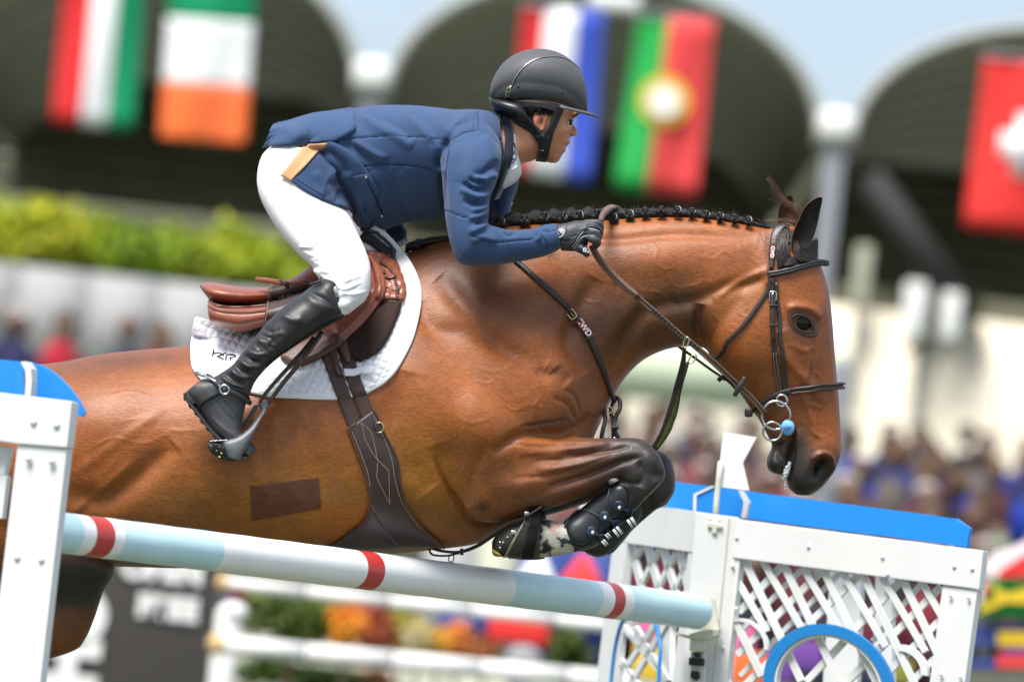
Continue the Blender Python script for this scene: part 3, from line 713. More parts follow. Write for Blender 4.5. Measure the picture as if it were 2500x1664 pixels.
for i, x in enumerate(xs):
    d = np.abs(bx-x).min(); gap = np.interp(x, bx, np.arange(len(bx)))
    ph = math.cos(2*PI*gap)                       # +1 at a braid
    big = np.interp(x, [1165, 1460, 1500, 1830, 1880], [1.18, 1.15, .80, .55, .3])
    h = 15*big*(1.0-.28*ph+.05*math.sin(i*1.9)); cy = crest_y(x)-2-7*big
    for j in range(18):
        a = 2*PI*j/18; low = 1.25+.25*ph if math.sin(a) > 0 else 1
        V.append(q(x, cy+h*math.sin(a)*low, -.010+.021*big*math.cos(a)*(1+.15*math.sin(7*a+i*.4))))
V = np.array(V); Fc = grid_faces(n, 18, True)+[tuple(range(18))[::-1], tuple((n-1)*18+j for j in range(18))]
mb.add(V, Fc)
V, Fc = loft([t2((0, 1452), (0, 1440))[0]+t2((0, 1455))[0]+(0, .012), (*t2((-20, 1400))[0], *t2((-25, 1450))[0], -.01, .02), (*t2((60, 1375))[0], *t2((60, 1430))[0], -.02, .035), (*t2((140, 1358))[0], *t2((150, 1410))[0], -.02, .04), (*t2((230, 1350))[0], *t2((240, 1400))[0], -.02, .04), (*t2((330, 1335))[0], *t2((330, 1370))[0], -.01, .03), (*t2((420, 1290))[0], *t2((430, 1330))[0], -.01, .03), (*t2((500, 1262))[0], *t2((500, 1320))[0], -.01, .025)], m=24)
mb.add(V, Fc)
mane = mb.obj('mane', MT['hair'], horse)
def strand(P, r0, r1, n=14, sides=4):
    P = cr(P, n); r = r0+(r1-r0)*np.linspace(0, 1, n)**1.5; return tube(P, r, sides)
rb = random.Random(11)
# loose hairs standing off the crest
mb = MB()
for i in range(420):
    x = rb.uniform(1150, 1870); y0 = crest_y(x)-14; L = rb.uniform(6, 26)*(1.2 if x < 1500 else .7); a = rb.uniform(-2.6, -.6)
    p = [q(x, y0, rb.uniform(-.03, .01))]; xx, yy = x, y0
    for s_ in range(4):
        xx += L/4*math.cos(a); yy += L/4*math.sin(a); a += rb.uniform(-.5, .5); p.append(q(xx, yy, rb.uniform(-.03, .01)))
    mb.add(*strand(p, .00035, .00015, 7, 3))
for i in range(90):
    x = rb.uniform(930, 1110); y0 = 600-(x-930)*.16; L = rb.uniform(8, 24); a = rb.uniform(-2.9, -.6); p = [q(x, y0, -.02)]; xx, yy = x, y0
    for s_ in range(4):
        xx += L/4*math.cos(a); yy += L/4*math.sin(a); a += rb.uniform(-.6, .6); p.append(q(xx, yy, -.02))
    mb.add(*strand(p, .00035, .00015, 7, 3))
mb.obj('stray_hair', MT['brownhair'], horse)['kind'] = 'stuff'
# the braid buttons: three coils of plait and a white elastic
def coil(name, c, R_, s, rnd, parent):
    m = MB(); g = np.array(c)
    for j in range(3):
        a = PI/2+2*PI*j/3+rnd.uniform(-.25, .25); rr = R_*(.52+.06*rnd.random())
        off = RT*math.cos(a)*R_*.45+UP*math.sin(a)*R_*.55-FW*R_*(.35+.3*rnd.random())
        m.add(*ball(g+off, (rr, rr*1.1, rr*.85), 10, 7))
    m.add(*ball(g-FW*R_*.75+UP*R_*.15, (R_*.42,)*3, 10, 7)); m.add(*ball(g-UP*R_*.7-FW*R_*.2, (R_*.5, R_*.6, R_*.45), 10, 7)); m.add(*ball(g-FW*R_*.1, (R_*.8, R_*.6, R_*.9), 12, 8))
    o = m.obj(name, MT['hair'], parent)
    if s:
        a = np.linspace(-1.2, 1.4, 12); P = np.array([g+RT*R_*.62*math.cos(t)+UP*R_*.95*math.sin(t)-FW*R_*.75*abs(math.cos(t)) for t in a])
        mkc('elastic_band', *tube(P, .0006, 6), MT['bootgrey'] if rnd.random() < .4 else MT['print'], o)
    return o
for i, (x, y) in enumerate(BR):
    sz = np.interp(x, [1200, 1480, 1560, 1830], [.0150, .0145, .0132, .0118])
    coil('mane_braid', q(x, y, -.040 if x < 1500 else -.034), sz, i not in (1,), rb, horse)
coil('mane_braid', q(*t2((50, 1398))[0], -.06), .011, False, rb, horse)
# forelock: hanks of hair over the poll, blown across the forehead
mb = MB()
for i in range(330):
    u = rb.random()
    st = tH((1215+rb.uniform(-30, 40)+u*120, 470+u*20+rb.uniform(-20, 40)))[0]
    en = tH((1180+u*390+rb.uniform(-14, 14), 850-u*190+rb.uniform(-26, 20)))[0]
    bow = tH((1160+u*300, 640-u*60+rb.uniform(-30, 30)))[0]
    if u > .35:
        st = tH((1280+u*60+rb.uniform(-30, 40), 520+rb.uniform(-40, 50)))[0]; en = tH((1560-rb.uniform(0, 30), 560+(1-u)*300+rb.uniform(-20, 20)))[0]; bow = tH((1330+u*60, 690+(1-u)*60+rb.uniform(-40, 20)))[0]
    pts = []
    for (x, y), lift in ((st, .004), (bow, .008), (((bow[0]+en[0])/2, (bow[1]+en[1])/2+4), .009), (en, .006)):
        d = HS.depth(x, y)
        if np.isnan(d): d = -.02
        pts.append(q(x, y, d-lift-rb.uniform(0, .005)))
    mb.add(*strand(pts, .0016, .0007, 16, 4))
for i in range(340):                                    # sweep from cheek towards the forehead, right over the browband root
    v = rb.random(); st = tH((1185+rb.uniform(-10, 20), 740+v*90))[0]; mid = tH((1330, 735+v*60+rb.uniform(-12, 12)))[0]; en = tH((1545+rb.uniform(-14, 10), 575+v*150+rb.uniform(-14, 14)))[0]
    pts = []
    for (x, y), lift in ((st, .003), (mid, .008), (en, .005)):
        d = HS.depth(x, y); d = -.02 if np.isnan(d) else d; pts.append(q(x, y, d-lift-rb.uniform(0, .004)))
    mb.add(*strand(pts, .0010, .0015, 16, 4))
fl = mb.obj('forelock', MT['forelock'], horse)
mb = MB()
for i in range(30):                                     # tuft blown up and back
    r_ = lambda s=10: rb.uniform(-s, s)
    e = rb.random(); pts = [tH((1385+r_(20), 400+r_(40)))[0], tH((1370+r_(26), 300+r_(40)))[0], tH((1240+r_(34), 205+r_(34)))[0], tH((1150+r_(34), 100+r_(40)))[0], tH((1085+r_(20)-e*10, 10+r_(20)-e*60))[0]]
    if e < .25: pts = pts[:3]+[tH((1100+r_(30), 130+r_(60)))[0]]
    mb.add(*strand([q(x, y, .0+rb.uniform(-.01, .01)) for x, y in pts], .0006, .00015, 20, 4))
for i in range(16):
    pts = [tH((1350+rb.uniform(-20, 20), 420+rb.uniform(-30, 20)))[0], tH((1200+rb.uniform(-20, 20), 380+rb.uniform(-12, 12)))[0], tH((1080+rb.uniform(-50, 40), 385+rb.uniform(-14, 14)))[0]]
    mb.add(*strand([q(x, y, -.02) for x, y in pts], .0007, .0002, 14, 3))
for i in range(26):                                     # fine wisps over the headpiece
    y0 = rb.uniform(480, 640); pts = [tH((1300+rb.uniform(-30, 30), y0+rb.uniform(-20, 20)))[0], tH((1180, y0+60+rb.uniform(-40, 20)))[0], tH((1080+rb.uniform(-40, 30), y0+rb.uniform(20, 90)))[0], tH((1020+rb.uniform(-30, 40), y0+rb.uniform(-60, 120)))[0]]
    mb.add(*strand([q(x, y, (HS.depth(x, y) if not np.isnan(HS.depth(x, y)) else -.05)-.008) for x, y in pts], .0006, .0002, 16, 3))
mb.obj('blown_hair', MT['brownhair'], horse)
# ears
def ear(secs, yc, tilt, mt_in, parent):
    """secs: (back px, front px) from base to tip; a cupped shell open to the camera side/front"""
    n, m = 30, 17
    A = np.array([cr([s[0] for s in secs], n), cr([s[1] for s in secs], n)])
    outer, inner = [], []
    for i in range(n):
        u = i/(n-1)
        for j in range(m):
            t = -1+2*j/(m-1); a, b = A[0, i], A[1, i]
            p = (a+b)/2+(b-a)/2*math.sin(t*PI/2)
            cup = math.cos(t*PI/2)**.9
            wl = np.linalg.norm(b-a)*K
            y0 = yc+tilt*u
            outer.append(q(p[0], p[1], y0+cup*wl*.62)); inner.append(q(p[0], p[1], y0+cup*wl*.62-.0035*(1 if cup > .05 else .3)-.0015))
    V = np.array(outer+inner); o = n*m
    Fc = grid_faces(n, m)+[tuple(x+o for x in f[::-1]) for f in grid_faces(n, m)]
    ring = [(0, j) for j in range(m)]+[(i, m-1) for i in range(1, n)]+[(n-1, j) for j in range(m-2, -1, -1)]+[(i, 0) for i in range(n-2, 0, -1)]
    R_ = [a*m+b for a, b in ring]; Fc += [(R_[z], R_[(z+1) % len(R_)], R_[(z+1) % len(R_)]+o, R_[z]+o) for z in range(len(R_))]
    return V, Fc
MT['earrim'] = mat('ear_rim_hair', (.13, .07, .045), .6, .4)
MT['earin'] = mat('ear_inside', (.022, .017, .015), .6, .35, var=.3, vscale=60, bump=[('noise', 200, .4, .002)])
MT['earout'] = mat('ear_back', (.10, .045, .025), .55, .4, var=.25, vscale=40)
near_s = [tH((1306, 640), (1440, 660)), tH((1306, 560), (1500, 575)), tH((1330, 470), (1535, 480)), tH((1370, 385), (1560, 385)), tH((1405, 300), (1578, 290)), tH((1460, 225), (1594, 215)), tH((1535, 172), (1600, 180)), tH((1575, 160), (1592, 163))]
e1 = fixn(mkc('ear', *ear(near_s, -.075, -.01, None, horse), MT['earin'], horse))
rim = [s[0] for s in near_s]+[near_s[-1][1]]
mkc('ear_rim', *tube([q(x, y, -.0765-.01*i/7) for i, (x, y) in enumerate(cr(rim, 24))], .0011, 6), MT['earrim'], e1)
far_s = [tH((1190, 470), (1300, 470)), tH((1178, 400), (1345, 410)), tH((1178, 320), (1345, 330)), tH((1192, 255), (1330, 260)), tH((1225, 195), (1318, 205)), tH((1270, 150), (1312, 165)), tH((1288, 146), (1302, 149))]
e2 = fixn(mkc('ear', *ear(far_s, .045, .01, None, horse), MT['earout'], horse))
mkc('ear_rim', *tube([q(x, y, .043) for x, y in cr([s[0] for s in far_s]+[s[1] for s in far_s[::-1]], 50)], .0011, 6), MT['earin'], e2)
# eye
ec = tH((1400, 1368))[0]; ed = HS.depth(*ec)
Re = .0240; ecc = (ec[0]-1, ec[1], ed+Re*.66); eye = mkc('eye', *ball(q(*ecc), Re, 32, 20), MT['eye'], horse)
def bdep(x, y):
    r2 = Re**2-((x-ecc[0])*K)**2-((y-ecc[1])*K)**2; d = HS.depth(x, y); return min(d, ecc[2]-math.sqrt(r2)) if r2 > 0 else d
up_l = tH((1300, 1318), (1330, 1292), (1385, 1285), (1440, 1300), (1480, 1335), (1500, 1380), (1510, 1430)); lo_l = tH((1300, 1318), (1312, 1370), (1345, 1415), (1395, 1445), (1450, 1460), (1500, 1455), (1510, 1430))
for nm, pts, r, rz in (('upper_eyelid', up_l, .0040, 1.0), ('lower_eyelid', lo_l, .0032, 1.0)):
    P = cr(pts, 26); 
    D = np.array([min(HS.depth(x, y), ed+.004) for x, y in P]); W_ = np.array([q(x, y, d-.002) for (x, y), d in zip(P, D)])
    for _ in range(2): W_[1:-1] = (W_[:-2]+2*W_[1:-1]+W_[2:])/4
    u = np.linspace(0, 1, 26); mkc(nm, *tube(W_, r*(.5+.6*np.sin(PI*u)), 10, flat=(1.0, 1.0)), MT['lid'], horse)
for nm, pts, oy, ox in (('upper_lid_skin', up_l, -8.5, 0), ('lower_lid_skin', lo_l, 7.0, 0)):
    P = cr(pts, 30); cen = np.array([ecc[0], ecc[1]]); rows = []
    for f_, dd_ in ((1.0, -.0022), (1.10, -.0034), (1.22, -.0030), (1.42, -.0004)): rows.append([(cen[0]+(x-cen[0])*f_, cen[1]+(y-cen[1])*f_*(1.0 if f_ < 1.05 else 1.04), dd_) for x, y in P])
    n_, m_ = 4, 30; G = np.array(rows); V = np.array([[q(G[i, j, 0], G[i, j, 1], (bdep(G[i, j, 0], G[i, j, 1]) if i < 3 else HS.depth(G[i, j, 0], G[i, j, 1]))+G[i, j, 2]) for j in range(m_)] for i in range(n_)]).reshape(-1, 3)
    Vb = V+FW*.004; o_ = n_*m_; Fc = grid_faces(n_, m_)+[tuple(x+o_ for x in f[::-1]) for f in grid_faces(n_, m_)]+[(j, j+1, j+1+o_, j+o_) for j in range(m_-1)]; fixn(mkc(nm, V, Fc+[], MT['lidskin'], horse)) if False else fixn(mkc(nm, np.vstack([V, Vb]), Fc, MT['lidskin'], horse))
# lashes
mb = MB()
for i in range(26):
    u = i/25; p = cr(up_l, 26)[i]; w0 = q(p[0], p[1], ed-.006); mb.add(*strand([w0, w0+RT*.004-FW*.010-UP*.002, w0+RT*.007-FW*.017-UP*.008], .0005, .0002, 6, 3))
mb.obj('eyelashes', MT['hair'], horse)
# nostril inside
nc = tM((1305, 1170))[0]; nd = HS.depth(*nc)
mkc('nostril', *ball(q(nc[0], nc[1], (nd if not np.isnan(nd) else 0)+.002), (.011, .004, .020), 16, 10, R=np.array([RT*.9+UP*.35, FW, UP*.9-RT*.35]).T), MT['nostril'], horse)
# mouth foam and tooth edge
fo_ = []
for i in range(70):
    u = rb.random(); c = np.array(tM((1040, 1165))[0])*(1-u)+np.array(tM((985, 1305))[0])*u+np.array([rb.uniform(-5, 3)*(.4+u*(1-u)*3), rb.uniform(-3, 3)])
    fo_.append(ball(q(c[0], c[1], rb.uniform(-.050, .01)), rb.uniform(.0022, .0048), 8, 6))
for i in range(10):
    c = tM((rb.uniform(985, 1000), rb.uniform(1310, 1400)))[0]; fo_.append(ball(q(c[0], c[1], -.03+rb.uniform(-.01, .01)), rb.uniform(.0014, .0024), 6, 5))
fo_.append(loft([(*tM((1050, 1150))[0], *tM((1035, 1160))[0], -.02, .018), (*tM((1050, 1200))[0], *tM((1005, 1220))[0], -.02, .022), (*tM((1030, 1270))[0], *tM((975, 1290))[0], -.015, .022), (*tM((1000, 1320))[0], *tM((980, 1310))[0], -.01, .012)], m=16))
V, Fc = remesh(fo_, .0011, 1); fastmesh('mouth_foam', V, Fc, MT['foam'], horse)
# near hoof: wall, shoe, sole; black band over the coronet
def hoof(yc, tr, dx=0, dy=0):
    P_ = lambda a, b, w: (tr(a)[0][0]+dx, tr(a)[0][1]+dy, tr(b)[0][0]+dx, tr(b)[0][1]+dy, yc, w)
    h = fixn(mkc('hoof', *loft([P_((720, 960), (700, 1400), .043), P_((690, 925), (620, 1412), .050), P_((650, 912), (520, 1412), .056), P_((610, 925), (420, 1405), .060), P_((585, 950), (352, 1396), .062)], m=36, exp=2.4), MT['hoof'], horse))
    fixn(mkc('horseshoe', *loft([P_((598, 935), (362, 1398), .0625), P_((596, 925), (342, 1402), .0635), P_((572, 945), (328, 1398), .062)], m=36, exp=2.4), MT['steel_old'], h))
    fixn(mkc('sole', *loft([P_((585, 960), (345, 1390), .052), P_((420, 1040), (300, 1385), .050), P_((330, 1100), (262, 1375), .044), P_((250, 1180), (235, 1350), .034), P_((215, 1240), (215, 1310), .015)], m=30, exp=2.3), MT['hoof'], h))
    return h
h1 = hoof(YN, tl)
fixn(mkc('heel_horn', *loft([(*tl((232, 1200))[0], *tl((215, 1345))[0], YN-.02, .02), (*tl((222, 1290))[0], *tl((245, 1385))[0], YN-.02, .025), (*tl((290, 1345))[0], *tl((330, 1392))[0], YN-.02, .028)], m=20), MT['hoofy'], h1))
for a, b in (((300, 1240), 0), ((330, 1245), 0), ((378, 1190), 0), ((300, 1298), 0)):
    c = tl(a)[0]; mkc('nail', *ball(q(c[0], c[1], YN-.052), .0028, 8, 6), MT['steel'], h1)
for a in ((440, 1140), (575, 945)):
    c = tl(a)[0]; mkc('stud', *box(q(c[0], c[1], YN-.058), .011, .008, .009, R=np.array([RT, FW, UP]).T, bev=.0015), MT['steel'], h1)
fixn(mkc('coronet_band', *loft([(*tl((735, 905))[0], *tl((640, 1414))[0], YN, .056), (*tl((690, 900))[0], *tl((590, 1420))[0], YN, .060), (*tl((650, 900))[0], *tl((520, 1418))[0], YN, .061)], m=36, exp=2.3), MT['elastic'], h1))
h2 = hoof(.10, tl, 14, 3)
# boots on the forelegs
def tendon_boot(yc, dx, dy, lab):
    t = thing('tendon_boot', lab, 'tendon boot', q(*tl((1350, 950))[0], yc))
    sec = [L2(((1620, 600), (1500, 640), yc, .030), tl), L2(((1660, 720), (1440, 655), yc, .044), tl), L2(((1640, 880), (1380, 720), yc, .046), tl), L2(((1540, 1020), (1240, 810), yc, .040), tl), L2(((1420, 1160), (1100, 920), yc, .040), tl),
           L2(((1290, 1280), (975, 1010), yc, .045), tl), L2(((1170, 1320), (955, 1080), yc, .044), tl), L2(((1060, 1290), (975, 1190), yc, .030), tl)]
    sec = [(a+dx, b+dy, c+dx, d+dy)+tuple(r) for a, b, c, d, *r in sec]
    V, Fc = loft(sec, m=44, per=9); sh = fixn(mkc('shell', V, Fc, MT['tboot'], t)); sf = Surf(V, [f for f in Fc] if False else np.array([f if len(f) == 4 else f+(f[-1],) for f in Fc]))
    if yc > 0:
        return t
    def rib(nm, pts, w, th, m_, par=t, n=40, closed=False, off=.0005):
        W_, N_ = sf.line(tl(*pts), n, off, closed); return fixn(mkc(nm, *ribbon(W_, w, th, N_), m_, par))
    rib('shell_edge', [(1000, 1200), (975, 1110), (1010, 1010), (1090, 930), (1170, 910), (1260, 940), (1330, 990), (1340, 1060)], .0042, .003, MT['tboote'])
    rib('shell_edge', [(1000, 1200), (1060, 1265), (1140, 1290), (1220, 1270), (1270, 1210)], .0042, .003, MT['tboote'])
    rib('shell_edge', [(1440, 680), (1415, 800), (1420, 880), (1440, 930)], .0034, .0025, MT['tboote'])
    rib('shell_edge', [(1550, 640), (1620, 700), (1660, 790), (1640, 870), (1600, 900)], .0042, .003, MT['tboote'])
    for pts in ([(1590, 690), (1632, 750), (1640, 820), (1615, 880)], [(1420, 700), (1410, 790), (1412, 870)], [(985, 1100), (1040, 1010), (1120, 940), (1210, 935), (1300, 985)], [(1010, 1180), (1080, 1250), (1160, 1265), (1240, 1225)], [(1330, 1110), (1400, 1040), (1500, 950)]):
        P = cr(tl(*pts), 26); mb_ = MB()
        for i in range(0, 26):
            d = sf.depth(*P[i]); 
            if not np.isnan(d): mb_.add(*ball(q(P[i][0], P[i][1], d-.0035), (.0011, .0006, .0006), 6, 4))
        if mb_.V: mb_.obj('stitching', MT['tboote'], sh)
    # three fastening tabs
    for pts, w in (([(1480, 845), (1530, 870), (1590, 905), (1650, 935)], 18), ([(1335, 950), (1390, 985), (1450, 1020), (1510, 1050)], 18), ([(1200, 1120), (1255, 1140), (1310, 1165), (1370, 1195)], 18)):
        W_, N_ = sf.line(tl(*pts), 26, .003); u = np.linspace(0, 1, 26)
        wd = .0014*(17*np.sqrt(np.clip(1-((u-.16)/.2)**2, .05, 1))*(u < .2)+(u >= .2)*(13+9*np.cos((u-.2)/.8*2*PI)))
        wd = np.convolve(np.pad(wd, 2, mode='edge'), np.ones(5)/5, 'valid')
        tb = fixn(mkc('fastening_tab', *ribbon(W_, wd, .004, N_), MT['tboots'], t))
        mkc('stud', *ball(W_[7]+N_[7]*.005, (.0034, .003, .0045), 12, 8), MT['print'], tb)
        mkc('tab_hole', *ball(W_[14]+N_[14]*.0035, (.003, .0022, .004), 10, 6), MT['band'], tb)
        m2 = MB()
        for i in range(6):
            c = tl(pts[-1])[0]; p = q(c[0]+3-i*1.9, c[1]-4+i*3.2, 0); d = sf.depth(c[0]+3-i*1.9, c[1]-4+i*3.2)
            if not np.isnan(d): m2.add(*box(q(c[0]-1-i*1.9, c[1]-5+i*3.0, d-.0085), .0022, .0008, .0030, R=np.array([RT, FW, UP]).T))
        if m2.V: m2.obj('tab_print', MT['print'], tb)
    # striped elastic straps round the lower edge
    for a, b, w in (((1600, 985), (1690, 1085), .027), ((1430, 1110), (1545, 1180), .021), ((1330, 1235), (1365, 1300), .016)):
        A_, B_ = np.array(tl(a)[0]), np.array(tl(b)[0]); ax = (B_-A_)/np.linalg.norm(B_-A_)
    for (x, y), ln, wd, ang in (((1665, 1035), 96, 120, -58), ((1520, 1130), 96, 120, -52), ((1385, 1245), 70, 70, -48), ((1420, 1175), 60, 70, -50)):
        c = tl((x, y))[0]; R_ = np.array([RT*math.cos(math.radians(ang))+UP*math.sin(math.radians(ang)), FW, -RT*math.sin(math.radians(ang))+UP*math.cos(math.radians(ang))]).T
        s_ = K/4.2377; st = fixn(mkc('elastic_strap', *box(q(c[0], c[1], yc-.012), ln*s_, .050, wd*s_*.8, R=R_, bev=.003), MT['band'], t))
        for o_ in (-.30, -.16, .10, .24):
            mkc('stripe', *box(q(c[0], c[1], yc-.0375)+R_[:, 2]*wd*s_*.9*o_, ln*s_*1.01, .003, wd*s_*.075, R=R_), MT['print'], st)
    mkc('fleece', *loft([L2(((1490, 560), (1395, 590), yc-.01, .02), tl), L2(((1520, 570), (1400, 610), yc-.01, .03), tl), L2(((1540, 590), (1430, 650), yc-.01, .03), tl)], m=20), MT['fleece'], t)
    return t
tendon_boot(YN, 0, 0, 'black open fronted boot with striped elastic straps on the near foreleg')
tendon_boot(.10, 34, 18, 'black boot on the far foreleg, mostly hidden behind the near one')
fb = None
# ================================================================== TACK
def strap(nm, pts, wpx, th, m_, par, surf=None, n=None, off=.001, up=None, depth=None, closed=False, smooth=3):
    """pts photo px; width in px; either on a surface or at explicit depths"""
    n = n or max(12, int(sum(math.dist(pts[i], pts[i+1]) for i in range(len(pts)-1))/7))
    w = (cr(np.array(wpx, float), n)[:, 0] if hasattr(wpx, '__len__') else wpx)*K*np.ones(n)
    if surf is not None and depth is None:
        W_, N_ = surf.line(pts, n, off, closed, smooth=smooth)
    else:
        P = cr(pts, n); D = np.interp(np.linspace(0, 1, n), np.linspace(0, 1, len(depth)), depth); W_ = np.array([q(x, y, d) for (x, y), d in zip(P, D)]); N_ = np.broadcast_to(-FW if up is None else np.asarray(up), W_.shape)
    o = fixn(mkc(nm, *ribbon(W_, w, th, N_), m_, par)); o['_n'] = 0; del o['_n']
    return o, W_, N_
def holes(W_, N_, idx, r, par, nm='punch_hole', lift=.003):
    for i in idx:
        mkc(nm, *ball(W_[i]+N_[i]*lift, (r, r*.5, r), 8, 5), MT['nostril'], par)
def ring(c, r, tr, par, m_, nm='ring', n=32, sx=1.0, ang=0, y=None, tilt=0.0, **kw):
    a = np.arange(n)*2*PI/n; ca, sa = math.cos(ang), math.sin(ang)
    X_ = np.array([((np.cos(t)*sx)*ca-np.sin(t)*sa, (np.cos(t)*sx)*sa+np.sin(t)*ca) for t in a])
    P = np.array([np.asarray(c)+RT*x*r-UP*y_*r+FW*tilt*y_*r for x, y_ in X_])
    return mkc(nm, *tube(P, tr, 10, closed=True), m_, par)
def text(nm, s, c, size, m_, par, ax=None, ay=None, ext=.0006, bold=0.0, align='CENTER'):
    """lettering as raised mesh: centre c, reading direction ax, letter-up ay"""
    ax = RT if ax is None else np.asarray(ax); ay = UP if ay is None else np.asarray(ay)
    cu = bpy.data.curves.new('txt', 'FONT'); cu.body = s; cu.size = size; cu.extrude = ext; cu.offset = bold; cu.align_x = align; cu.align_y = 'CENTER'
    o = bpy.data.objects.new('txt', cu); COL.objects.link(o)
    dg = bpy.context.evaluated_depsgraph_get(); me = bpy.data.meshes.new_from_object(o.evaluated_get(dg)); bpy.data.objects.remove(o); bpy.data.curves.remove(cu)
    V = np.array([v.co[:] for v in me.vertices]); Fc = [tuple(p.vertices) for p in me.polygons]; bpy.data.meshes.remove(me)
    az = np.cross(ax, ay); Wd = np.asarray(c)+V[:, :1]*ax+V[:, 1:2]*ay+V[:, 2:3]*az
    return mkc(nm, Wd, Fc, m_, par, smooth=False)
# ---------------- saddle pad
pad = thing('saddle_pad', 'white quilted pad with dark embroidered letters under the saddle', 'saddle pad', q(880, 850, -.34))
PT = S6((120, 495), (300, 540), (440, 600), (700, 440), (1000, 220), (1200, 20), (1332, -131)); PR = S6((1332, -131), (1430, -70), (1530, 40), (1600, 130), (1650, 240), (1670, 350), (1650, 500), (1600, 680), (1500, 860), (1400, 960), (1300, 1015))
PB = S6((170, 950), (330, 985), (490, 1018), (640, 1045), (800, 1052), (1090, 1055), (1300, 1015)); PL = S6((120, 495), (90, 650), (90, 820), (115, 890), (170, 950))
G = coons(PT, PR, PB, PL, 150, 190); D = gdepth(G[::3, ::3], HS, sm=6)
def up3(D, n, m):
    a = np.linspace(0, D.shape[0]-1, n); b = np.linspace(0, D.shape[1]-1, m); t_ = np.array([np.interp(a, np.arange(D.shape[0]), D[:, j]) for j in range(D.shape[1])]).T
    return np.array([np.interp(b, np.arange(D.shape[1]), t_[i]) for i in range(n)])
D = up3(D, 150, 190)
s_ = 17.5; a_ = (G[:, :, 0]*.86+G[:, :, 1]*.5)/s_; b_ = (G[:, :, 0]*-.36+G[:, :, 1]*.93)/s_
qd = np.minimum(np.abs(np.sin(PI*a_)), np.abs(np.sin(PI*b_)))**.55
ed_ = np.minimum(np.arange(150)[:, None], 149-np.arange(150)[:, None]); ed2 = np.minimum(np.arange(190)[None], 189-np.arange(190)[None]); em = np.minimum(ed_/4, ed2/4)
ripple = .0016*np.sin(G[:, :, 0]*.05+G[:, :, 1]*.02)
V, Fc, top, Nn = sheet(G, D, .008, .002, disp=(qd*.0050-.003)*np.clip(em-1, 0, 1)+ripple)
fixn(mkc('quilted_cotton', V, Fc, MT['pad'], pad))
PS = Surf(V, np.array([f if len(f) == 4 else f+(f[-1],) for f in Fc]))
bp_ = np.vstack([cr(PL[::-1], 40)[::-1][:, :], cr(PB, 60)[1:], cr(PR[::-1], 110)[1:]])
gd = np.vstack([top[:, 0][::4], top[-1][::4], top[::-1, -1][::4]])
fixn(mkc('binding', *tube(gd, .0052, 8), MT['pad'], pad))
def onpad(p): return PS.depth(*p)
# embroidered letters
for pts in ([(232, 725), (226, 768)], [(230, 748), (275, 748), (300, 765)], [(320, 745), (262, 768), (258, 772)], [(264, 768), (300, 790)], [(318, 795), (326, 758), (385, 762), (372, 778), (345, 778)], [(352, 779), (350, 796)]):
    P = cr(S6(*pts), 10); W_ = np.array([q(x, y, onpad((x, y))-.0015) for x, y in P]); mkc('embroidery', *tube(W_, .0019, 6), MT['band'], pad)
# pad keeper
strap('pad_strap', S6((1140, 895), (1235, 885), (1335, 868)), [19, 17, 19], .003, MT['pad'], pad, PS, off=.012)
# ---------------- half pad
hp = thing('half_pad', 'black shaped pad between the saddle pommel and the white pad', 'half pad', q(880, 600, -.2))
G = rows_grid([R5((850, 1000), (900, 1012), (955, 1050), (1010, 1090), (1045, 1130), (1085, 1230)), R5((800, 1040), (860, 1070), (910, 1100), (960, 1140), (1000, 1190), (1060, 1300))], 10, 26)
V, Fc, _, _ = sheet(G, gdepth(G, PS), .008, .004); fixn(mkc('pad_flap', V, Fc, MT['band'], hp))
strapP = R5((858, 994), (905, 1006), (960, 1042), (1015, 1082), (1050, 1124), (1090, 1232)); W_, N_ = PS.line(strapP, 40, .012); fixn(mkc('pad_edge', *tube(W_, .0042, 8), MT['tboote'], hp))
# ---------------- girth with belly guard
gir = thing('girth', 'dark brown girth with belly guard and zigzag stitching', 'girth', q(940, 1150, -.3))
wl_ = S6((985, 770), (1030, 900), (1090, 1060), (1140, 1190), (1180, 1290)); wr_ = S6((1190, 660), (1235, 860), (1270, 960), (1310, 1060), (1340, 1150))
class Two:
    def __init__(s, *S_): s.S = S_
    def depth(s, x, y):
        d = [a.depth(x, y) for a in s.S]; d = [z for z in d if not np.isnan(z)]; return min(d) if d else np.nan
    def line(s, pts, n, off=.002, closed=False, smooth=3):
        P = cr(pts, n, closed); D = fillnan(np.array([s.depth(x, y) for x, y in P]))
        for _ in range(smooth): D[1:-1] = (D[:-2]+D[1:-1]*2+D[2:])/4
        W_ = np.array([q(x, y, d) for (x, y), d in zip(P, D)]); N_ = []
        for w in W_:
            b = min((a.t.find_nearest(Vector(w)) for a in s.S), key=lambda h: h[3]); N_.append(np.array(b[1]))
        N_ = np.array(N_)
        for _ in range(3): N_[1:-1] = (N_[:-2]+N_[1:-1]+N_[2:])/3
        N_ /= np.linalg.norm(N_, axis=1)[:, None]; N_[(N_@FW) > .15] *= -1; return W_+N_*off, N_
BP = Two(HS, PS)
ml = [((a[0]+b[0])/2-2, (a[1]+b[1])/2) for a, b in zip(wl_, wr_)]; mr_ = [((a[0]+b[0])/2+2, (a[1]+b[1])/2) for a, b in zip(wl_, wr_)]
for L_, R_ in ((wl_, ml), (mr_, wr_)):
    G = rows_grid([L_, R_], 9, 60); G = G
    V, Fc, _, _ = sheet(G, gdepth(G, BP, sm=4), .0045, .003); fixn(mkc('elastic_webbing', V, Fc, MT['webbing'], gir))
gl = S6((1165, 1268), (1195, 1350))+ta((2035, 210), (2085, 340), (2115, 440), (2124, 540), (2092, 632), (1990, 722), (1870, 795)); gr = S6((1338, 1140), (1370, 1200))+tu((320, 150), (370, 240), (395, 310), (408, 420), (440, 530), (520, 650), (665, 778))
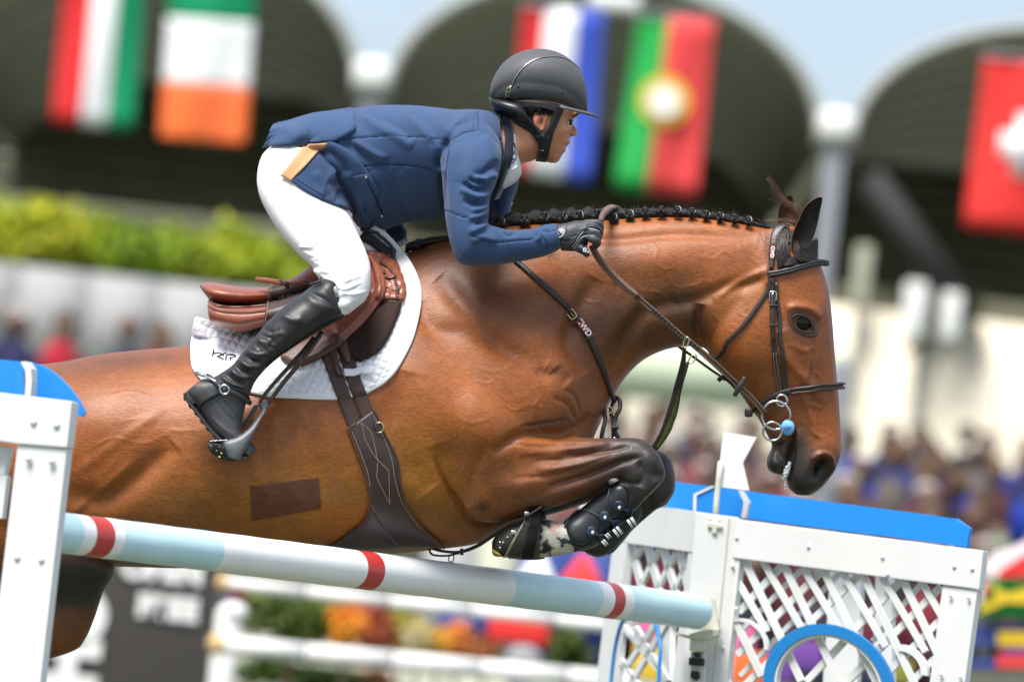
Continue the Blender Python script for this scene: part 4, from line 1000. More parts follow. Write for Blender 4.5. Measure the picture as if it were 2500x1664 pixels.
G = rows_grid([gl, [((a[0]*.75+b[0]*.25), (a[1]*.75+b[1]*.25)) for a, b in zip(gl, gr)], [((a[0]+b[0])/2, (a[1]+b[1])/2) for a, b in zip(gl, gr)], [((a[0]*.25+b[0]*.75), (a[1]*.25+b[1]*.75)) for a, b in zip(gl, gr)], gr], 26, 90)
D = gdepth(G, HS, sm=4)
V, Fc, gtop, gN = sheet(G, D, .007, .004); fixn(mkc('leather_body', V, Fc, MT['girth'], gir)); GS = Surf(V, np.array([f if len(f) == 4 else f+(f[-1],) for f in Fc]))
# belly guard plate: fills the lower corner under the belly
gb = [ta((2124, 540), (2150, 640), (2200, 730), (2300, 812)), ta((2112, 590), (2100, 660), (2120, 740), (2160, 812)), ta((2060, 660), (2030, 720), (2010, 770), (2010, 806)), ta((1960, 735), (1930, 760), (1900, 785), (1880, 796))]
for pts, m_ in (([gl[i] for i in range(len(gl))], 'saddled'), ([gr[i] for i in range(len(gr))], 'saddled')):
    W_, N_ = Two(HS).line(pts, 90, .008); fixn(mkc('piping', *tube(W_, .0032, 8), MT[m_], gir))
W_, N_ = Two(GS, HS).line(S6((1170, 1272), (1215, 1240), (1245, 1180), (1290, 1150), (1336, 1140)), 30, .001); fixn(mkc('piping', *tube(W_, .0028, 8), MT['saddled'], gir))
G = rows_grid([tu((255, 570), (330, 680), (415, 800)), ta((2100, 640), (2060, 730), (2000, 806)), ta((1990, 722), (1930, 765), (1875, 800))], 20, 24)
V, Fc, _, _ = sheet(G, gdepth(G, Two(GS, HS), sm=3), .003, .002); fixn(mkc('belly_guard', V, Fc, MT['girthbelly'], gir))
GS2 = Two(GS, HS)
for pts in ([(190, 75), (255, 200), (285, 300), (280, 395), (355, 545), (352, 355), (285, 290), (215, 200), (190, 75)],):
    P = cr(tu(*pts), 20); 
for seg in ([(192, 80), (215, 175), (255, 250), (285, 290), (352, 355), (356, 545), (282, 395), (287, 300)], [(192, 80), (245, 130), (268, 200), (287, 300)], [(140, 130), (200, 280), (238, 400), (248, 540), (330, 680), (412, 800)], [(262, 35), (318, 150), (368, 290), (390, 420), (440, 560), (540, 700)]):
    P = []
    for a, b in zip(seg[:-1], seg[1:]):
        nn = max(2, int(math.dist(a, b)/6)); P += [(a[0]+(b[0]-a[0])*i/nn, a[1]+(b[1]-a[1])*i/nn) for i in range(nn)]
    if len(seg) == 4 or seg[0] == (140, 130) or seg[0] == (262, 35): P = [tuple(x) for x in cr(seg, len(P))]
    P = tu(*P); mb = MB()
    for i in range(0, len(P)-1):
        d = GS2.depth(*P[i]); d2 = GS2.depth(*P[i+1])
        if np.isnan(d) or np.isnan(d2): continue
        a = q(P[i][0], P[i][1], d-.0008); b = q(P[i+1][0], P[i+1][1], d2-.0008); mb.add(*tube([a, a+(b-a)*.72], .00075, 4))
    if mb.V: mb.obj('stitching', MT['stitch'], gir)
c = tu((297, 106))[0]; dd = GS2.depth(*c); ring(q(c[0], c[1], dd-.006), 12.0*K, .0020, gir, MT['brass'], 'dee_ring', sx=.82)
strap('ring_tab', tu((278, 85), (272, 104), (286, 128)), 8, .004, MT['strap'], gir, GS2, off=.003)
# billets
strap('billet', S6((1060, 700), (1080, 800), (1098, 915)), [19, 18, 9], .004, MT['saddled'], gir, BP, off=.010)
strap('billet', S6((1120, 690), (1150, 780), (1168, 835)), [24, 24, 12], .004, MT['saddled'], gir, BP, off=.012)
# ---------------- saddle
sad = thing('saddle', 'chestnut brown leather jumping saddle on the white quilted pad', 'saddle', q(800, 780, -.2))
DS = lambda x, y: float(BP.depth(x, y))
seat = [(*S6((140, 272))[0], *S6((146, 292))[0], 0, .05), (*S6((168, 256))[0], *S6((190, 350))[0], 0, .12), (*S6((230, 255))[0], *S6((240, 400))[0], 0, .155), (*S6((340, 272))[0], *S6((340, 418))[0], 0, .165), (*S6((480, 290))[0], *S6((480, 418))[0], 0, .160), (*S6((620, 284))[0], *S6((640, 400))[0], 0, .145),
        (*S6((760, 235))[0], *S6((800, 380))[0], 0, .13), (*S6((880, 160))[0], *S6((960, 330))[0], 0, .12), (*S6((1000, 60))[0], *S6((1100, 250))[0], 0, .11), (*S6((1150, -20))[0], *S6((1240, 160))[0], 0, .10), (*S6((1270, -20))[0], *S6((1300, 80))[0], 0, .07)]
V, Fc = remesh([loft(seat, m=40, exp=2.3)], .004, 4); fastmesh('seat', V, Fc, MT['saddle'], sad)
pan = [(*S6((205, 385))[0], *S6((200, 470))[0], -.10, .07), (*S6((225, 400))[0], *S6((225, 540))[0], -.12, .10), (*S6((320, 425))[0], *S6((320, 575))[0], -.13, .11), (*S6((430, 430))[0], *S6((430, 602))[0], -.14, .115), (*S6((560, 425))[0], *S6((560, 570))[0], -.15, .115), (*S6((700, 400))[0], *S6((700, 540))[0], -.16, .11), (*S6((900, 330))[0], *S6((900, 480))[0], -.17, .09)]
pan2 = [(a, b, c, d, -y, w) for a, b, c, d, y, w in pan]
V, Fc = remesh([loft(pan, m=36, exp=2.6), loft(pan2, m=36, exp=2.6)], .004, 5); fastmesh('panel', V, Fc, MT['saddle'], sad)
SS = Surf(V, Fc)
for pts, r, m_ in (([(205, 385), (235, 415), (300, 430), (450, 432), (600, 418)], .0035, 'saddled'), ([(200, 400), (225, 432), (290, 452), (450, 462), (598, 448)], .0028, 'saddle'), ([(196, 420), (240, 450), (330, 466), (450, 470), (594, 458)], .0018, 'saddled')):
    W_, N_ = SS.line(S6(*pts), 50, .0015, smooth=6); fixn(mkc('welt', *tube(W_, r, 8), MT[m_], sad))
# forward block, sweat flap, main flap
SP = Two(HS, PS)
fl_s = [S6((1000, 360), (1200, 330), (1390, 372), (1548, 395)), S6((1010, 470), (1200, 480), (1370, 500), (1518, 500)), S6((1040, 600), (1200, 620), (1340, 640), (1465, 630)), S6((1090, 700), (1200, 730), (1300, 740), (1395, 735)), S6((1150, 780), (1190, 800), (1250, 808), (1310, 795))]
G = rows_grid(fl_s, 40, 44); V, Fc, _, _ = sheet(G, gdepth(G, SP, sm=6), .008, .006); fixn(mkc('sweat_flap', V, Fc, MT['suede'], sad)); SF1 = Surf(V, np.array(Fc))
blk = [S6((1290, 30), (1340, 40), (1400, 66), (1440, 95)), S6((1300, 120), (1380, 120), (1460, 125), (1520, 165)), S6((1310, 220), (1400, 215), (1490, 220), (1562, 245)), S6((1310, 300), (1400, 300), (1500, 310), (1578, 325)), S6((1300, 380), (1390, 384), (1480, 386), (1552, 392))]
G = rows_grid(blk, 44, 36)
bz = np.outer(np.sin(np.linspace(0, PI, 44))**.6, np.sin(np.linspace(.3, PI, 36))**.7)*.016
V, Fc, _, _ = sheet(G, gdepth(G, Two(HS, PS, SF1), sm=6), .007, .005, disp=bz); fixn(mkc('knee_block', V, Fc, MT['saddle'], sad)); SF2 = Surf(V, np.array(Fc))
T3 = Two(SF1, SF2, PS, HS)
fo = S6((1295, 40), (1360, 95), (1410, 180), (1432, 265), (1424, 350), (1378, 425), (1280, 545), (1172, 645), (1110, 700), (1000, 772), (870, 828), (760, 822)); fi = S6((1180, 40), (1200, 110), (1210, 190), (1200, 270), (1180, 350), (1120, 420), (1040, 500), (950, 560), (880, 610), (800, 680), (740, 740), (700, 790))
fm = [((a[0]+b[0])/2, (a[1]+b[1])/2) for a, b in zip(fo, fi)]; fq = [((a[0]*.8+b[0]*.2), (a[1]*.8+b[1]*.2)) for a, b in zip(fo, fi)]
G = rows_grid([fi, fm, fq, fo], 34, 80)
roll = np.zeros((34, 80)); ii = np.arange(34)[:, None]; roll += .009*np.exp(-((ii-25)/5.0)**2)*np.ones((1, 80))-.003*np.exp(-((ii-31)/1.4)**2)-.003*np.exp(-((ii-18)/3)**2)
jj = np.arange(80)[None]; roll *= sstep(2, 10, jj)*(1-.6*sstep(50, 62, jj)); roll = np.where(jj > 52, roll*.35, roll)
V, Fc, ft, _ = sheet(G, gdepth(G, T3, sm=10), .009, .004, disp=roll); fixn(mkc('flap', V, Fc, MT['saddle'], sad)); SF3 = Surf(V, np.array(Fc))
G2 = G[:, 50:]; V, Fc, _, _ = sheet(G2, gdepth(G2, Two(SF3), sm=3), .002, .001); fixn(mkc('flap_grip', V, Fc, MT['saddled'], sad))
T4 = Two(SF1, SF2, SF3, PS, HS)
def stitches(seg, tr, par, surf, m_='stitch', step=5.0, r=.0007, lift=.0008):
    P = cr(tr(*seg), max(4, int(sum(math.dist(a, b) for a, b in zip(tr(*seg)[:-1], tr(*seg)[1:]))/step))); mb_ = MB()
    for i in range(len(P)-1):
        d = surf.depth(*P[i]); d2 = surf.depth(*P[i+1])
        if np.isnan(d) or np.isnan(d2): continue
        a = q(P[i][0], P[i][1], d-lift); b = q(P[i+1][0], P[i+1][1], d2-lift); mb_.add(*tube([a, a+(b-a)*.68], r, 4))
    if mb_.V: mb_.obj('stitching', MT[m_], par)
for seg in ([(1415, 378), (1480, 382), (1545, 388)], [(1300, 60), (1365, 130), (1405, 230), (1412, 320), (1380, 395)], [(1410, 150), (1440, 260), (1475, 330), (1430, 345)], [(1130, 600), (1165, 650)], [(1145, 592), (1178, 640)], [(1150, 690), (1060, 745), (940, 800)]):
    stitches(seg, S6, sad, T4)
W_, N_ = T4.line(S6((1395, 120), (1450, 150), (1490, 195), (1475, 225), (1430, 215), (1405, 170)), 36, .002); fixn(mkc('stirrup_keeper', *ribbon(W_, .008, .003, N_), MT['saddled'], sad))
for i in range(11):
    c = S6((1497+i*2.6-max(0, i-5)*2.2, 215+i*15))[0]; d = T4.depth(*c)
    if not np.isnan(d): mkc('lacing', *tube([q(c[0]-4.5, c[1]-1, d-.001), q(c[0], c[1], d-.0035), q(c[0]+4.5, c[1]+1.5, d-.001)], .0011, 5), MT['saddled'], sad)
# seat cover strap (dark band) over the waist of the saddle
cv = [S6((625, 258), (720, 262), (870, 268), (960, 250)), S6((612, 330), (700, 335), (830, 340), (920, 330)), S6((598, 420), (680, 425), (800, 425), (880, 410)), S6((585, 545), (650, 540), (720, 520), (800, 480))]
G = rows_grid(cv, 30, 30); allS = Two(SS, Surf(*remesh([loft(seat, m=30, exp=2.3)], .008, 4)))
V, Fc, _, _ = sheet(G, gdepth(G, allS, sm=6), .003, .004); fixn(mkc('leather_cover', V, Fc, MT['brown'], sad)); SC = Surf(V, np.array(Fc))
c = S6((715, 368))[0]; text('embossing', 'CWD', q(c[0], c[1], SC.depth(*c)-.0012), .025, MT['band'], sad, ext=.0005, bold=.0010)
stitches([(632, 275), (618, 350), (604, 440), (592, 540)], S6, sad, SC)
strap('cover_strap', S6((530, 232), (620, 242), (720, 258), (800, 252), (880, 235), (940, 258)), [11, 12, 13, 12, 12, 10], .005, MT['saddle'], sad, depth=[-.14, -.155, -.172, -.18, -.19, -.20])
strap('cover_strap', S6((698, 238), (735, 262), (750, 292)), [9, 12, 9], .004, MT['brown'], sad, depth=[-.180, -.190, -.180])
strap('cover_strap', S6((880, 232), (925, 255), (955, 282)), [9, 10, 8], .004, MT['brown'], sad, depth=[-.195, -.205, -.20])
# ---------------- stirrup and leather
sti = thing('stirrup', 'grey wide tread stirrup hanging on brown leathers under the rider boot', 'stirrup', q(620, 1080, -.40))
d0 = -.365
strap('stirrup_leather', S6((985, 600), (920, 700), (820, 830), (720, 950), (640, 1060), (612, 1100)), [12, 12, 12, 12, 11, 10], .004, MT['brown'], sti, depth=[-.345, -.375, -.405, -.40, -.40, -.40])
strap('stirrup_leather', S6((930, 640), (850, 740), (740, 860), (650, 960), (585, 1040), (556, 1090), (560, 1112)), [10, 11, 11, 11, 10, 9, 8], .004, MT['brown'], sti, depth=[-.335, -.362, -.385, -.385, -.39, -.395, -.40])
iron = [(*S6((548, 1085))[0], *S6((615, 1085))[0], -.40, .009), (*S6((545, 1110))[0], *S6((617, 1105))[0], -.40, .011), (*S6((560, 1150))[0], *S6((606, 1140))[0], -.405, .010), (*S6((520, 1215))[0], *S6((568, 1205))[0], -.42, .010), (*S6((465, 1280))[0], *S6((530, 1275))[0], -.435, .011), (*S6((390, 1330))[0], *S6((490, 1345))[0], -.445, .012), (*S6((320, 1352))[0], *S6((450, 1420))[0], -.45, .014), (*S6((300, 1380))[0], *S6((425, 1470))[0], -.45, .016), (*S6((330, 1470))[0], *S6((408, 1490))[0], -.45, .014)]
tread = [(*S6((195, 1395))[0], *S6((205, 1402))[0], -.385, .05), (*S6((205, 1355))[0], *S6((225, 1440))[0], -.385, .066), (*S6((270, 1350))[0], *S6((280, 1478))[0], -.385, .070), (*S6((330, 1352))[0], *S6((330, 1495))[0], -.385, .070), (*S6((390, 1400))[0], *S6((385, 1498))[0], -.385, .066), (*S6((410, 1460))[0], *S6((405, 1492))[0], -.385, .05)]
iron2 = [(a-16 if i > 1 else a, b-14 if i > 1 else b, c-16 if i > 1 else c, d-14 if i > 1 else d, -.40+.09*min(1, i/5), w) for i, (a, b, c, d, y, w) in enumerate(iron)]
V, Fc = remesh([loft(iron, m=24), loft(iron2, m=20)], .0016, 6); fastmesh('iron', V, Fc, MT['stirrup'], sti)
V, Fc = remesh([loft(tread, m=40, exp=3.0)], .002, 2); fastmesh('tread', V, Fc, MT['sole'], sti)
mb = MB()
for i in range(12):
    c = S6((212+i*10, 1352-i*.6))[0]; mb.add(*tube([q(c[0], c[1]-1, -.445), q(c[0]+1, c[1]+3, -.452)], .0012, 5))
mb.obj('tread_grip', MT['steel'], sti)
rbm = random.Random(4)
for i in range(14):
    c = S6((rbm.uniform(245, 380), rbm.uniform(1390, 1475)))[0]; mkc('grip_stud', *ball(q(c[0], c[1], -.4545), (.0028, .0012, .0018), 8, 5), MT['brass'], sti)
G = rows_grid([S6((222, 1375), (300, 1385), (375, 1440)), S6((230, 1420), (290, 1450), (385, 1485))], 8, 16); V, Fc, _, _ = sheet(G, np.full((8, 16), -.4535), .002); fixn(mkc('tread_plate', V, Fc, MT['nostril'], sti))
# ---------------- bridle
bri = thing('bridle', 'dark leather bridle with stitched noseband on the horse head', 'bridle', q(1900, 700, -.08))
hp_, W1, N1 = strap('headpiece', tH((1265, 448), (1215, 445), (1175, 480), (1140, 560), (1122, 680), (1115, 780), (1108, 858)), [26, 26, 25, 24, 22, 20, 10], .0035, MT['strap'], bri, HS, off=.003)
def outline(o, W_, N_, w, par, m_='brown', r=.0006, lift=.0035, inset=.0022, i0=0, i1=None):
    Tn = np.gradient(W_, axis=0); Tn /= np.linalg.norm(Tn, axis=1)[:, None]; A = np.cross(N_, Tn); w = np.broadcast_to(w, (len(W_),))[:, None]
    for sgn in (-1, 1): mkc('stitching', *tube((W_+A*sgn*(w/2-inset)+N_*lift)[i0:i1], r, 4), MT[m_], par)
outline(hp_, W1, N1, 22*K, bri, 'tboote')
def label(nm, tr, quad, surf, txt, size, par, off=.0045):
    """red tag with raised white letters; quad = start, end of the reading line and half width px"""
    a, b, hw = quad; a, b = np.array(tr(a)[0]), np.array(tr(b)[0]); d = (b-a)/np.linalg.norm(b-a)
    W_, N_ = surf.line([tuple(a), tuple((a+b)/2), tuple(b)], 8, off); o = fixn(mkc(nm, *ribbon(W_, hw*2*K, .0012, N_), MT['redlabel'], par))
    ax = W_[-1]-W_[0]; ax /= np.linalg.norm(ax); nn = N_[4]-ax*(N_[4]@ax); nn /= np.linalg.norm(nn); ay = np.cross(nn, ax)
    text('lettering', txt, W_[4]+nn*.0022+(W_[0]+W_[-1]-W_[3]-W_[4])*.0, size, MT['print'], o, ax=ax, ay=ay, ext=.0004, bold=size*.02)
label('name_tag', tH, ((1128, 640), (1118, 748), 5.2), HS, 'CWD', .0115, bri, off=.0068)
bb, W2, N2 = strap('browband', tH((1068, 895), (1150, 890), (1260, 868), (1370, 835), (1470, 805), (1560, 795), (1625, 800)), [13, 13, 14, 16, 17, 17, 16], .006, MT['strap'], bri, HS, off=.004, smooth=6)
Pw = W2+N2*.006; 
for sh in (-.3, .12): mkc('browband_roll', *tube(Pw+UP*sh*.014, .0022, 6), MT['tboote'], bri)
c = tH((1628, 795))[0]
mb = MB()
for i in range(60): mb.add(*ball(q(c[0]+rbm.uniform(-4, 1.5), c[1]+rbm.uniform(-7, 6), rbm.uniform(-.03, .02)), rbm.uniform(.001, .0025), 6, 4))
mb.obj('browband_fleece', MT['pad'], bri)
ck, W3, N3 = strap('cheekpiece', tH((1128, 925), (1112, 1080), (1112, 1200), (1118, 1380), (1130, 1568))+tM((898, 120), (908, 260), (935, 420), (960, 550)), [12, 12, 12, 13, 12, 12, 13, 12, 11], .0035, MT['strap'], bri, HS, off=.004, smooth=6)
outline(ck, W3, N3, 12.4*K, bri, 'stitch', r=.0004, i0=int(len(W3)*.62), inset=.0026, lift=.004)
strap('cheek_tab', tH((1113, 1085), (1110, 1200), (1112, 1380), (1125, 1535)), [14, 14, 14, 8], .0035, MT['strap'], bri, HS, off=.009, smooth=6)
holes(W3, N3, [int(len(W3)*u) for u in (.02, .055, .15, .24, .285)], .0013, ck, lift=.0052)
for yy in (1210, 1390): strap('keeper', tH((1082, yy-2), (1112, yy), (1148, yy+4)), 6, .004, MT['strap'], bri, HS, off=.012, n=8)
nb, W4, N4 = strap('noseband_strap', tH((1160, 980), (1170, 1150), (1182, 1300), (1195, 1568))+tM((968, 100), (982, 300), (1000, 490)), [7, 10, 11, 11, 12, 12, 12], .0032, MT['strap'], bri, HS, off=.004, smooth=6)
tlh, W5, N5 = strap('throatlash', tH((1105, 935), (1085, 1010), (1040, 1110), (960, 1230), (860, 1370), (760, 1480), (690, 1550))+tM((440, 140), (385, 190), (345, 225)), [11, 10, 10, 10, 10, 10, 10, 10, 10, 10], .0035, MT['strap'], bri, HS, off=.004, smooth=6)
ns, W6, N6 = strap('noseband', tM((1503, 452), (1440, 456), (1300, 466), (1150, 480), (1010, 502), (920, 532), (820, 590), (740, 645), (660, 700)), [18, 17, 17, 17, 17, 15, 14, 13, 13], .006, MT['strap'], bri, HS, off=.004, smooth=8)
for sh in (-.32, .30): mkc('noseband_roll', *tube((W6+N6*.0065+UP*sh*.016)[:int(len(W6)*.55)], .0026, 6), MT['brown'], bri)
c = tM((663, 697))[0]; mkc('noseband_buckle', *box(q(c[0], c[1], -.045), .018, .030, .020, R=np.array([RT, FW, UP]).T, bev=.004), MT['strap'], bri)
# buckle
def buckle(tr, c, w, h, par, surf, off=.012, ang=0, m_='steel'):
    p = tr(c)[0]; d = surf.depth(*p); a = np.linspace(0, 2*PI, 25)[:-1]
    sq = [(np.sign(math.cos(t))*abs(math.cos(t))**.5*w/2, np.sign(math.sin(t))*abs(math.sin(t))**.5*h/2) for t in a]; ca, sa = math.cos(ang), math.sin(ang)
    P = [q(p[0]+x*ca-y*sa, p[1]+x*sa+y*ca, d-off) for x, y in sq]; o = mkc('buckle', *tube(P, .0017, 8, closed=True), MT[m_], par)
    mkc('buckle_tongue', *tube([q(p[0]-(h/2)*0-y*0, p[1], d-off-.001) if False else q(p[0]-sa*(-h/2), p[1]+ca*(-h/2), d-off), q(p[0]-sa*(h/2), p[1]+ca*(h/2), d-off-.001)], .0011, 6), MT[m_], o)
buckle(tH, (1124, 1110), 17, 24, bri, HS)
# bit
bit = thing('bit', 'steel gag bit rings with pale blue rubber ball at the corner of the mouth', 'bit', q(1900, 1010, -.08))
c = tM((912, 722))[0]; dd = -.082
ring(q(c[0], c[1], dd), 34.5*K, .0031, bit, MT['steel'], 'bit_ring', sx=1.0, tilt=0.1)
c = tM((880, 868))[0]; ring(q(c[0], c[1], dd-.004), 22.5*K, .0026, bit, MT['steel'], 'lower_ring', tilt=0.1)
c = tM((966, 587))[0]; ring(q(c[0], c[1], dd-.002), 13.4*K, .0026, bit, MT['steel'], 'cheek_ring', tilt=0.1)
c = tM((1020, 833))[0]; mkc('ball_stop', *ball(q(c[0], c[1], dd+.006), (.0160, .0150, .0185), 24, 16), MT['blueball'], bit)
G = rows_grid([tM((965, 830), (1000, 775), (1060, 830)), tM((965, 835), (1010, 850), (1058, 828))], 6, 10); V, Fc, _, _ = sheet(G, np.full((6, 10), dd-.011), .004); fixn(mkc('rubber_fold', V, Fc, MT['blueball'], bit))
# ---------------- reins
rein = thing('reins', 'brown reins from the gloved hand to the bit, rubber grip near the hand', 'reins', q(1600, 760, -.15))
rp_ = [(1444, 598), (1457, 624), (1475, 648), (1500, 675), (1524, 698), (1556, 724)]
rr, W7, N7 = strap('rubber_grip', rp_, [16, 17, 18, 18, 18, 17], .006, MT['rubber'], rein, depth=[-.178, -.175, -.172, -.172, -.175, -.178])
strap('grip_edge', rp_, 5, .008, MT['brown'], rein, depth=[-.178, -.175, -.172, -.172, -.175, -.178])
r2, W8, N8 = strap('leather_rein', [(1545, 715)]+t5((1900, 632), (2060, 775))+t6((420, 775), (560, 895), (700, 1025), (790, 1110), (868, 1200)), [15, 14, 14, 14, 14, 15, 16, 14], .004, MT['brown'], rein, depth=[-.175, -.165, -.155, -.15, -.14, -.12, -.10, -.088])
Tn = np.gradient(W8, axis=0); Tn /= np.linalg.norm(Tn, axis=1)[:, None]; A_ = np.cross(-FW, Tn)
u = np.arange(len(W8)); sel = (u > len(W8)*.12) & (u < len(W8)*.5)
Pz = cr(W8[sel], 80); Tz = np.gradient(Pz, axis=0); Tz /= np.linalg.norm(Tz, axis=1)[:, None]; Az = np.cross(-FW, Tz); z = np.arange(80)
for ph in (0, PI): mkc('rein_lacing', *tube(Pz+Az*(np.sin(z*.62+ph)*.0042)[:, None]-FW*.0052, .0009, 5), MT['tboote'], rein)
for sg in (-1, 1): mkc('stitching', *tube(W8+A_*sg*.0045-FW*.0045, .0005, 4), MT['stitch'], rein)
strap('rein_stop', t6((750, 990), (722, 1040), (690, 1095)), [11, 15, 11], .008, MT['strap'], rein, depth=[-.128, -.132, -.128])
strap('rein_stop', t6((600, 1005), (620, 990), (636, 1000)), [11, 12, 10], .006, MT['strap'], rein, depth=[-.01, -.015, -.01])
strap('far_rein', t6((350, 800), (450, 870), (560, 950), (650, 1010), (700, 1060)), [7, 7, 7, 7, 6], .004, MT['strap'], rein, depth=[.11, .10, .09, .08, .07])
strap('rubber_loop', G9((1235, 410), (1275, 310), (1330, 215), (1400, 130), (1480, 75), (1550, 62), (1620, 85), (1690, 135), (1750, 210)), [12, 14, 17, 20, 20, 18, 16, 12, 10], .006, MT['rubber'], rein, depth=[-.16, -.15, -.13, -.10, -.06, -.03, .0, .04, .10], up=-FW+UP*1.2)
strap('loop_edge', G9((1262, 430), (1300, 330), (1360, 240), (1430, 165), (1510, 120), (1580, 110)), [5, 6, 6, 7, 6, 5], .006, MT['brown'], rein, depth=[-.165, -.158, -.14, -.11, -.07, -.04], up=-FW+UP*.6)
# ---------------- breastplate / martingale
mar = thing('martingale', 'brown breastplate martingale with punched neck strap and red tag', 'martingale', q(1400, 780, -.18))
nk, W9, N9 = strap('neck_strap', t5((1075, 322), (1150, 385), (1240, 465), (1330, 548), (1400, 622)), [11, 14, 15, 15, 13], .0035, MT['strap'], mar, HS, off=.004, smooth=6)
nn = len(W9); holes(W9, N9, [int(nn*t) for t in (.10, .27, .42, .56, .70, .85)], .0016, nk, lift=.0045)
nk2, W10, N10 = strap('neck_strap', t5((1400, 622), (1440, 660), (1480, 725), (1515, 790), (1545, 860), (1580, 950), (1615, 1050), (1640, 1130)), [13, 14, 15, 15, 12, 12, 12, 12], .0035, MT['strap'], mar, HS, off=.004, smooth=8)
label('name_tag', t5, ((1440, 662), (1498, 742), 8.0), HS, 'CWD', .0190, mar, off=.0082)
buckle(t5, (1402, 628), 17, 24, mar, HS, ang=-.65, m_='brass')
for a in ((1428, 680), (1500, 762)): strap('keeper', t5((a[0]-22, a[1]+12), a, (a[0]+24, a[1]-16)), 6, .004, MT['strap'], mar, HS, off=.010, n=8)
# rings and yoke at the breast
strap('yoke_strap', t5((1600, 1110), (1585, 1170), (1595, 1230), (1582, 1290), (1572, 1345)), [10, 12, 10, 11, 10], .004, MT['strap'], mar, depth=[-.02, -.03, -.04, -.05, -.05])
strap('yoke_strap', t5((1640, 1100), (1676, 1120), (1680, 1170), (1655, 1220), (1648, 1290), (1672, 1345)), [10, 11, 10, 11, 10, 12], .004, MT['strap'], mar, depth=[-.02, -.03, -.04, -.04, -.05, -.05])
strap('yoke_strap', t5((1610, 1040), (1640, 1120), (1625, 1180), (1640, 1250), (1640, 1345)), [9, 9, 9, 9, 9], .004, MT['strap'], mar, depth=[-.06, -.035, -.03, -.04, -.045])
strap('keeper', t5((1630, 1278), (1672, 1280)), 11, .006, MT['strap'], mar, depth=[-.056, -.056], n=6)
c = t5((1620, 1178))[0]; ring(q(c[0], c[1], -.045), 7*K, .0016, mar, MT['brass'], 'yoke_ring')
c = t5((1600, 1338))[0]
for i in range(3): mkc('buckle', *ball(q(c[0]+i*10, c[1], -.055), (.004, .003, .003), 8, 6), MT['steel'], mar)
# fork with ring on the rein; the olive elastic comes forward past the knee
fk = t6((402, 800), (398, 880), (384, 960), (362, 1060), (338, 1170), (300, 1280), (262, 1350), (225, 1405))
strap('fork_strap', fk, [8, 9, 11, 14, 18, 26, 24, 16], .004, MT['strap'], mar, depth=[-.145, -.13, -.11, -.09, -.08, -.07, -.06, -.05])
MT['olive'] = mat('olive_elastic', (.045, .065, .012), .5, .4, var=.5, vscale=30, bump=[('noise', 60, .3, .002)])
strap('elastic_insert', t6((372, 1060), (352, 1160), (318, 1270), (280, 1345), (245, 1398)), [3, 9, 15, 15, 8], .0055, MT['olive'], mar, depth=[-.0925, -.082, -.072, -.064, -.055])
strap('fork_strap', t6((420, 900), (405, 950), (388, 1010), (372, 1090)), [10, 12, 10, 8], .004, MT['strap'], mar, depth=[-.09, -.09, -.088, -.085])
c = t6((412, 790))[0]; ring(q(c[0], c[1], -.155), 13*K, .0021, mar, MT['brass'], 'rein_ring', sx=.45, ang=.3)
c = t6((448, 885))[0]; ring(q(c[0], c[1], -.07), 13*K, .0018, mar, MT['brass'], 'rein_ring', sx=.5, ang=.7)
# strap between the forelegs
gs = tu((600, 798), (660, 815), (760, 820), (860, 785), (960, 722), (1060, 662), (1150, 612), (1230, 560))
strap('girth_strap', gs, [8, 7, 7, 8, 9, 9, 8, 4], .005, MT['strap'], mar, depth=[-.06, -.06, -.06, -.08, -.12, -.20, -.235, -.235])
strap('girth_strap', tu((585, 805), (600, 835), (680, 842), (760, 826)), [5, 5, 5, 5], .004, MT['strap'], mar, depth=[-.05, -.06, -.06, -.06])
strap('keeper', tu((770, 800), (772, 838)), 8, .008, MT['strap'], mar, depth=[-.062, -.062], n=6)
c = tu((710, 858))[0]; ring(q(c[0], c[1], -.06), 8.5*K, .0013, mar, MT['strap'], 'small_ring', sx=.75, ang=.3)
# ================================================================== RIDER
rid = thing('person', 'rider leaning forward in navy jacket, white breeches, tall black boots and grey helmet', 'person', q(900, 700, -.1))
def H(a, b, y, w, *r): return (*H4(a)[0], *H4(b)[0], y, w)+tuple(r)
def Rr(a, b, y, w, *r): return (*R5(a)[0], *R5(b)[0], y, w)+tuple(r)
def Sx(a, b, y, w, *r): return (*S6(a)[0], *S6(b)[0], y, w)+tuple(r)
# ---- body (skin): head, neck, slim trunk and limbs under the clothes, one continuous mesh
hd = [H((420, 420), (900, 440), 0, .05), H((300, 520), (1010, 560), 0, .070), H((262, 640), (1024, 690), 0, .076), H((290, 730), (1030, 765), 0, .077), H((350, 800), (1000, 800), 0, .075), H((440, 880), (972, 850), 0, .072),
      H((500, 950), (962, 930), 0, .068), H((540, 1010), (950, 990), 0, .064), H((575, 1070), (938, 1040), 0, .059), H((605, 1130), (915, 1085), 0, .052), H((640, 1180), (890, 1140), 0, .042), H((690, 1222), (862, 1190), 0, .034), H((740, 1240), (838, 1228), 0, .022), H((770, 1247), (812, 1243), 0, .010)]
nose = [H((930, 830), (968, 838), 0, .007), H((930, 880), (985, 885), 0, .010), H((930, 925), (1008, 928), 0, .016), H((930, 958), (1024, 956), 0, .021), H((940, 985), (1012, 980), 0, .019), H((945, 996), (965, 992), 0, .010)]
lipu = [H((910, 1030), (946, 1030), 0, .020), H((905, 1055), (950, 1052), 0, .026), H((895, 1078), (926, 1078), 0, .022), H((890, 1090), (905, 1092), 0, .014)]
lipl = [H((870, 1108), (897, 1106), 0, .012), H((865, 1125), (910, 1126), 0, .023), H((860, 1145), (892, 1146), 0, .018)]
chin = [H((780, 1160), (868, 1158), 0, .018), H((780, 1190), (860, 1192), 0, .022), H((770, 1225), (846, 1222), 0, .016), H((775, 1245), (815, 1246), 0, .008)]
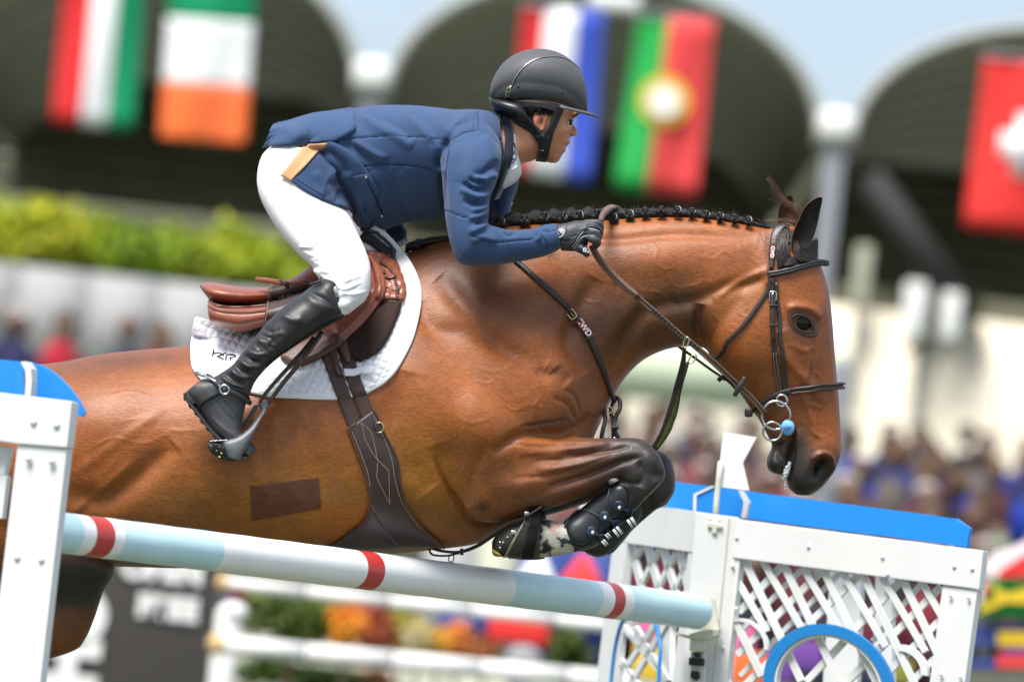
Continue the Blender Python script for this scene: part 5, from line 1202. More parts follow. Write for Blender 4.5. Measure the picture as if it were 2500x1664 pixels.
brow = [H((960, 760), (1030, 758), 0, .055), H((950, 785), (1030, 784), 0, .058), H((945, 810), (1000, 812), 0, .050)]
nk_ = [H((440, 700), (720, 1060), 0, .055), H((340, 780), (690, 1170), 0, .058), H((290, 850), (590, 1225), 0, .060), H((200, 920), (490, 1255), 0, .066), H((60, 960), (400, 1330), 0, .085), Rr((1640, 150), (1700, 560), 0, .13), Rr((1480, 170), (1560, 800), 0, .15),
       Rr((1200, 160), (1250, 830), 0, .14), Rr((800, 180), (950, 860), 0, .13), Rr((500, 260), (640, 800), 0, .14), Rr((220, 420), (480, 760), 0, .15), Rr((120, 560), (330, 820), 0, .12)]
def armsk(sy): return [Rr((1480, 300), (1700, 300), sy*.13, .05), Rr((1470, 480), (1760, 430), sy*.21, .05), Rr((1480, 650), (1760, 620), sy*.24, .048), Rr((1480, 850), (1700, 830), sy*.27, .042), Rr((1520, 1050), (1660, 980), sy*.28, .040),
       Rr((1600, 1190), (1660, 1010), sy*.275, .042), Rr((1800, 1190), (1830, 1000), sy*.25, .036), Rr((2050, 1150), (2060, 1010), sy*.21, .030), Rr((2200, 1110), (2190, 985), sy*.19, .027), Rr((2300, 1100), (2290, 980), sy*.185, .022), Rr((2350, 1090), (2340, 1000), sy*.18, .015)]
def legsk(sy):
    return [Rr((220, 520), (520, 680), sy*.07, .07), Rr((200, 640), (590, 780), sy*.09, .075), Rr((280, 870), (670, 880), sy*.15, .070), Rr((450, 1110), (760, 1080), sy*.225, .058), Rr((600, 1310), (820, 1250), sy*.275, .050), Sx((1040, 370), (1210, 360), sy*.32, .045), Sx((980, 420), (1100, 450), sy*.34, .04),
            Sx((820, 430), (1020, 520), sy*.37, .048), Sx((640, 560), (870, 640), sy*.39, .045), Sx((470, 740), (660, 800), sy*.40, .038), Sx((330, 890), (520, 920), sy*.405, .033), Sx((210, 990), (400, 1030), sy*.405, .026), Sx((200, 1120), (370, 1140), sy*.405, .026), Sx((310, 1310), (410, 1290), sy*.405, .024), Sx((430, 1430), (480, 1410), sy*.405, .018)]
def ear_loft():
    return [H((605, 770), (740, 770), -.066, .012), H((598, 830), (740, 820), -.068, .014), H((610, 890), (725, 880), -.067, .012), H((650, 940), (705, 930), -.064, .010)]
V, Fc = remesh([loft(hd, m=48), loft(nose, m=24), loft(lipu, m=20), loft(lipl, m=20), loft(chin, m=20), loft(brow, m=28, exp=2.6), loft(nk_, m=40), loft(armsk(-1), m=24), loft(armsk(1), m=24), loft(legsk(-1), m=28), loft(legsk(1), m=28)], .0026, 3)
Xr = inv(V); Nr = normals(V, Fc); dr = np.zeros(len(V))
def hb(p, rx, ry, a, amp):
    global dr
    c = H4(p)[0]; dr += dblob(Xr, c[0], c[1], rx/3.92, ry/3.92, a, amp)
hb((955, 865), 30, 26, 0, -.006); hb((900, 930), 60, 50, -10, .004); hb((870, 1040), 50, 40, 60, -.002); hb((975, 975), 14, 12, 0, .002); hb((700, 1120), 70, 50, -40, .004); hb((810, 1080), 60, 60, 0, -.002); hb((850, 1165), 30, 12, 0, -.002)
fr = np.clip(1-np.abs(Nr@RT)*.6, .3, 1)
V = V+Nr*(dr*np.clip(np.abs(Nr@FW)*1.6, 0, 1))[:, None]
Cs = np.tile([.54, .25, .14], (len(V), 1))
def hp(p, rx, ry, a, col, s):
    global Cs
    c = H4(p)[0]; g = np.clip(dblob(Xr, c[0], c[1], rx/3.92, ry/3.92, a, s), 0, 1)[:, None]; Cs = Cs*(1-g)+np.array(col)*g
hp((880, 960), 70, 60, 0, (.56, .21, .13), .6); hp((985, 960), 30, 30, 0, (.55, .20, .13), .5); hp((800, 1180), 90, 60, 0, (.42, .20, .125), .7); hp((925, 1060), 20, 22, 0, (.45, .16, .11), .6)
hp((890, 1130), 22, 16, 0, (.48, .13, .09), .9); hp((918, 1078), 22, 12, 20, (.45, .14, .10), .8); hp((560, 1150), 110, 80, 0, (.46, .21, .125), .5)
hp((580, 760), 90, 60, 20, (.03, .02, .014), 1.2); hp((740, 770), 60, 40, 0, (.05, .03, .02), 1.0); hp((1003, 788), 34, 9, -28, (.05, .03, .02), .95); hp((420, 830), 60, 60, 0, (.12, .07, .045), .5)
fastmesh('body', V, Fc, MT['skin'], rid, cols={'col': Cs}); RS = Surf(V, Fc)
# ear with helix and hollow
Ve, Fe = remesh([loft(ear_loft(), m=24)], .0012, 3); Xe = inv(Ve); Ne = normals(Ve, Fe)
ce = H4((668, 850))[0]; de = dblob(Xe, ce[0]+1, ce[1], 9, 18, 8, -.009, 1.5)
Pp = H4((640, 925), (612, 860), (608, 800), (640, 766), (690, 765), (725, 790)); de += dline(Xe, Pp, 2.4, .0035); de += dline(Xe, H4((650, 870), (662, 810), (690, 800)), 1.8, .0025)
Ve = Ve+Ne*(de*np.clip(-(Ne@FW)*1.5, 0, 1))[:, None]
Ce = np.tile([.55, .20, .13], (len(Ve), 1)); g_ = np.clip(dblob(Xe, ce[0]+2, ce[1]+1, 5, 9, 0, .9), 0, 1)[:, None]; Ce = Ce*(1-g_)+np.array([.12, .03, .02])*g_
fastmesh('ear', Ve, Fe, MT['skin'], rid, cols={'col': Ce})
for s_ in (-1, 1):
    c = H4((956, 868))[0]; e_ = mkc('eye', *ball(q(c[0]-6.5, c[1]+.5, s_*.0285), .0112, 20, 14), MT['eyewhite'], rid)
    mkc('iris', *ball(q(c[0]-3.0, c[1]+.5, s_*.0335), (.0066, .0066, .0060), 16, 10), MT['lid'], e_)
P = cr(H4((935, 845), (955, 838), (972, 850)), 12); mkc('eyelid', *tube([q(x, y, -.0405) for x, y in P], [.0015]*12, 8), MT['skin'], rid)
mb = MB(); P = cr(H4((948, 848), (968, 845), (984, 852)), 10)
for x, y in P: mb.add(*strand([q(x, y, -.038), q(x+1.5, y+.5, -.041)], .0004, .0002, 4, 3))
mb.obj('eyelashes', MT['hair'], rid)
mb = MB()
for i in range(60):
    u = rb.random(); c = H4((1030-u*60, 772+u*38))[0]; mb.add(*strand([q(c[0], c[1]+rb.uniform(-2, 2), -.040-u*.02), q(c[0]+2.5, c[1]+1+rb.uniform(-1, 1), -.042-u*.02)], .0005, .0002, 4, 3))
mb.obj('eyebrow', MT['hair'], rid)
# hair showing in the harness window and behind the ear
mb = MB()
for i in range(260):
    u, v = rb.random(), rb.random(); c = H4((500+u*290, 722+v*(90 if u < .35 else 50)))[0]; d = RS.depth(*c)
    if np.isnan(d): continue
    c2 = (c[0]+rb.uniform(3, 8)*(1 if u > .3 else -.3), c[1]+rb.uniform(3, 8)); mb.add(*strand([q(c[0], c[1], d-.002), q(c2[0], c2[1], d-.004)], .0007, .0003, 4, 3))
for i in range(60):
    u = rb.random(); c = H4((360+u*120, 810+u*60))[0]; d = RS.depth(*c)
    if not np.isnan(d): mb.add(*strand([q(c[0], c[1], d-.001), q(c[0]+6, c[1]+8, d-.002)], .0005, .0002, 4, 3))
mb.obj('hair', MT['hair'], rid)
# ---- breeches
def thigh(sy):
    return [Rr((200, 360), (560, 420), sy*.07, .12), Rr((118, 440), (640, 560), sy*.085, .128), Rr((82, 580), (690, 760), sy*.10, .128), Rr((96, 720), (740, 860), sy*.13, .120), Rr((165, 870), (772, 925), sy*.165, .112), Rr((265, 1020), (812, 1010), sy*.205, .102), Rr((380, 1150), (858, 1110), sy*.245, .092),
            Rr((485, 1250), (893, 1215), sy*.28, .084), Sx((925, 175), (1326, 190), sy*.31, .080), Sx((972, 240), (1322, 300), sy*.33, .076), Sx((985, 330), (1288, 378), sy*.345, .070), Sx((1000, 410), (1225, 432), sy*.355, .062), Sx((1010, 470), (1150, 492), sy*.36, .05)]
V, Fc = remesh([loft(thigh(-1), m=48), loft(thigh(1), m=48), loft([Rr((110, 500), (560, 640), -.06, .13), Rr((100, 560), (560, 700), 0, .13), Rr((110, 500), (560, 640), .06, .13)], m=40)], .0032, 8)
Xb = inv(V); Nb = normals(V, Fc); db = np.zeros(len(V))
def bl(tr, pts, w, amp, side=0):
    global db
    db += dline(Xb, tr(*pts), w, amp, side)
rf = random.Random(8)
for i in range(16):                                                   # creases gathering behind the knee
    y = 1090+i*22; x0 = 330+(y-1050)*.8; L = rf.uniform(150, 290)
    bl(R5, [(x0+20, y+rf.uniform(-8, 8)), (x0+L*.5, y+rf.uniform(8, 26)), (x0+L, y-rf.uniform(0, 30))], rf.uniform(2.4, 4.5), rf.choice([.0032, -.0034, .0026]))
for i in range(9):
    y = 800+i*34; x0 = 330+i*12; bl(R5, [(x0, y), (x0+70, y+6), (x0+130+rf.uniform(0, 40), y-6)], rf.uniform(2.5, 5), rf.choice([.0016, -.0018]))
for i in range(10):
    bl(S6, [(1000+i*12, 330+i*14), (1080+i*10, 350+i*12), (1160+i*8, 330+i*16)], 3, rf.choice([.0014, -.0018]))
for pts in ([(150, 740), (235, 778), (285, 700), (330, 655)], [(400, 700), (415, 760)], [(750, 1270), (800, 1230), (868, 1180)], [(735, 1280), (720, 1340), (730, 1400)]): bl(R5, pts, 1.3, -.0020)
bl(S6, [(1180, 190), (1240, 140), (1300, 105)], 1.3, -.002); bl(S6, [(1180, 190), (1170, 260), (1200, 330)], 1.3, -.002)
V = V+Nb*(db*np.clip(np.abs(Nb@FW)*1.8, 0, 1))[:, None]
fastmesh('breeches', V, Fc, MT['white'], rid); BS = Surf(V, Fc)
P = cr(R5((150, 742), (235, 778), (280, 706), (335, 655)), 30); mkc('breeches_seam', *tube([q(x, y, BS.depth(x, y)-.0002) for x, y in P], .0009, 5), MT['seam'] if False else MT['print'], rid)
# ---- boots
def boot(sy):
    return [Sx((985, 232), (1080, 226), sy*.345, .045), Sx((968, 244), (1132, 280), sy*.35, .066), Sx((905, 288), (1150, 400), sy*.36, .071), Sx((850, 330), (1150, 492), sy*.365, .070), Sx((780, 378), (1060, 540), sy*.375, .068), Sx((688, 450), (960, 598), sy*.385, .066), Sx((590, 548), (860, 660), sy*.39, .062),
            Sx((505, 652), (750, 732), sy*.395, .057), Sx((432, 742), (650, 806), sy*.40, .052), Sx((362, 828), (575, 880), sy*.405, .048), Sx((280, 885), (520, 950), sy*.405, .046), Sx((200, 930), (490, 1020), sy*.405, .046), Sx((150, 960), (455, 1110), sy*.405, .044)]
def foot(sy):
    return [Sx((34, 1020), (160, 922), sy*.405, .030), Sx((48, 1062), (300, 930), sy*.405, .040), Sx((92, 1120), (420, 1010), sy*.405, .043), Sx((130, 1172), (452, 1110), sy*.405, .044), Sx((172, 1225), (438, 1190), sy*.405, .044), Sx((210, 1275), (432, 1258), sy*.405, .046), Sx((268, 1330), (440, 1300), sy*.405, .047), Sx((340, 1395), (480, 1345), sy*.405, .046), Sx((415, 1455), (522, 1395), sy*.405, .040), Sx((462, 1480), (528, 1430), sy*.405, .028)]
for s_ in (-1, 1):
    V, Fc = remesh([loft(boot(s_), m=44), loft(foot(s_), m=36)], .0030 if s_ < 0 else .006, 7)
    if s_ > 0: fastmesh('tall_boot', V, Fc, MT['boot'], rid, cols={'col': np.full((len(V), 3), .018)}); continue
    Xo = inv(V); No = normals(V, Fc); do = np.zeros(len(V))
    def ol(pts, w, amp, side=0):
        global do
        do += dline(Xo, S6(*pts), w, amp, side)
    for pts, w, a in (([(530, 640), (600, 690), (640, 760)], 6, .006), ([(560, 620), (640, 650), (620, 720)], 5, -.005), ([(460, 720), (540, 760), (600, 750), (640, 790)], 5, .005), ([(430, 750), (500, 800), (590, 800)], 5, -.006), ([(400, 790), (480, 840), (570, 830)], 5, .006), ([(370, 820), (440, 880), (540, 870)], 5, -.006),
                      ([(340, 850), (420, 910), (520, 900)], 5, .006), ([(300, 880), (400, 950), (500, 930)], 5, -.005), ([(280, 900), (360, 960), (470, 980)], 4, .005), ([(640, 600), (720, 620), (690, 690)], 7, .004), ([(560, 560), (640, 600), (700, 590)], 6, -.004), ([(700, 480), (800, 520), (860, 500)], 9, .004),
                      ([(860, 320), (940, 400), (1060, 440)], 12, .005), ([(900, 330), (1000, 370), (1070, 430)], 5, -.003), ([(1060, 440), (1000, 500), (900, 560)], 6, -.003), ([(400, 700), (430, 760), (420, 820)], 5, -.004),
                      ([(200, 960), (215, 1010), (240, 1030)], 2, -.0016), ([(250, 1080), (300, 1150), (390, 1240)], 2.2, -.002), ([(290, 1060), (370, 1160), (420, 1250)], 2.2, -.002), ([(400, 1090), (430, 1150), (420, 1240)], 2.4, -.002), ([(220, 1190), (300, 1270), (400, 1330)], 4, .002)):
        ol(pts, w, a)
    for i in range(12):
        t_ = rf.random(); x = 380+t_*300; y = 900-t_*260; ol([(x-50, y-40+rf.uniform(-20, 20)), (x+rf.uniform(-10, 10), y), (x+60, y+10+rf.uniform(-20, 20))], rf.uniform(2, 4), rf.choice([.0022, -.0026]))
    V = V+No*(do*np.clip(np.abs(No@FW)*1.7, 0, 1))[:, None]
    gy_ = sstep(905, 975, Xo[:, 1])[:, None]; bo = fastmesh('tall_boot', V, Fc, MT['boot'], rid, cols={'col': np.array([.017, .0175, .018])*(1-gy_)+np.array([.052, .052, .055])*gy_}); BO = Surf(V, Fc)
# sole, welt, straps and spur
mb = MB()
solp = S6((30, 1022), (44, 1065), (90, 1130), (132, 1182), (172, 1235), (212, 1285), (268, 1340), (340, 1402), (418, 1464), (470, 1486))
P = cr(solp, 50); W_ = np.array([q(x-1, y+.5, -.405) for x, y in P]); Tn = np.gradient(W_, axis=0); Tn /= np.linalg.norm(Tn, axis=1)[:, None]; Up_ = np.cross(Tn, FW)
V, Fc = ribbon(W_, .092, .008, Up_); fixn(mkc('sole', V, Fc, MT['sole'], bo))
V, Fc = ribbon(W_[:11]+Up_[:11]*-.004, .086, .012, -Up_[:11]); 
heel = [Sx((26, 1026), (60, 1010), -.405, .036), Sx((46, 1075), (90, 1052), -.405, .040), Sx((75, 1112), (118, 1088), -.405, .038)]
fixn(mkc('heel', *loft(heel, m=24, exp=3), MT['sole'], bo))
for i in range(9): 
    j = 3+i*5; mkc('tread_lug', *box(W_[j]-Up_[j]*.0012 if (Up_[j]@UP) > 0 else W_[j]+Up_[j]*.0012, .010, .088, .0025, R=np.array([Tn[j], FW, np.cross(Tn[j], FW)]).T, bev=.001), MT['sole'], bo)
def onboot(nm, pts, w, th, m_, off=.001, n=30): 
    W_, N_ = BO.line(S6(*pts), n, off, smooth=5); return fixn(mkc(nm, *ribbon(W_, w*K, th, N_), MT[m_], bo)), W_, N_
onboot('top_edge', [(972, 250), (985, 232), (1040, 226), (1090, 236), (1125, 265), (1142, 320), (1148, 400), (1148, 486)], 5, .0035, 'sole', off=.002)
onboot('elastic_gusset', [(1140, 470), (1060, 520), (960, 572), (860, 640), (760, 712), (660, 780), (600, 840)], 8, .0015, 'elastic', off=.0005)
for pts in ([(1068, 262), (1060, 340), (1075, 430)], [(1000, 290), (1060, 360), (1068, 440)], [(1140, 455), (1000, 528), (860, 615), (720, 712), (620, 800)]):
    stitches(pts, S6, bo, BO, 'sole', step=4, r=.0008)
c = S6((1083, 322))[0]; mkc('badge', *ball(q(c[0], c[1], BO.depth(*c)-.001), (.0068, .0022, .0118), 18, 10, R=np.array([RT*.99+UP*.12, FW, UP*.99-RT*.12]).T), MT['steel'], bo)
onboot('top_loop', [(918, 285), (945, 275), (988, 262)], 7, .005, 'sole', off=.004, n=12)
spur = thing('spur', 'black strapped steel spur on the heel of the rider boot', 'spur', q(*S6((200, 950))[0], -.43))
def onb(nm, pts, w, th, m_, off=.003, n=26):
    W_, N_ = BO.line(S6(*pts), n, off, smooth=6); return fixn(mkc(nm, *ribbon(W_, w*K, th, N_), MT[m_], spur)), W_, N_
onb('spur_strap', [(180, 905), (230, 935), (285, 985)], 10, .004, 'sole'); onb('spur_strap', [(330, 1000), (400, 1035), (450, 1075), (470, 1085)], 12, .005, 'sole', off=.005); onb('spur_strap', [(340, 985), (410, 1010), (465, 1060)], 9, .004, 'elastic', off=.004)
onb('spur_strap', [(290, 1018), (220, 1055), (165, 1090), (142, 1120), (140, 1160)], 8, .004, 'elastic')
c = S6((308, 1000))[0]; d = BO.depth(*c); ring(q(c[0], c[1], d-.008), 10.4*K, .0026, spur, MT['steel'], 'spur_button'); mkc('button_head', *ball(q(c[0], c[1], d-.008), (.006, .003, .006), 12, 8), MT['sole'], spur)
mkc('spur_arm', *tube([q(*S6((285, 985))[0], d-.006), q(*S6((240, 940))[0], -.445), q(*S6((165, 900))[0], -.43), q(*S6((140, 897))[0], -.41)], .0030, 8), MT['steel'], spur)
mkc('spur_neck', *tube([q(*S6((165, 902))[0], -.43), q(*S6((140, 893))[0], -.412), q(*S6((112, 884))[0], -.405)], [.0045, .0042, .0048], 10), MT['steel'], spur)
# ---- jacket
tor = [Rr((470, 165), (700, 700), 0, .150, 2.05, .26), Rr((560, 142), (800, 880), 0, .165, 2.05, .26), Rr((660, 120), (880, 975), 0, .172, 2.05, .26), Rr((800, 98), (1000, 972), 0, .178, 2.05, .26), Rr((950, 82), (1110, 935), 0, .184, 2.05, .26), Rr((1100, 78), (1230, 915), 0, .188, 2.05, .26), Rr((1250, 84), (1360, 905), 0, .195, 2.05, .26), Rr((1380, 98), (1480, 890), 0, .205, 2.05, .26),
       Rr((1500, 112), (1600, 870), 0, .212, 2.05, .26), Rr((1600, 110), (1700, 810), 0, .200, 2.05, .26), Rr((1690, 112), (1790, 740), 0, .165, 2.05, .26), Rr((1760, 126), (1850, 640), 0, .125, 2.05, .26), Rr((1815, 142), (1880, 560), 0, .095, 2.05, .26)]
def arm(sy, f=1):
    return [Rr((1400, 300), (1700, 180), sy*.12, .085), Rr((1425, 360), (1800, 290), sy*.165, .088), Rr((1398, 440), (1838, 400), sy*.205, .085), Rr((1405, 540), (1832, 520), sy*.232, .080), Rr((1415, 650), (1800, 640), sy*.250, .075), Rr((1422, 760), (1755, 730), sy*.262, .071), Rr((1432, 860), (1750, 830), sy*.272, .068),
            Rr((1448, 970), (1742, 915), sy*.280, .066), Rr((1475, 1090), (1735, 930), sy*.284, .065), Rr((1525, 1205), (1735, 935), sy*.284, .064), Rr((1640, 1236), (1790, 948), sy*.276, .062), Rr((1760, 1232), (1860, 968), sy*.262, .058), Rr((1890, 1216), (1955, 975), sy*.246, .054), Rr((2030, 1192), (2055, 968), sy*.230, .051),
            Rr((2120, 1172), (2115, 948), sy*.220, .050), Rr((2200, 1145), (2160, 935), sy*.212, .050), Rr((2266, 1108), (2232, 932), sy*.205, .049)]
fa = [Rr((1500, 300), (1760, 220), .12, .085), Rr((1620, 420), (1900, 380), .17, .085), Rr((1680, 560), (1965, 560), .21, .08), Rr((1720, 680), (1952, 680), .235, .072), Rr((1740, 780), (1920, 770), .25, .068), Rr((1740, 880), (1900, 870), .26, .065), Rr((1760, 1010), (1890, 930), .26, .06), Rr((1900, 1100), (1960, 980), .25, .055), Rr((2160, 1110), (2150, 990), .20, .045)]
V, Fc = remesh([loft(tor, m=60), loft(arm(-1), m=44), loft(fa, m=36)], .0034, 7)
Xj = inv(V); Nj = normals(V, Fc); dj = np.zeros(len(V)); jn = Xj[:, 2] < 0
def jl(pts, w, amp, side=0): 
    global dj
    dj += dline(Xj, R5(*pts), w, amp*1.3, side)
# folds of the back and skirt
for pts, w, a in (([(620, 150), (700, 260), (760, 330)], 22, .006), ([(800, 130), (960, 240), (1090, 300), (1200, 380)], 14, .007), ([(880, 120), (1060, 220), (1200, 330)], 12, -.006), ([(1100, 110), (1230, 210), (1330, 320), (1390, 470)], 14, .007), ([(1190, 130), (1300, 230), (1400, 380)], 10, -.005), ([(1300, 120), (1400, 200), (1470, 300)], 12, .005),
                  ([(700, 330), (820, 420), (940, 500), (1040, 520)], 14, -.007), ([(760, 330), (900, 420), (1020, 470)], 10, .006), ([(1330, 320), (1370, 420), (1400, 540)], 8, -.007), ([(1450, 320), (1410, 420), (1405, 540)], 7, -.010), ([(1405, 560), (1420, 700), (1428, 860)], 8, -.010),
                  ([(1640, 110), (1570, 160), (1500, 240), (1470, 320)], 9, .006), ([(1660, 130), (1650, 200), (1660, 260)], 5, -.004), ([(1480, 330), (1560, 280), (1640, 258), (1720, 270), (1800, 340), (1838, 430)], 3.4, -.0045),
                  ([(1640, 600), (1740, 620), (1800, 560)], 9, .009), ([(1560, 640), (1680, 690), (1790, 640), (1820, 600)], 6, -.009), ([(1540, 680), (1660, 740), (1770, 700)], 7, .008), ([(1600, 610), (1700, 640), (1770, 600)], 5, -.008), ([(1560, 760), (1660, 790), (1750, 740)], 6, -.007), ([(1620, 840), (1700, 820), (1752, 780)], 6, .006), ([(1640, 580), (1720, 560), (1800, 480)], 8, -.006),
                  ([(1650, 930), (1720, 900), (1750, 870)], 6, -.009), ([(1600, 1000), (1680, 960), (1740, 920)], 8, .007), ([(1600, 900), (1690, 870), (1745, 830)], 6, .006), ([(1850, 990), (1900, 1010), (1960, 980)], 5, -.005), ([(1620, 1060), (1700, 1030), (1800, 1060)], 9, .005),
                  ([(1700, 300), (1760, 400), (1780, 520)], 22, .006), ([(1560, 350), (1600, 500), (1570, 640)], 26, .004), ([(2060, 960), (2110, 1010), (2090, 1060)], 6, .005), ([(2100, 960), (2130, 980), (2200, 975)], 4, -.004), ([(1540, 1150), (1640, 1200), (1760, 1190), (1900, 1170)], 18, .003),
                  ([(600, 380), (640, 440), (720, 500), (700, 580)], 9, -.009), ([(560, 420), (620, 480), (600, 560)], 9, .008), ([(760, 620), (840, 720), (850, 860)], 12, -.008), ([(900, 560), (960, 700), (990, 830)], 20, .004), ([(1100, 560), (1200, 700), (1180, 840)], 30, .003), ([(1040, 600), (1130, 760), (1120, 880)], 14, -.004)):
    jl(pts, w, a)
for pts in ([(480, 330), (600, 345), (760, 318), (900, 308), (1100, 300), (1300, 315), (1470, 330)], [(700, 545), (800, 530), (920, 515), (1000, 508), (1150, 512), (1300, 535), (1400, 580)], [(1470, 330), (1450, 480), (1430, 640), (1425, 820), (1440, 900)], [(1432, 828), (1500, 860), (1560, 880), (1625, 900), (1628, 940)], [(1605, 960), (1630, 1010), (1700, 1050), (1800, 1065), (1950, 1050), (2060, 1040), (2100, 1000)],
            [(2105, 950), (2120, 1010), (2160, 1070), (2170, 1140)], [(2140, 1000), (2180, 985), (2236, 978)], [(1665, 120), (1672, 190), (1668, 258)], [(1820, 330), (1860, 312)]):
    jl(pts, 1.7, -.0030)
    P = cr(R5(*pts), 60)
Wr = R5((850, 580), (880, 690), (930, 760), (970, 870)); jl([(850, 580), (880, 660), (930, 760), (985, 880)], 3, -.006); jl([(780, 590), (810, 690), (860, 790), (900, 890)], 2, -.003)
V = V+Nj*(dj*np.clip(np.abs(Nj@FW)*1.6, 0, 1)*jn)[:, None]
jk = fastmesh('jacket', V, Fc, MT['cloth'], rid); JS = Surf(V, Fc)
for pts in ([(600, 345), (760, 318), (900, 308), (1100, 300), (1300, 315), (1470, 330)], [(800, 530), (920, 515), (1000, 508), (1150, 512), (1300, 535), (1400, 580)], [(1470, 330), (1450, 480), (1430, 640), (1425, 820)], [(1605, 960), (1630, 1010), (1700, 1050), (1800, 1065), (1950, 1050), (2060, 1040)], [(1432, 828), (1500, 860), (1560, 880), (1625, 900)], [(1480, 330), (1560, 280), (1640, 260)], [(1665, 120), (1672, 190), (1668, 258)]):
    P = cr(R5(*pts), 50); D_ = fillnan(np.array([JS.depth(x, y) for x, y in P])); fixn(mkc('seam', *tube([q(x, y, d+.0003) for (x, y), d in zip(P, D_)], .0010, 5), MT['seam'], jk))
# skirts: back panel standing off over the seat, side panel over the thigh
JB = Two(JS, BS)
bk = [R5((205, 222), (330, 185), (450, 158), (600, 135), (760, 108)), R5((175, 275), (320, 240), (460, 210), (620, 190), (780, 180)), R5((145, 330), (300, 300), (450, 275), (610, 262), (780, 270)), R5((118, 386), (240, 380), (400, 362), (520, 348), (620, 346))]
G = rows_grid(bk, 26, 50); D = gdepth(G, JB, sm=10); D = D-np.outer(np.linspace(.0, .012, 26), np.linspace(1, .1, 50)); D[:, :4] += .004
rp_f = .0022*np.sin(np.linspace(0, 26, 26))[:, None]*np.exp(-np.arange(50)/5.0)[None]
V, Fc, _, _ = sheet(G, D, .0035, .004, disp=.003*np.sin(G[:, :, 0]*.045+G[:, :, 1]*.06)+rp_f); fixn(mkc('back_panel', V, Fc, MT['cloth'], jk))
# rump side of the back panel closes round to the far side
_bk2 = [Rr((212, 226), (205, 262), .06, .08), Rr((330, 194), (325, 262), .05, .11), Rr((480, 164), (480, 262), .03, .13), Rr((640, 140), (650, 262), 0, .14)]
sk = [R5((590, 346), (640, 350), (760, 420), (880, 560), (960, 700)), R5((520, 420), (610, 440), (740, 520), (860, 660), (930, 800)), R5((440, 500), (560, 560), (690, 640), (820, 760), (910, 880)), R5((330, 630), (430, 705), (550, 772), (650, 812), (742, 852))]
sk[-1] = R5((330, 630), (430, 705), (550, 772), (650, 812), (742, 852), (790, 920), (880, 984))
G = rows_grid(sk, 44, 60); D = gdepth(G, JB, sm=12)
fold = np.zeros(G.shape[:2]); Gx = np.dstack([G, np.zeros(G.shape[:2])]).reshape(-1, 3)
for pts, w, a in (([(560, 430), (600, 520), (580, 640)], 8, .009), ([(620, 400), (680, 480), (760, 560)], 7, -.007), ([(660, 640), (700, 720), (740, 800)], 8, .011), ([(700, 620), (770, 740), (800, 860)], 8, -.009), ([(800, 700), (850, 820), (870, 930)], 9, .010), ([(480, 560), (530, 640), (560, 740)], 10, .005), ([(650, 690), (640, 760), (620, 800)], 6, -.005)):
    fold += dline(Gx, R5(*pts), w, a).reshape(fold.shape)
V, Fc, _, _ = sheet(G, D, .004, .005, disp=fold); fixn(mkc('side_skirt', V, Fc, MT['cloth'], jk)); SK = Surf(V, np.array(Fc))
for pts in ([(350, 600), (450, 665), (560, 730)], [(560, 735), (575, 660), (610, 590), (680, 560)], [(560, 735), (540, 768)]):
    P = cr(R5(*pts), 30); D_ = fillnan(np.array([SK.depth(x, y) for x, y in P])); fixn(mkc('seam', *tube([q(x, y, d-.0002) for (x, y), d in zip(P, D_)], .0010, 5), MT['seam'], jk))
ln = [R5((450, 352), (500, 348), (588, 346)), R5((400, 400), (460, 400), (530, 415)), R5((330, 490), (390, 510), (430, 530)), R5((252, 590), (290, 612), (326, 634))]
G = rows_grid(ln, 26, 12); V, Fc, _, _ = sheet(G, gdepth(G, Two(BS, SK), sm=8), .003, .006); fixn(mkc('vent_lining', V, Fc, MT['tan'], jk)); stitches([(540, 420), (450, 520), (345, 620)], R5, jk, Surf(V, np.array(Fc)), 'stitch')
# pocket
pk = [R5((770, 590), (820, 580), (880, 575)), R5((800, 680), (850, 670), (905, 660)), R5((850, 790), (895, 780), (950, 765)), R5((895, 890), (940, 885), (990, 870))]
G = rows_grid(pk, 24, 10); JK = Two(JS, SK); V, Fc, _, _ = sheet(G, gdepth(G, JK, sm=3), .002, .001); fixn(mkc('pocket', V, Fc, MT['cloth'], jk)); PK = Two(JS, SK, Surf(V, np.array(Fc)))
P = cr(R5((866, 585), (885, 650), (930, 740), (985, 870)), 30); fixn(mkc('pocket_zip', *tube([q(x, y, PK.depth(x, y)-.0005) for x, y in P], .0018, 6), MT['seam'], jk))
for c in ((866, 598), (978, 875)):
    c = R5(c)[0]; mkc('pocket_rivet', *ball(q(c[0], c[1], PK.depth(*c)-.0015), (.0032, .0016, .0036), 12, 8), MT['steel_old'], jk)
# collar, shirt and stock
NS = Two(RS, JS)
cl = [R5((1832, 150), (1845, 230), (1862, 320), (1850, 420), (1835, 520), (1800, 650), (1762, 752)), R5((1862, 158), (1890, 240), (1900, 330), (1890, 430), (1866, 530), (1830, 640), (1780, 750)), R5((1882, 168), (1915, 240), (1927, 320), (1918, 420), (1895, 510), (1850, 640), (1800, 745))]
G = rows_grid(cl, 12, 50); D = gdepth(G, NS, sm=10)-.004; V, Fc, _, _ = sheet(G, D, .006, .003); fixn(mkc('collar', V, Fc, MT['clothdark'], jk))
sh = [R5((1890, 480), (1925, 400), (1935, 330), (1930, 300)), R5((1860, 580), (1910, 520), (1945, 430), (1950, 360)), R5((1835, 640), (1890, 600), (1945, 540), (1968, 450)), R5((1815, 692), (1880, 665), (1950, 610), (1978, 540))]
G = rows_grid(sh, 20, 24); D = np.full(G.shape[:2], -.055)+np.outer(np.linspace(0, .02, 20), np.ones(24)); 
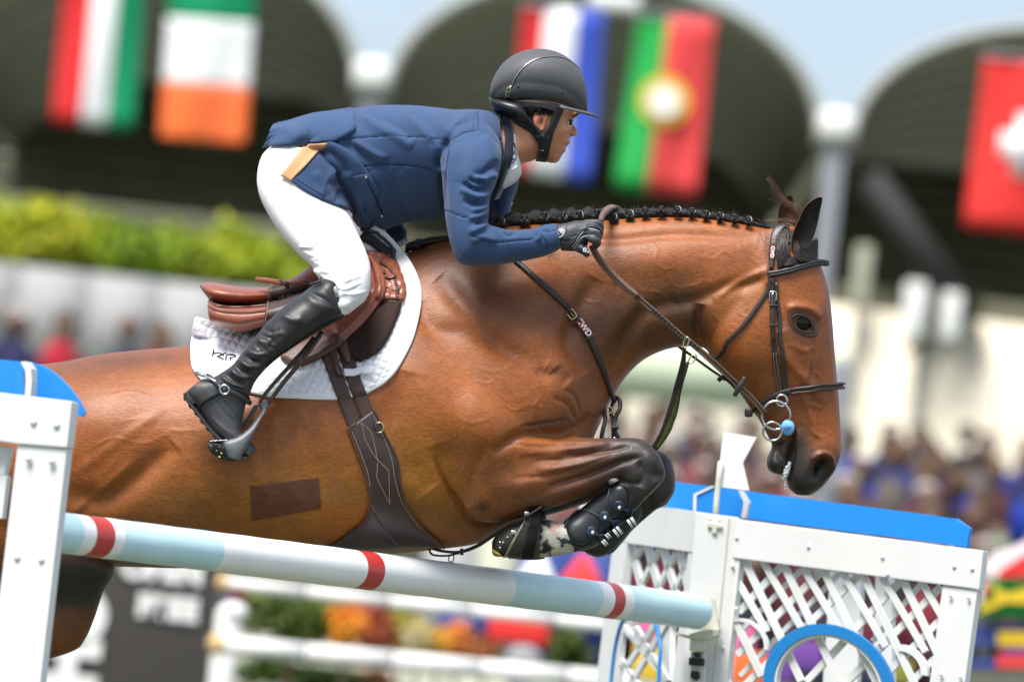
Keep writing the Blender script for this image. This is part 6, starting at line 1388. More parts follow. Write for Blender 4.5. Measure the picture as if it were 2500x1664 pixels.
shl = [Rr((1900, 260), (1960, 330), 0, .062), Rr((1870, 380), (1975, 440), 0, .066), Rr((1850, 480), (1984, 540), 0, .068), Rr((1820, 560), (1975, 590), 0, .066), Rr((1800, 640), (1930, 640), 0, .06), Rr((1790, 680), (1840, 690), 0, .05)]
Vs, Fs_ = loft(shl, m=32); fixn(mkc('shirt_collar', Vs, Fs_, MT['shirt'], rid)); SH = Surf(Vs, np.array([f if len(f) == 4 else f+(f[-1],) for f in Fs_]))
for pts, r in (([(1930, 350), (1938, 400), (1918, 440)], .0014), ([(1940, 420), (1945, 450), (1928, 480)], .0014), ([(1918, 462), (1928, 470)], .0014), ([(1920, 490), (1930, 494)], .0014)):
    P = cr(R5(*pts), 12); mkc('shirt_emblem', *tube([q(x, y, (SH.depth(x, y) if not np.isnan(SH.depth(x, y)) else -.05)-.0012) for x, y in P], r, 5), MT['shirtblue'], rid)
mkc('shirt_fold', *tube([q(x, y, (SH.depth(x, y) if not np.isnan(SH.depth(x, y)) else -.05)-.001) for x, y in cr(R5((1862, 555), (1900, 550), (1950, 520)), 14)], .002, 6), MT['shirt'], rid)
# far cuff and glove peeping over the withers, far jacket tail
fixn(mkc('far_tail', *loft([Rr((985, 955), (1060, 1060), .12, .03), Rr((1060, 935), (1090, 1075), .12, .035), Rr((1120, 928), (1130, 1050), .12, .035), Rr((1158, 980), (1155, 1030), .12, .02)], m=24), MT['cloth'], jk))
fixn(mkc('far_shirt_tail', *loft([Rr((1075, 1075), (1085, 1098), .11, .02), Rr((1120, 1045), (1128, 1092), .11, .03), Rr((1160, 1035), (1165, 1068), .11, .02)], m=20), MT['shirt'], rid))
mkc('sleeve_badge', *tube([q(x, y, .16) for x, y in cr(R5((1905, 800), (1912, 785), (1918, 778)), 6)], .0022, 6), MT['print'], jk)
# cords under the cuff
mkc('cuff_toggle', *tube([q(*R5((2180, 1165))[0], -.205), q(*R5((2205, 1200))[0], -.207)], .0017, 6), MT['print'], jk)
mkc('cuff_toggle', *tube([q(*R5((2190, 1160))[0], -.205), q(*R5((2235, 1150))[0], -.207), q(*R5((2256, 1160))[0], -.205)], .0015, 6), MT['print'], jk)
# ---- helmet
hel = thing('helmet', 'matt dark grey riding helmet with thin silver arch trim', 'helmet', q(1320, 200, 0))
hs = [H((178, 600), (176, 640), 0, .022), H((190, 500), (184, 650), 0, .048), H((232, 400), (210, 656), 0, .066), H((310, 288), (290, 660), 0, .083), H((420, 208), (410, 664), 0, .095), H((540, 166), (540, 672), 0, .101), H((660, 155), (660, 682), 0, .102), H((770, 168), (770, 694), 0, .098), H((870, 205), (865, 712), 0, .091),
      H((960, 268), (950, 735), 0, .080), H((1035, 350), (1025, 756), 0, .066), H((1082, 440), (1075, 765), 0, .050), H((1108, 550), (1105, 755), 0, .033), H((1116, 660), (1114, 740), 0, .018)]
hsk = [H((190, 500), (180, 650), 0, .026), H((240, 430), (230, 668), 0, .063), H((350, 330), (350, 676), 0, .086), H((520, 260), (520, 682), 0, .0975), H((680, 250), (680, 698), 0, .0975), H((820, 280), (815, 715), 0, .091), H((930, 340), (925, 738), 0, .079), H((1030, 440), (1020, 764), 0, .059), H((1085, 560), (1075, 776), 0, .040)]
V, Fc = remesh([loft(hs, m=56, exp=2.2), loft(hsk, m=56, exp=3.2)], .0025, 16); shell = fastmesh('shell', V, Fc, MT['helmet'], hel); ES = Surf(V, Fc)
# visor
n_, m_ = 11, 41; top, bot = [], []
for i in range(n_):
    v = i/(n_-1)
    for j in range(m_):
        th = -PI/2+PI*j/(m_-1); c, s = math.cos(th), math.sin(th)
        cc = abs(c)**.8
        px = 850+(1112-850)*cc+v*(138*cc); py = 690+62*cc+v*(8+44*cc)+18*v*(1-v)
        y = s*(.090+.004*v)*(1-.0*v)
        a = H4((px, py))[0]; top.append(q(a[0], a[1], y)); a = H4((px-4, py+17+12*(1-v)))[0]; bot.append(q(a[0], a[1], y))
V = np.array(top+bot); o = n_*m_; Fc = grid_faces(n_, m_)+[tuple(x+o for x in f[::-1]) for f in grid_faces(n_, m_)]
rg = [(0, j) for j in range(m_)]+[(i, m_-1) for i in range(1, n_)]+[(n_-1, j) for j in range(m_-2, -1, -1)]+[(i, 0) for i in range(n_-2, 0, -1)]; R_ = [a*m_+b for a, b in rg]
Fc += [(R_[z], R_[(z+1) % len(R_)], R_[(z+1) % len(R_)]+o, R_[z]+o) for z in range(len(R_))]
fixn(mkc('visor', V, Fc, MT['helmet'], hel))
W_, N_ = ES.line(H4((365, 640), (372, 570), (392, 500), (430, 420), (500, 335), (580, 275), (680, 240), (760, 232), (850, 236), (940, 268), (1010, 320), (1045, 365)), 90, .0004, smooth=4)
wd = np.interp(np.linspace(0, 1, 90), [0, .18, .25, .5, .62, .7, 1], [.0022, .0022, .0026, .0022, .0014, .0013, .0008])
fixn(mkc('trim_groove', *ribbon(W_, wd+.0026, .0008, N_), MT['harness'], hel)); fixn(mkc('silver_trim', *ribbon(W_, wd, .0016, N_), MT['steel'], hel))
G = rows_grid([H4((345, 525), (365, 512), (390, 508)), H4((330, 580), (350, 575), (380, 572)), H4((318, 645), (340, 645), (362, 642))], 14, 6); V, Fc, _, _ = sheet(G, gdepth(G, ES, sm=2), .002, .0005); vt = fixn(mkc('vent_frame', V, Fc, MT['brass'], hel))
for y_, x_ in ((542, 362), (580, 353), (616, 346)): 
    c = H4((x_, y_))[0]; mkc('vent_slot', *box(q(c[0], c[1], ES.depth(*c)-.0024), .0058, .001, .0062, R=np.array([RT, FW, UP]).T), MT['nostril'], vt)
for p in ((451, 515), (871, 570)):
    c = H4(p)[0]; mkc('rivet', *ball(q(c[0], c[1], ES.depth(*c)), (.0034, .002, .0034), 12, 8), MT['harness'], hel)
# harness: rim band, rear cradle, Y strap, chin strap
rim = [H((170, 625), (176, 700), 0, .030), H((190, 640), (210, 735), 0, .062), H((290, 652), (300, 800), 0, .083), H((420, 658), (430, 860), 0, .090), H((500, 666), (500, 900), 0, .088)]
HB = Two(RS, ES)
rb_ = [H4((172, 628), (330, 652), (520, 664), (700, 682), (880, 728)), H4((176, 660), (330, 690), (520, 702), (700, 722), (870, 752)), H4((186, 690), (330, 720), (500, 730), (700, 745), (850, 775))]
def hsheet(rows, th, off, nm, n1=14, n2=40, base=-.0):
    G = rows_grid(rows, n1, n2); D = gdepth(G, HB, sm=12)-off; V, Fc, _, _ = sheet(G, D, th, 0); return fixn(mkc(nm, V, Fc, MT['harness'], hel))
V, Fc = remesh([loft([H((168, 620), (180, 690), 0, .032), H((190, 615), (230, 760), 0, .064), H((290, 620), (340, 822), 0, .086), H((400, 626), (460, 888), 0, .094), H((470, 640), (520, 905), 0, .090), H((520, 700), (560, 930), 0, .083)], m=44, exp=2.3)], .002, 4)
fastmesh('rear_cradle', V, Fc, MT['harness'], hel)
hsheet([H4((400, 636), (600, 646), (760, 668), (885, 705)), H4((450, 690), (600, 696), (760, 722), (870, 755)), H4((440, 730), (500, 722), (640, 715), (790, 760), (840, 790))], .006, .005, 'rim_band')
hsheet([H4((395, 850), (450, 780), (500, 725)), H4((480, 905), (530, 860), (555, 800)), H4((560, 950), (590, 900), (610, 860)), H4((610, 1010), (650, 960), (665, 930)), H4((640, 1060), (690, 1010), (720, 965))], .006, .004, 'rear_strap', 26, 10)
hsheet([H4((780, 740), (830, 745), (888, 735)), H4((775, 800), (810, 800), (860, 800)), H4((750, 870), (785, 880), (825, 880)), H4((715, 940), (755, 960), (790, 960)), H4((650, 1010), (710, 1020), (770, 1030))], .006, .005, 'front_strap', 26, 10)
hsheet([H4((600, 985), (680, 965), (785, 970)), H4((635, 1040), (700, 1040), (765, 1045)), H4((648, 1100), (695, 1105), (750, 1110)), H4((645, 1160), (690, 1170), (738, 1175)), H4((618, 1225), (670, 1232), (722, 1232))], .006, .006, 'chin_strap', 26, 12)
hsheet([H4((655, 1120), (680, 1120), (705, 1122)), H4((650, 1165), (680, 1165), (702, 1168))], .004, .013, 'buckle_clip', 6, 6)
P = H4((790, 965), (765, 1050), (748, 1130), (722, 1230)); fixn(mkc('strap_edge', *tube([q(x, y, d-.012) for (x, y), d in zip(cr(P, 24), fillnan(np.array([RS.depth(*p) for p in cr(P, 24)])))], .0013, 6), MT['bootgrey'], hel))
W_, N_ = ES.line(H4((182, 632), (330, 655), (600, 668), (760, 690), (882, 724)), 50, .001); fixn(mkc('rim_bead', *tube(W_, .0018, 6), MT['helmet'], hel))
# ---- glove with hand
def G_(a, b, y, w, *r): return (*G9(a)[0], *G9(b)[0], y, w)+tuple(r)
def chain(pts, r, y): 
    P = cr([(*G9((a, b))[0], yy) for (a, b), yy in zip(pts, y)], 26); W_ = np.array([q(x, yy_, d) for x, yy_, d in P]); rr_ = cr(r, 26)[:, 0]
    V, Fc = tube(W_, rr_, 16); a, b = ball(W_[0], rr_[0], 14, 10), ball(W_[-1], rr_[-1], 14, 10); return [(V, Fc), a, b]
gy = -.20
palm = [G_((170, 480), (290, 1090), gy, .030), G_((300, 455), (380, 1100), gy, .032), G_((440, 430), (490, 1105), gy, .032), G_((600, 385), (610, 1110), gy, .031), G_((760, 376), (720, 1080), gy, .029), G_((900, 378), (840, 980), gy, .026), G_((1010, 390), (950, 900), gy, .020)]
sh_ = [loft(palm, m=40, exp=2.3)]
fing = [([(900, 450), (1060, 440), (1185, 450), (1235, 540), (1225, 640)], [.0100, .0098, .0092, .0085, .0080], [gy-.006, gy-.012, gy-.012, gy-.004, gy+.008]),
        ([(880, 560), (1010, 545), (1130, 580), (1215, 650), (1205, 740)], [.0100, .0098, .0090, .0085, .0080], [gy-.012, gy-.022, gy-.022, gy-.012, gy]),
        ([(860, 680), (990, 665), (1100, 690), (1180, 770), (1150, 850)], [.0100, .0098, .0092, .0088, .0080], [gy-.012, gy-.024, gy-.026, gy-.018, gy-.004]),
        ([(900, 800), (1000, 800), (1100, 840), (1160, 900), (1110, 980)], [.0098, .0105, .0105, .0100, .0085], [gy-.010, gy-.026, gy-.030, gy-.020, gy-.006]),
        ([(640, 960), (760, 1050), (860, 1110), (905, 1165)], [.0125, .0115, .0105, .0085], [gy-.010, gy-.018, gy-.022, gy-.020])]
for f_ in fing: sh_ += chain(f_[0], f_[1], f_[2])
V, Fc = remesh(sh_, .0014, 4); Xg = inv(V); Ng = normals(V, Fc); dg_ = np.zeros(len(V))
for pts, w, a in (([(700, 590), (780, 580), (880, 560), (1010, 610), (1180, 640)], 3, .0012), ([(500, 1010), (640, 850), (720, 700), (800, 600)], 2.5, .0014), ([(580, 1050), (700, 900), (780, 760), (900, 700)], 2.0, -.0018), ([(880, 1000), (940, 940), (920, 830)], 3, -.0025), ([(300, 870), (450, 860), (560, 860)], 1.5, -.0016), ([(350, 960), (430, 1000), (420, 1080)], 2, -.0016), ([(520, 780), (620, 740), (680, 750)], 2, -.0015), ([(1000, 480), (1120, 490), (1220, 560)], 2.0, -.0022)):
    dg_ += dline(Xg, G9(*pts), w, a)
V = V+Ng*dg_[:, None]; glv = fastmesh('glove', V, Fc, MT['glove'], rid); GV = Surf(V, Fc)
def gsheet(nm, rows, mt_, th=.0012, n1=14, n2=20, off=.0002, par=glv):
    G = rows_grid([G9(*r) for r in rows], n1, n2); V, Fc, _, _ = sheet(G, gdepth(G, GV, sm=2), th, off); return fixn(mkc(nm, V, Fc, MT[mt_], par))
gsheet('wrist_tab', [[(200, 480), (300, 470), (410, 455)], [(215, 640), (330, 630), (450, 620)], [(240, 850), (360, 845), (490, 840)]], 'glove', .0022)
gsheet('dark_panel', [[(490, 1010), (560, 900), (640, 780), (740, 640), (850, 565), (950, 555)], [(560, 1040), (630, 930), (700, 820), (790, 680), (880, 610), (970, 590)]], 'glovedark')
gsheet('dark_panel', [[(700, 1060), (720, 960), (780, 840), (860, 780), (940, 770)], [(860, 1180), (880, 1080), (920, 1000), (930, 900), (930, 820)]], 'glovedark')
gsheet('dark_panel', [[(985, 480), (1080, 485), (1190, 520), (1240, 590)], [(980, 520), (1070, 535), (1170, 570), (1250, 640)]], 'glovedark')
for pts in ([(590, 1060), (660, 960), (740, 830), (830, 760), (950, 735)], [(540, 1020), (640, 900), (720, 760), (820, 640)], [(960, 570), (1080, 590), (1210, 640)]):
    P = cr(G9(*pts), 24); mkc('glove_piping', *tube([q(x, y, d-.0014) for (x, y), d in zip(P, fillnan(np.array([GV.depth(*p) for p in P])))], .0007, 5), MT['print'], glv)
def gline(pts, r=.0011, closed=False, off=.0030):
    P = []
    pp = G9(*pts)
    if closed: pp = pp+[pp[0]]
    for a, b in zip(pp[:-1], pp[1:]): P += [(a[0]+(b[0]-a[0])*t, a[1]+(b[1]-a[1])*t) for t in (0, .33, .66)]
    P.append(pp[-1]); D_ = fillnan(np.array([GV.depth(*p) for p in P])); mkc('glove_emblem', *tube([q(x, y, d-off) for (x, y), d in zip(P, D_)], r, 5), MT['print'], glv)
gline([(245, 590), (320, 572), (372, 630), (345, 720), (280, 775), (232, 770), (205, 680)], closed=True); gline([(255, 625), (330, 700)], .0009); gline([(275, 605), (340, 675)], .0009); gline([(215, 670), (240, 712)], .0009); gline([(300, 600), (340, 640), (350, 625)], .0008)
gline([(830, 1050), (865, 1032), (895, 1055), (892, 1100), (860, 1130), (822, 1110)], .0010, True, .0016); gline([(845, 1060), (875, 1100)], .0008, False, .0016); gline([(900, 1130), (915, 1140), (930, 1120), (950, 1105), (960, 1130), (950, 1150), (985, 1165)], .0009, False, .0016)
mb = MB()
for i in range(17):
    for j in range(7):
        x = 500+i*36+(j % 2)*18; y = 405+j*38
        if y > 720-max(0, x-560)*.75 and x > 560: continue
        if x > 1000: continue
        c = G9((x, y))[0]; d = GV.depth(*c)
        if not np.isnan(d): mb.add(*ball(q(c[0], c[1], d), (.0007, .0004, .0007), 6, 4))
o_ = mb.obj('perforation', MT['nostril'], glv); o_['kind'] = 'stuff'
V, Fc = remesh([loft([(*G9((170, 500))[0], *G9((250, 1000))[0], .20, .03), (*G9((600, 450))[0], *G9((600, 1000))[0], .19, .03), (*G9((1000, 450))[0], *G9((1000, 950))[0], .17, .028), (*G9((1180, 550))[0], *G9((1120, 850))[0], .165, .02)], m=24)], .004, 3); fastmesh('glove', V, Fc, MT['glove'], rid)
# ================================================================== THE JUMP
ZUP = np.array([0, 0, 1.0])
MT['pole'] = None
def pole_mat():
    m = mat('pale_blue_painted_pole', (.45, .70, .80), .38, .5, coat=.2, attr='col', var=.05, vscale=9, bump=[('noise', 90, .06, .001)]); return m
pA = q(110, 1291, -1.22); pB = q(1703, 1495, .78)
pB[2] = pA[2] = (pA[2]+pB[2])/2
pl = thing('jump_pole', 'pale blue and white jump pole with three red bands crossing the foreground', 'pole', (pA+pB)/2)
ax = (pB-pA); L_ = np.linalg.norm(ax); ax /= L_
marks = []
def tpix(px, py):      # parameter along the axis nearest to a photo pixel column
    sd_ = np.cross(ax, ZUP); sd_ /= np.linalg.norm(sd_); sd_ *= -np.sign(sd_@FW)
    t = np.linspace(0, 1, 2000); P = pA+ax*L_*t[:, None]+sd_*.043; x = inv(P)[:, 0]; return float(np.interp(px, x, t))*L_
edges = [(0, 'b')]+[(tpix(x, 0), c) for x, c in ((206, 'w'), (238, 'r'), (281, 'w'), (306, 'b'), (548, 'w'), (900, 'r'), (940, 'w'), (1262, 'b'), (1475, 'w'), (1502, 'r'), (1528, 'w'), (1550, 'b'))]
cc = {'b': (.52, .75, .82), 'w': (.86, .87, .87), 'r': (.50, .04, .035)}
ns = 900; m = 40; a = np.arange(m)*2*PI/m; side = np.cross(ax, ZUP); side /= np.linalg.norm(side); upv = np.cross(side, ax); rr0 = .0428
rs = np.random.RandomState(2); ts = np.linspace(0, L_, ns); V = []; C_ = []
for i, t_ in enumerate(ts):
    r_ = rr0*(1 if 0 < i < ns-1 else .97)+.0003*math.sin(t_*40); V.append(pA+ax*t_+side*(r_*np.cos(a))[:, None]+upv*(r_*np.sin(a))[:, None])
    c = [z for e, z in edges if t_ >= e][-1]; c4 = np.tile(cc[c], (m, 1)); C_.append(c4)
V = np.vstack(V); C_ = np.vstack(C_)
# paint chips of a deeper blue, dirt scuffs
al = np.repeat(ts, m); an = np.tile(a, ns)
for tp_, aa, rl, ra, col in [(tpix(184, 0), 3.4, .010, .14, (.03, .30, .62)), (tpix(392, 0), 3.2, .006, .08, (.05, .36, .70)), (tpix(1590, 0), 4.1, .05, .10, (.05, .30, .60)), (tpix(1560, 0), 4.2, .03, .06, (.04, .25, .55)), (tpix(1705, 0), 2.8, .010, .3, (.10, .40, .66)), (tpix(1690, 0), 3.9, .02, .2, (.18, .48, .70)), (tpix(1170, 0), 2.2, .045, .09, (.45, .46, .47)), (tpix(1408, 0), 2.9, .012, .05, (.30, .40, .45)), (tpix(1385, 0), 3.6, .010, .04, (.28, .40, .48))]+[(rs.uniform(0, L_), rs.uniform(2.2, 4.6), rs.uniform(.01, .08), rs.uniform(.01, .05), (.55, .66, .68)) for _ in range(60)]:
    g = np.exp(-((al-tp_)/rl)**2-((an-aa)/ra)**2)[:, None]*.85; C_ = C_*(1-g)+np.array(col)*g
Fc = np.array(grid_faces(ns, m, True)); POLE = pole_mat()
o = fastmesh('shaft', V, Fc, POLE, pl, cols={'col': C_})
bm_ = [(pA, -1), (pB, 1)]
for e_, sg in bm_: mkc('end_cap', *tube([e_-ax*sg*.002, e_+ax*sg*.006], [rr0*.98, rr0*.93], 32), MT['pole_end'] if 'pole_end' in MT else MT['foam'], pl)
# right-hand cup and post fittings
MT['wood'] = mat('white_painted_wood', (.66, .67, .66), .5, .45, var=.05, vscale=5, bump=[('noise', 30, .10, .002)])
MT['whitep'] = mat('white_flag_paint', (.82, .82, .82), .5, .4)
MT['cream'] = mat('cream_plastic', (.58, .57, .48), .5, .4, var=.08, vscale=20)
MT['blue'] = mat('bright_blue_paint', (.012, .235, .70), .42, .45, var=.04, vscale=4)
MT['bluering'] = mat('blue_ring_paint', (.012, .19, .50), .45, .4)
MT['blackpart'] = mat('black_fitting', (.012, .012, .012), .5, .4)
def vbox(px, py, Y, w, h, d, yaw=0.0, nm='board', m_='wood', par=None, bev=.003, top=False, cx=.5):
    """upright world box; px,py = where its top (or centre) front edge shows; w,h in metres"""
    c = at(px, py, Y); c = c-ZUP*(h/2 if top else 0)
    R_ = np.array([[math.cos(yaw), -math.sin(yaw), 0], [math.sin(yaw), math.cos(yaw), 0], [0, 0, 1]])
    return mkc(nm, *box(c, w, d, h, R=R_, bev=bev), MT[m_], par)
class Panel:
    """upright plane through two photo pixels at given depths; addressed by photo pixels"""
    def __init__(s, p0, Y0, p1, Y1):
        s.a = at(*p0, Y0); s.b = at(*p1, Y1); s.d = s.b-s.a; s.d[2] = 0; s.d /= np.linalg.norm(s.d); s.n = np.cross(s.d, ZUP); 
        if s.n[1] > 0: s.n = -s.n
        s.R = np.array([s.d, -s.n, ZUP]).T
    def pt(s, px, py, off=0.0):
        r = q(px, py, 0)-CAM; o = s.a+s.n*off; t = ((o-CAM)@s.n)/(r@s.n); return CAM+r*t
    def slab(s, corners, th, nm, m_, par, off=0.0, bev=.0):
        """polygon given in photo px extruded to thickness th (front at off)"""
        P = [s.pt(x, y, off) for x, y in corners]; n = len(P); V = np.array(P+[p-s.n*th for p in P])
        Fc = [tuple(range(n)), tuple(range(2*n-1, n-1, -1))]+[(i, i+n, (i+1) % n+n, (i+1) % n) for i in range(n)]
        o = fixn(mkc(nm, V, Fc, MT[m_], par, smooth=False))
        if bev:
            bm = bmesh.new(); bm.from_mesh(o.data); bmesh.ops.bevel(bm, geom=bm.edges[:], offset=bev, segments=2, affect='EDGES', profile=.7); bm.to_mesh(o.data); bm.free()
        return o
    def rivet(s, px, py, par, off=.002, r=.0055, m_='wood'):
        c = s.pt(px, py, off); o = mkc('bolt', *ball(c, (r, r*.5, r), 12, 7, R=s.R), MT[m_], par); return o
t3 = T(1500, 998, 2.354)
stn = thing('jump_stand', 'white lattice jump stand with blue board tops at the pole end, right', 'jump stand', at(1700, 1664, .9))
PR_ = Panel((1770, 1270), .95, (2395, 1360), .55)       # right wing
PL_ = Panel((1480, 1260), 2.0, (1700, 1290), 1.05)      # left wing going back
def near_post():
    c = t3
    PP = Panel((1690, 1270), .95, (1800, 1282), .93)
    PP.slab(c((468, 590), (715, 622), (590, 2200), (330, 2200)), .09, 'post', 'wood', stn, off=.05, bev=.004)
    PP.slab(c((655, 625), (662, 626), (505, 2200), (497, 2200)), .002, 'post_groove', 'cream', stn, off=.053)
    for p in ((550, 632), (605, 640)): PP.rivet(*t3(p)[0], stn, off=.05, r=.0035, m_='cream')
    PP.slab(c((535, 655), (620, 668), (618, 682), (588, 680), (586, 712), (560, 710), (562, 678), (533, 674)), .006, 'cup_slot', 'cream', stn, off=.057)
    return PP
PPo = near_post()
PR_.slab(t3((672, 628), (2120, 812), (2095, 1035), (650, 850)), .028, 'top_board', 'wood', stn, off=.045, bev=.003)
PR_.slab(t3((1885, 1012), (2086, 1037), (1900, 2400), (1700, 2400)), .026, 'stile', 'wood', stn, off=.040, bev=.003)
PR_.slab(t3((655, 852), (722, 860), (560, 2300), (480, 2300)), .026, 'stile', 'wood', stn, off=.040, bev=.003)
for x, y in ((703, 737), (1115, 790), (1541, 850), (1953, 903), (2057, 916), (680, 900), (1570, 948), (1932, 1070), (2035, 1082), (700, 1145), (622, 1370), (1878, 1523), (1988, 1537), (602, 1085)): PR_.rivet(*t3((x, y))[0], stn, off=.047)
# lattice: two layers of crossing slats, real gaps between them
def lattice(P, clip, d1, d2, w, nm='slat'):
    """d1,d2: list of ((x0,y0),(x1,y1)) centre lines in tile px; w tile px"""
    for lst, off in ((d1, .030), (d2, .018)):
        for (x0, y0), (x1, y1) in lst:
            L = math.hypot(x1-x0, y1-y0); nx, ny = -(y1-y0)/L*w/2, (x1-x0)/L*w/2
            P.slab(t3((x0+nx, y0+ny), (x1+nx, y1+ny), (x1-nx, y1-ny), (x0-nx, y0-ny)), .009, nm, 'wood', stn, off=off)
d1 = []
for i in range(8):
    x = 480+i*205; d1.append(((x+250, 860+(i)*24-30), (x+250+330, 860+i*24+880)))
d1 = [((740, 860), (950, 1300)), ((950, 890), (1150, 1340)), ((1180, 925), (1420, 1420)), ((1420, 955), (1700, 1568)), ((1650, 985), (1900, 1500)), ((690, 1200), (860, 1620)), ((820, 865), (1100, 1250)), ((1040, 900), (1290, 1240))]
d1 = [((740+i*228, 862+i*29), (740+i*228+330, 862+i*29+700)) for i in range(-2, 5)]
d1 = [(a, b) if a[0] > 700 else ((700, a[1]+(700-a[0])*2.12), b) for a, b in d1]
d1b = [((850+i*228, 876+i*29), (850+i*228+250, 876+i*29+430)) for i in range(-1, 5)]
d1b = [(a, b) if a[0] > 700 else ((700, a[1]+(700-a[0])*1.72), b) for a, b in d1b]
d2 = [((950, 905), (712, 1165)), ((1180, 935), (705, 1410)), ((1400, 955), (690, 1640)), ((1640, 985), (1010, 1660)), ((1870, 1020), (1240, 1660)), ((1880, 1200), (1420, 1660)), ((1870, 1400), (1610, 1660))]
lattice(PR_, None, d1, d2, 38); lattice(PR_, None, d1b, [], 34)
d3 = [((1070, 920), (705, 1290)), ((1290, 940), (720, 1530)), ((1760, 1000), (1480, 1330))]
for (x0, y0), (x1, y1) in d3:
    L = math.hypot(x1-x0, y1-y0); w = 26; nx, ny = -(y1-y0)/L*w/2, (x1-x0)/L*w/2; PR_.slab(t3((x0+nx, y0+ny), (x1+nx, y1+ny), (x1-nx, y1-ny), (x0-nx, y0-ny)), .009, 'slat', 'wood', stn, off=.004)
# back frame of the wing: second upright and arch seen through the lattice
PB_ = Panel((1770, 1270), 1.35, (2395, 1360), .95)
PB_.slab(t3((1240, 930), (1420, 955), (1390, 1700), (1190, 1700)), .02, 'centre_board', 'wood', stn, off=0)
PB_.slab(t3((1500, 960), (1590, 970), (1600, 1700), (1480, 1700)), .02, 'back_board', 'wood', stn, off=0)
def arc(P, c, r0, r1, a0, a1, th, nm, m_, par, off, n=40, sx=1.0, ang=0.12, keep=1):
    A = np.linspace(a0, a1, n); f_ = lambda r: [(c[0]+r*sx*math.cos(t), c[1]-r*math.sin(t)+(c[0]+r*sx*math.cos(t)-c[0])*ang) for t in A]
    o_, i_ = f_(r1), f_(r0); Po = np.array([P.pt(*t3(p)[0], off) for p in o_]); Pi = np.array([P.pt(*t3(p)[0], off) for p in i_])
    V = np.vstack([Po, Pi, Po-P.n*th, Pi-P.n*th]); Fc = []
    for i in range(n-1): Fc += [(i, i+1, n+i+1, n+i), (2*n+i, 3*n+i, 3*n+i+1, 2*n+i+1), (i, 2*n+i, 2*n+i+1, i+1), (n+i, n+i+1, 3*n+i+1, 3*n+i)]
    Fc += [(0, n, 3*n, 2*n), (n-1, 3*n-1, 4*n-1, 2*n-1)]
    return fixn(mkc(nm, V, Fc, MT[m_], par, smooth=False))
arc(PR_, (1230, 1610), 316, 376, -.3, PI+.3, .014, 'blue_ring', 'bluering', stn, .052)
arc(PR_, (1230, 1610), 300, 316, -.3, PI+.3, .02, 'ring_edge', 'wood', stn, .048)
arc(PR_, (730, 1350), 130, 150, -.1, PI*.62, .012, 'small_arch', 'wood', stn, .034)
arc(PR_, (1650, 1500), 110, 150, -.1, PI*.55, .012, 'small_arch', 'wood', stn, .034)
# left wing
PL_.slab(t3((-170, 745), (480, 592), (470, 820), (-5, 758)), .02, 'top_board', 'wood', stn, off=.03) if False else None
PL_.slab(t3((-200, 540), (300, 566), (480, 592), (460, 822), (0, 758), (-200, 730)), .025, 'top_board', 'wood', stn, off=.03)
PL_.slab(tu((1640, 750), (1720, 762), (1560, 2100), (1480, 2100)), .02, 'stile', 'wood', stn, off=.03)
PL_.slab(t3((425, 822), (470, 825), (330, 1900), (290, 1900)), .02, 'stile', 'wood', stn, off=.028)
PL_.slab(t3((30, 762), (75, 768), (-30, 1900), (-80, 1900)), .02, 'slat', 'wood', stn, off=.02)
for (x0, y0), (x1, y1), w in (((85, 770), (150, 1030), 30), ((180, 785), (250, 1040), 30), ((270, 800), (345, 1050), 30), ((360, 812), (425, 1060), 30), ((150, 790), (60, 940), 22), ((250, 800), (150, 1000), 22), ((350, 815), (235, 1040), 22), ((430, 840), (330, 1060), 22), ((40, 1240), (250, 1500), 26), ((230, 1230), (60, 1480), 26), ((110, 1250), (300, 1560), 26), ((320, 1180), (90, 1568), 26), ((30, 1440), (170, 1640), 26)):
    L = math.hypot(x1-x0, y1-y0); nx, ny = -(y1-y0)/L*w/2, (x1-x0)/L*w/2; PL_.slab(t3((x0+nx, y0+ny), (x1+nx, y1+ny), (x1-nx, y1-ny), (x0-nx, y0-ny)), .01, 'slat', 'wood', stn, off=.012)
PL_.slab(t3((270, 1040), (330, 1048), (300, 1900), (235, 1900)), .015, 'slat', 'wood', stn, off=.006)
arc(PL_, (140, 1560), 116, 132, -.2, PI+.2, .01, 'blue_ring', 'bluering', stn, .034, sx=1.0) if False else None
P_ = t3((-20, 1700), (-5, 1500), (20, 1330), (60, 1210), (120, 1150), (190, 1165), (245, 1240), (270, 1350), (268, 1470), (255, 1700))
W_ = np.array([PL_.pt(x, y, .036) for x, y in cr(P_, 50)]); fixn(mkc('blue_ring', *ribbon(W_, .011, .008, PL_.n), MT['bluering'], stn))
# blue board tops (crenellated blocks) standing on the wing
blu = [((348, 418), (575, 446), (575, 600), (290, 568)), ((620, 453), (1850, 612), (1850, 768), (620, 612)), ((1850, 616), (1960, 628), (2043, 685), (2025, 795), (1850, 768))]
PBl = Panel((1770, 1220), 1.25, (2395, 1300), .85)
for pts in blu: PBl.slab(t3(*pts), .014, 'blue_board', 'blue', stn, off=0)
PBf = Panel((1700, 1230), 1.12, (1830, 1246), 1.10)
PBf.slab(t3((472, 495), (573, 450), (640, 458), (735, 520), (730, 625), (462, 590)), .012, 'blue_board', 'blue', stn, off=0)
for pts in (((455, 488), (560, 440), (577, 446), (472, 495), (470, 588), (453, 586)), ((712, 464), (735, 468), (775, 535), (755, 628), (728, 622), (742, 536))): PBf.slab(t3(*pts), .05, 'white_edge', 'wood', stn, off=.004)
PBe = Panel((2290, 1290), .98, (2340, 1296), .97); PBe.slab(t3((1890, 622), (1912, 626), (1957, 688), (1942, 785), (1916, 780), (1928, 688)), .05, 'white_edge', 'wood', stn, off=.004)
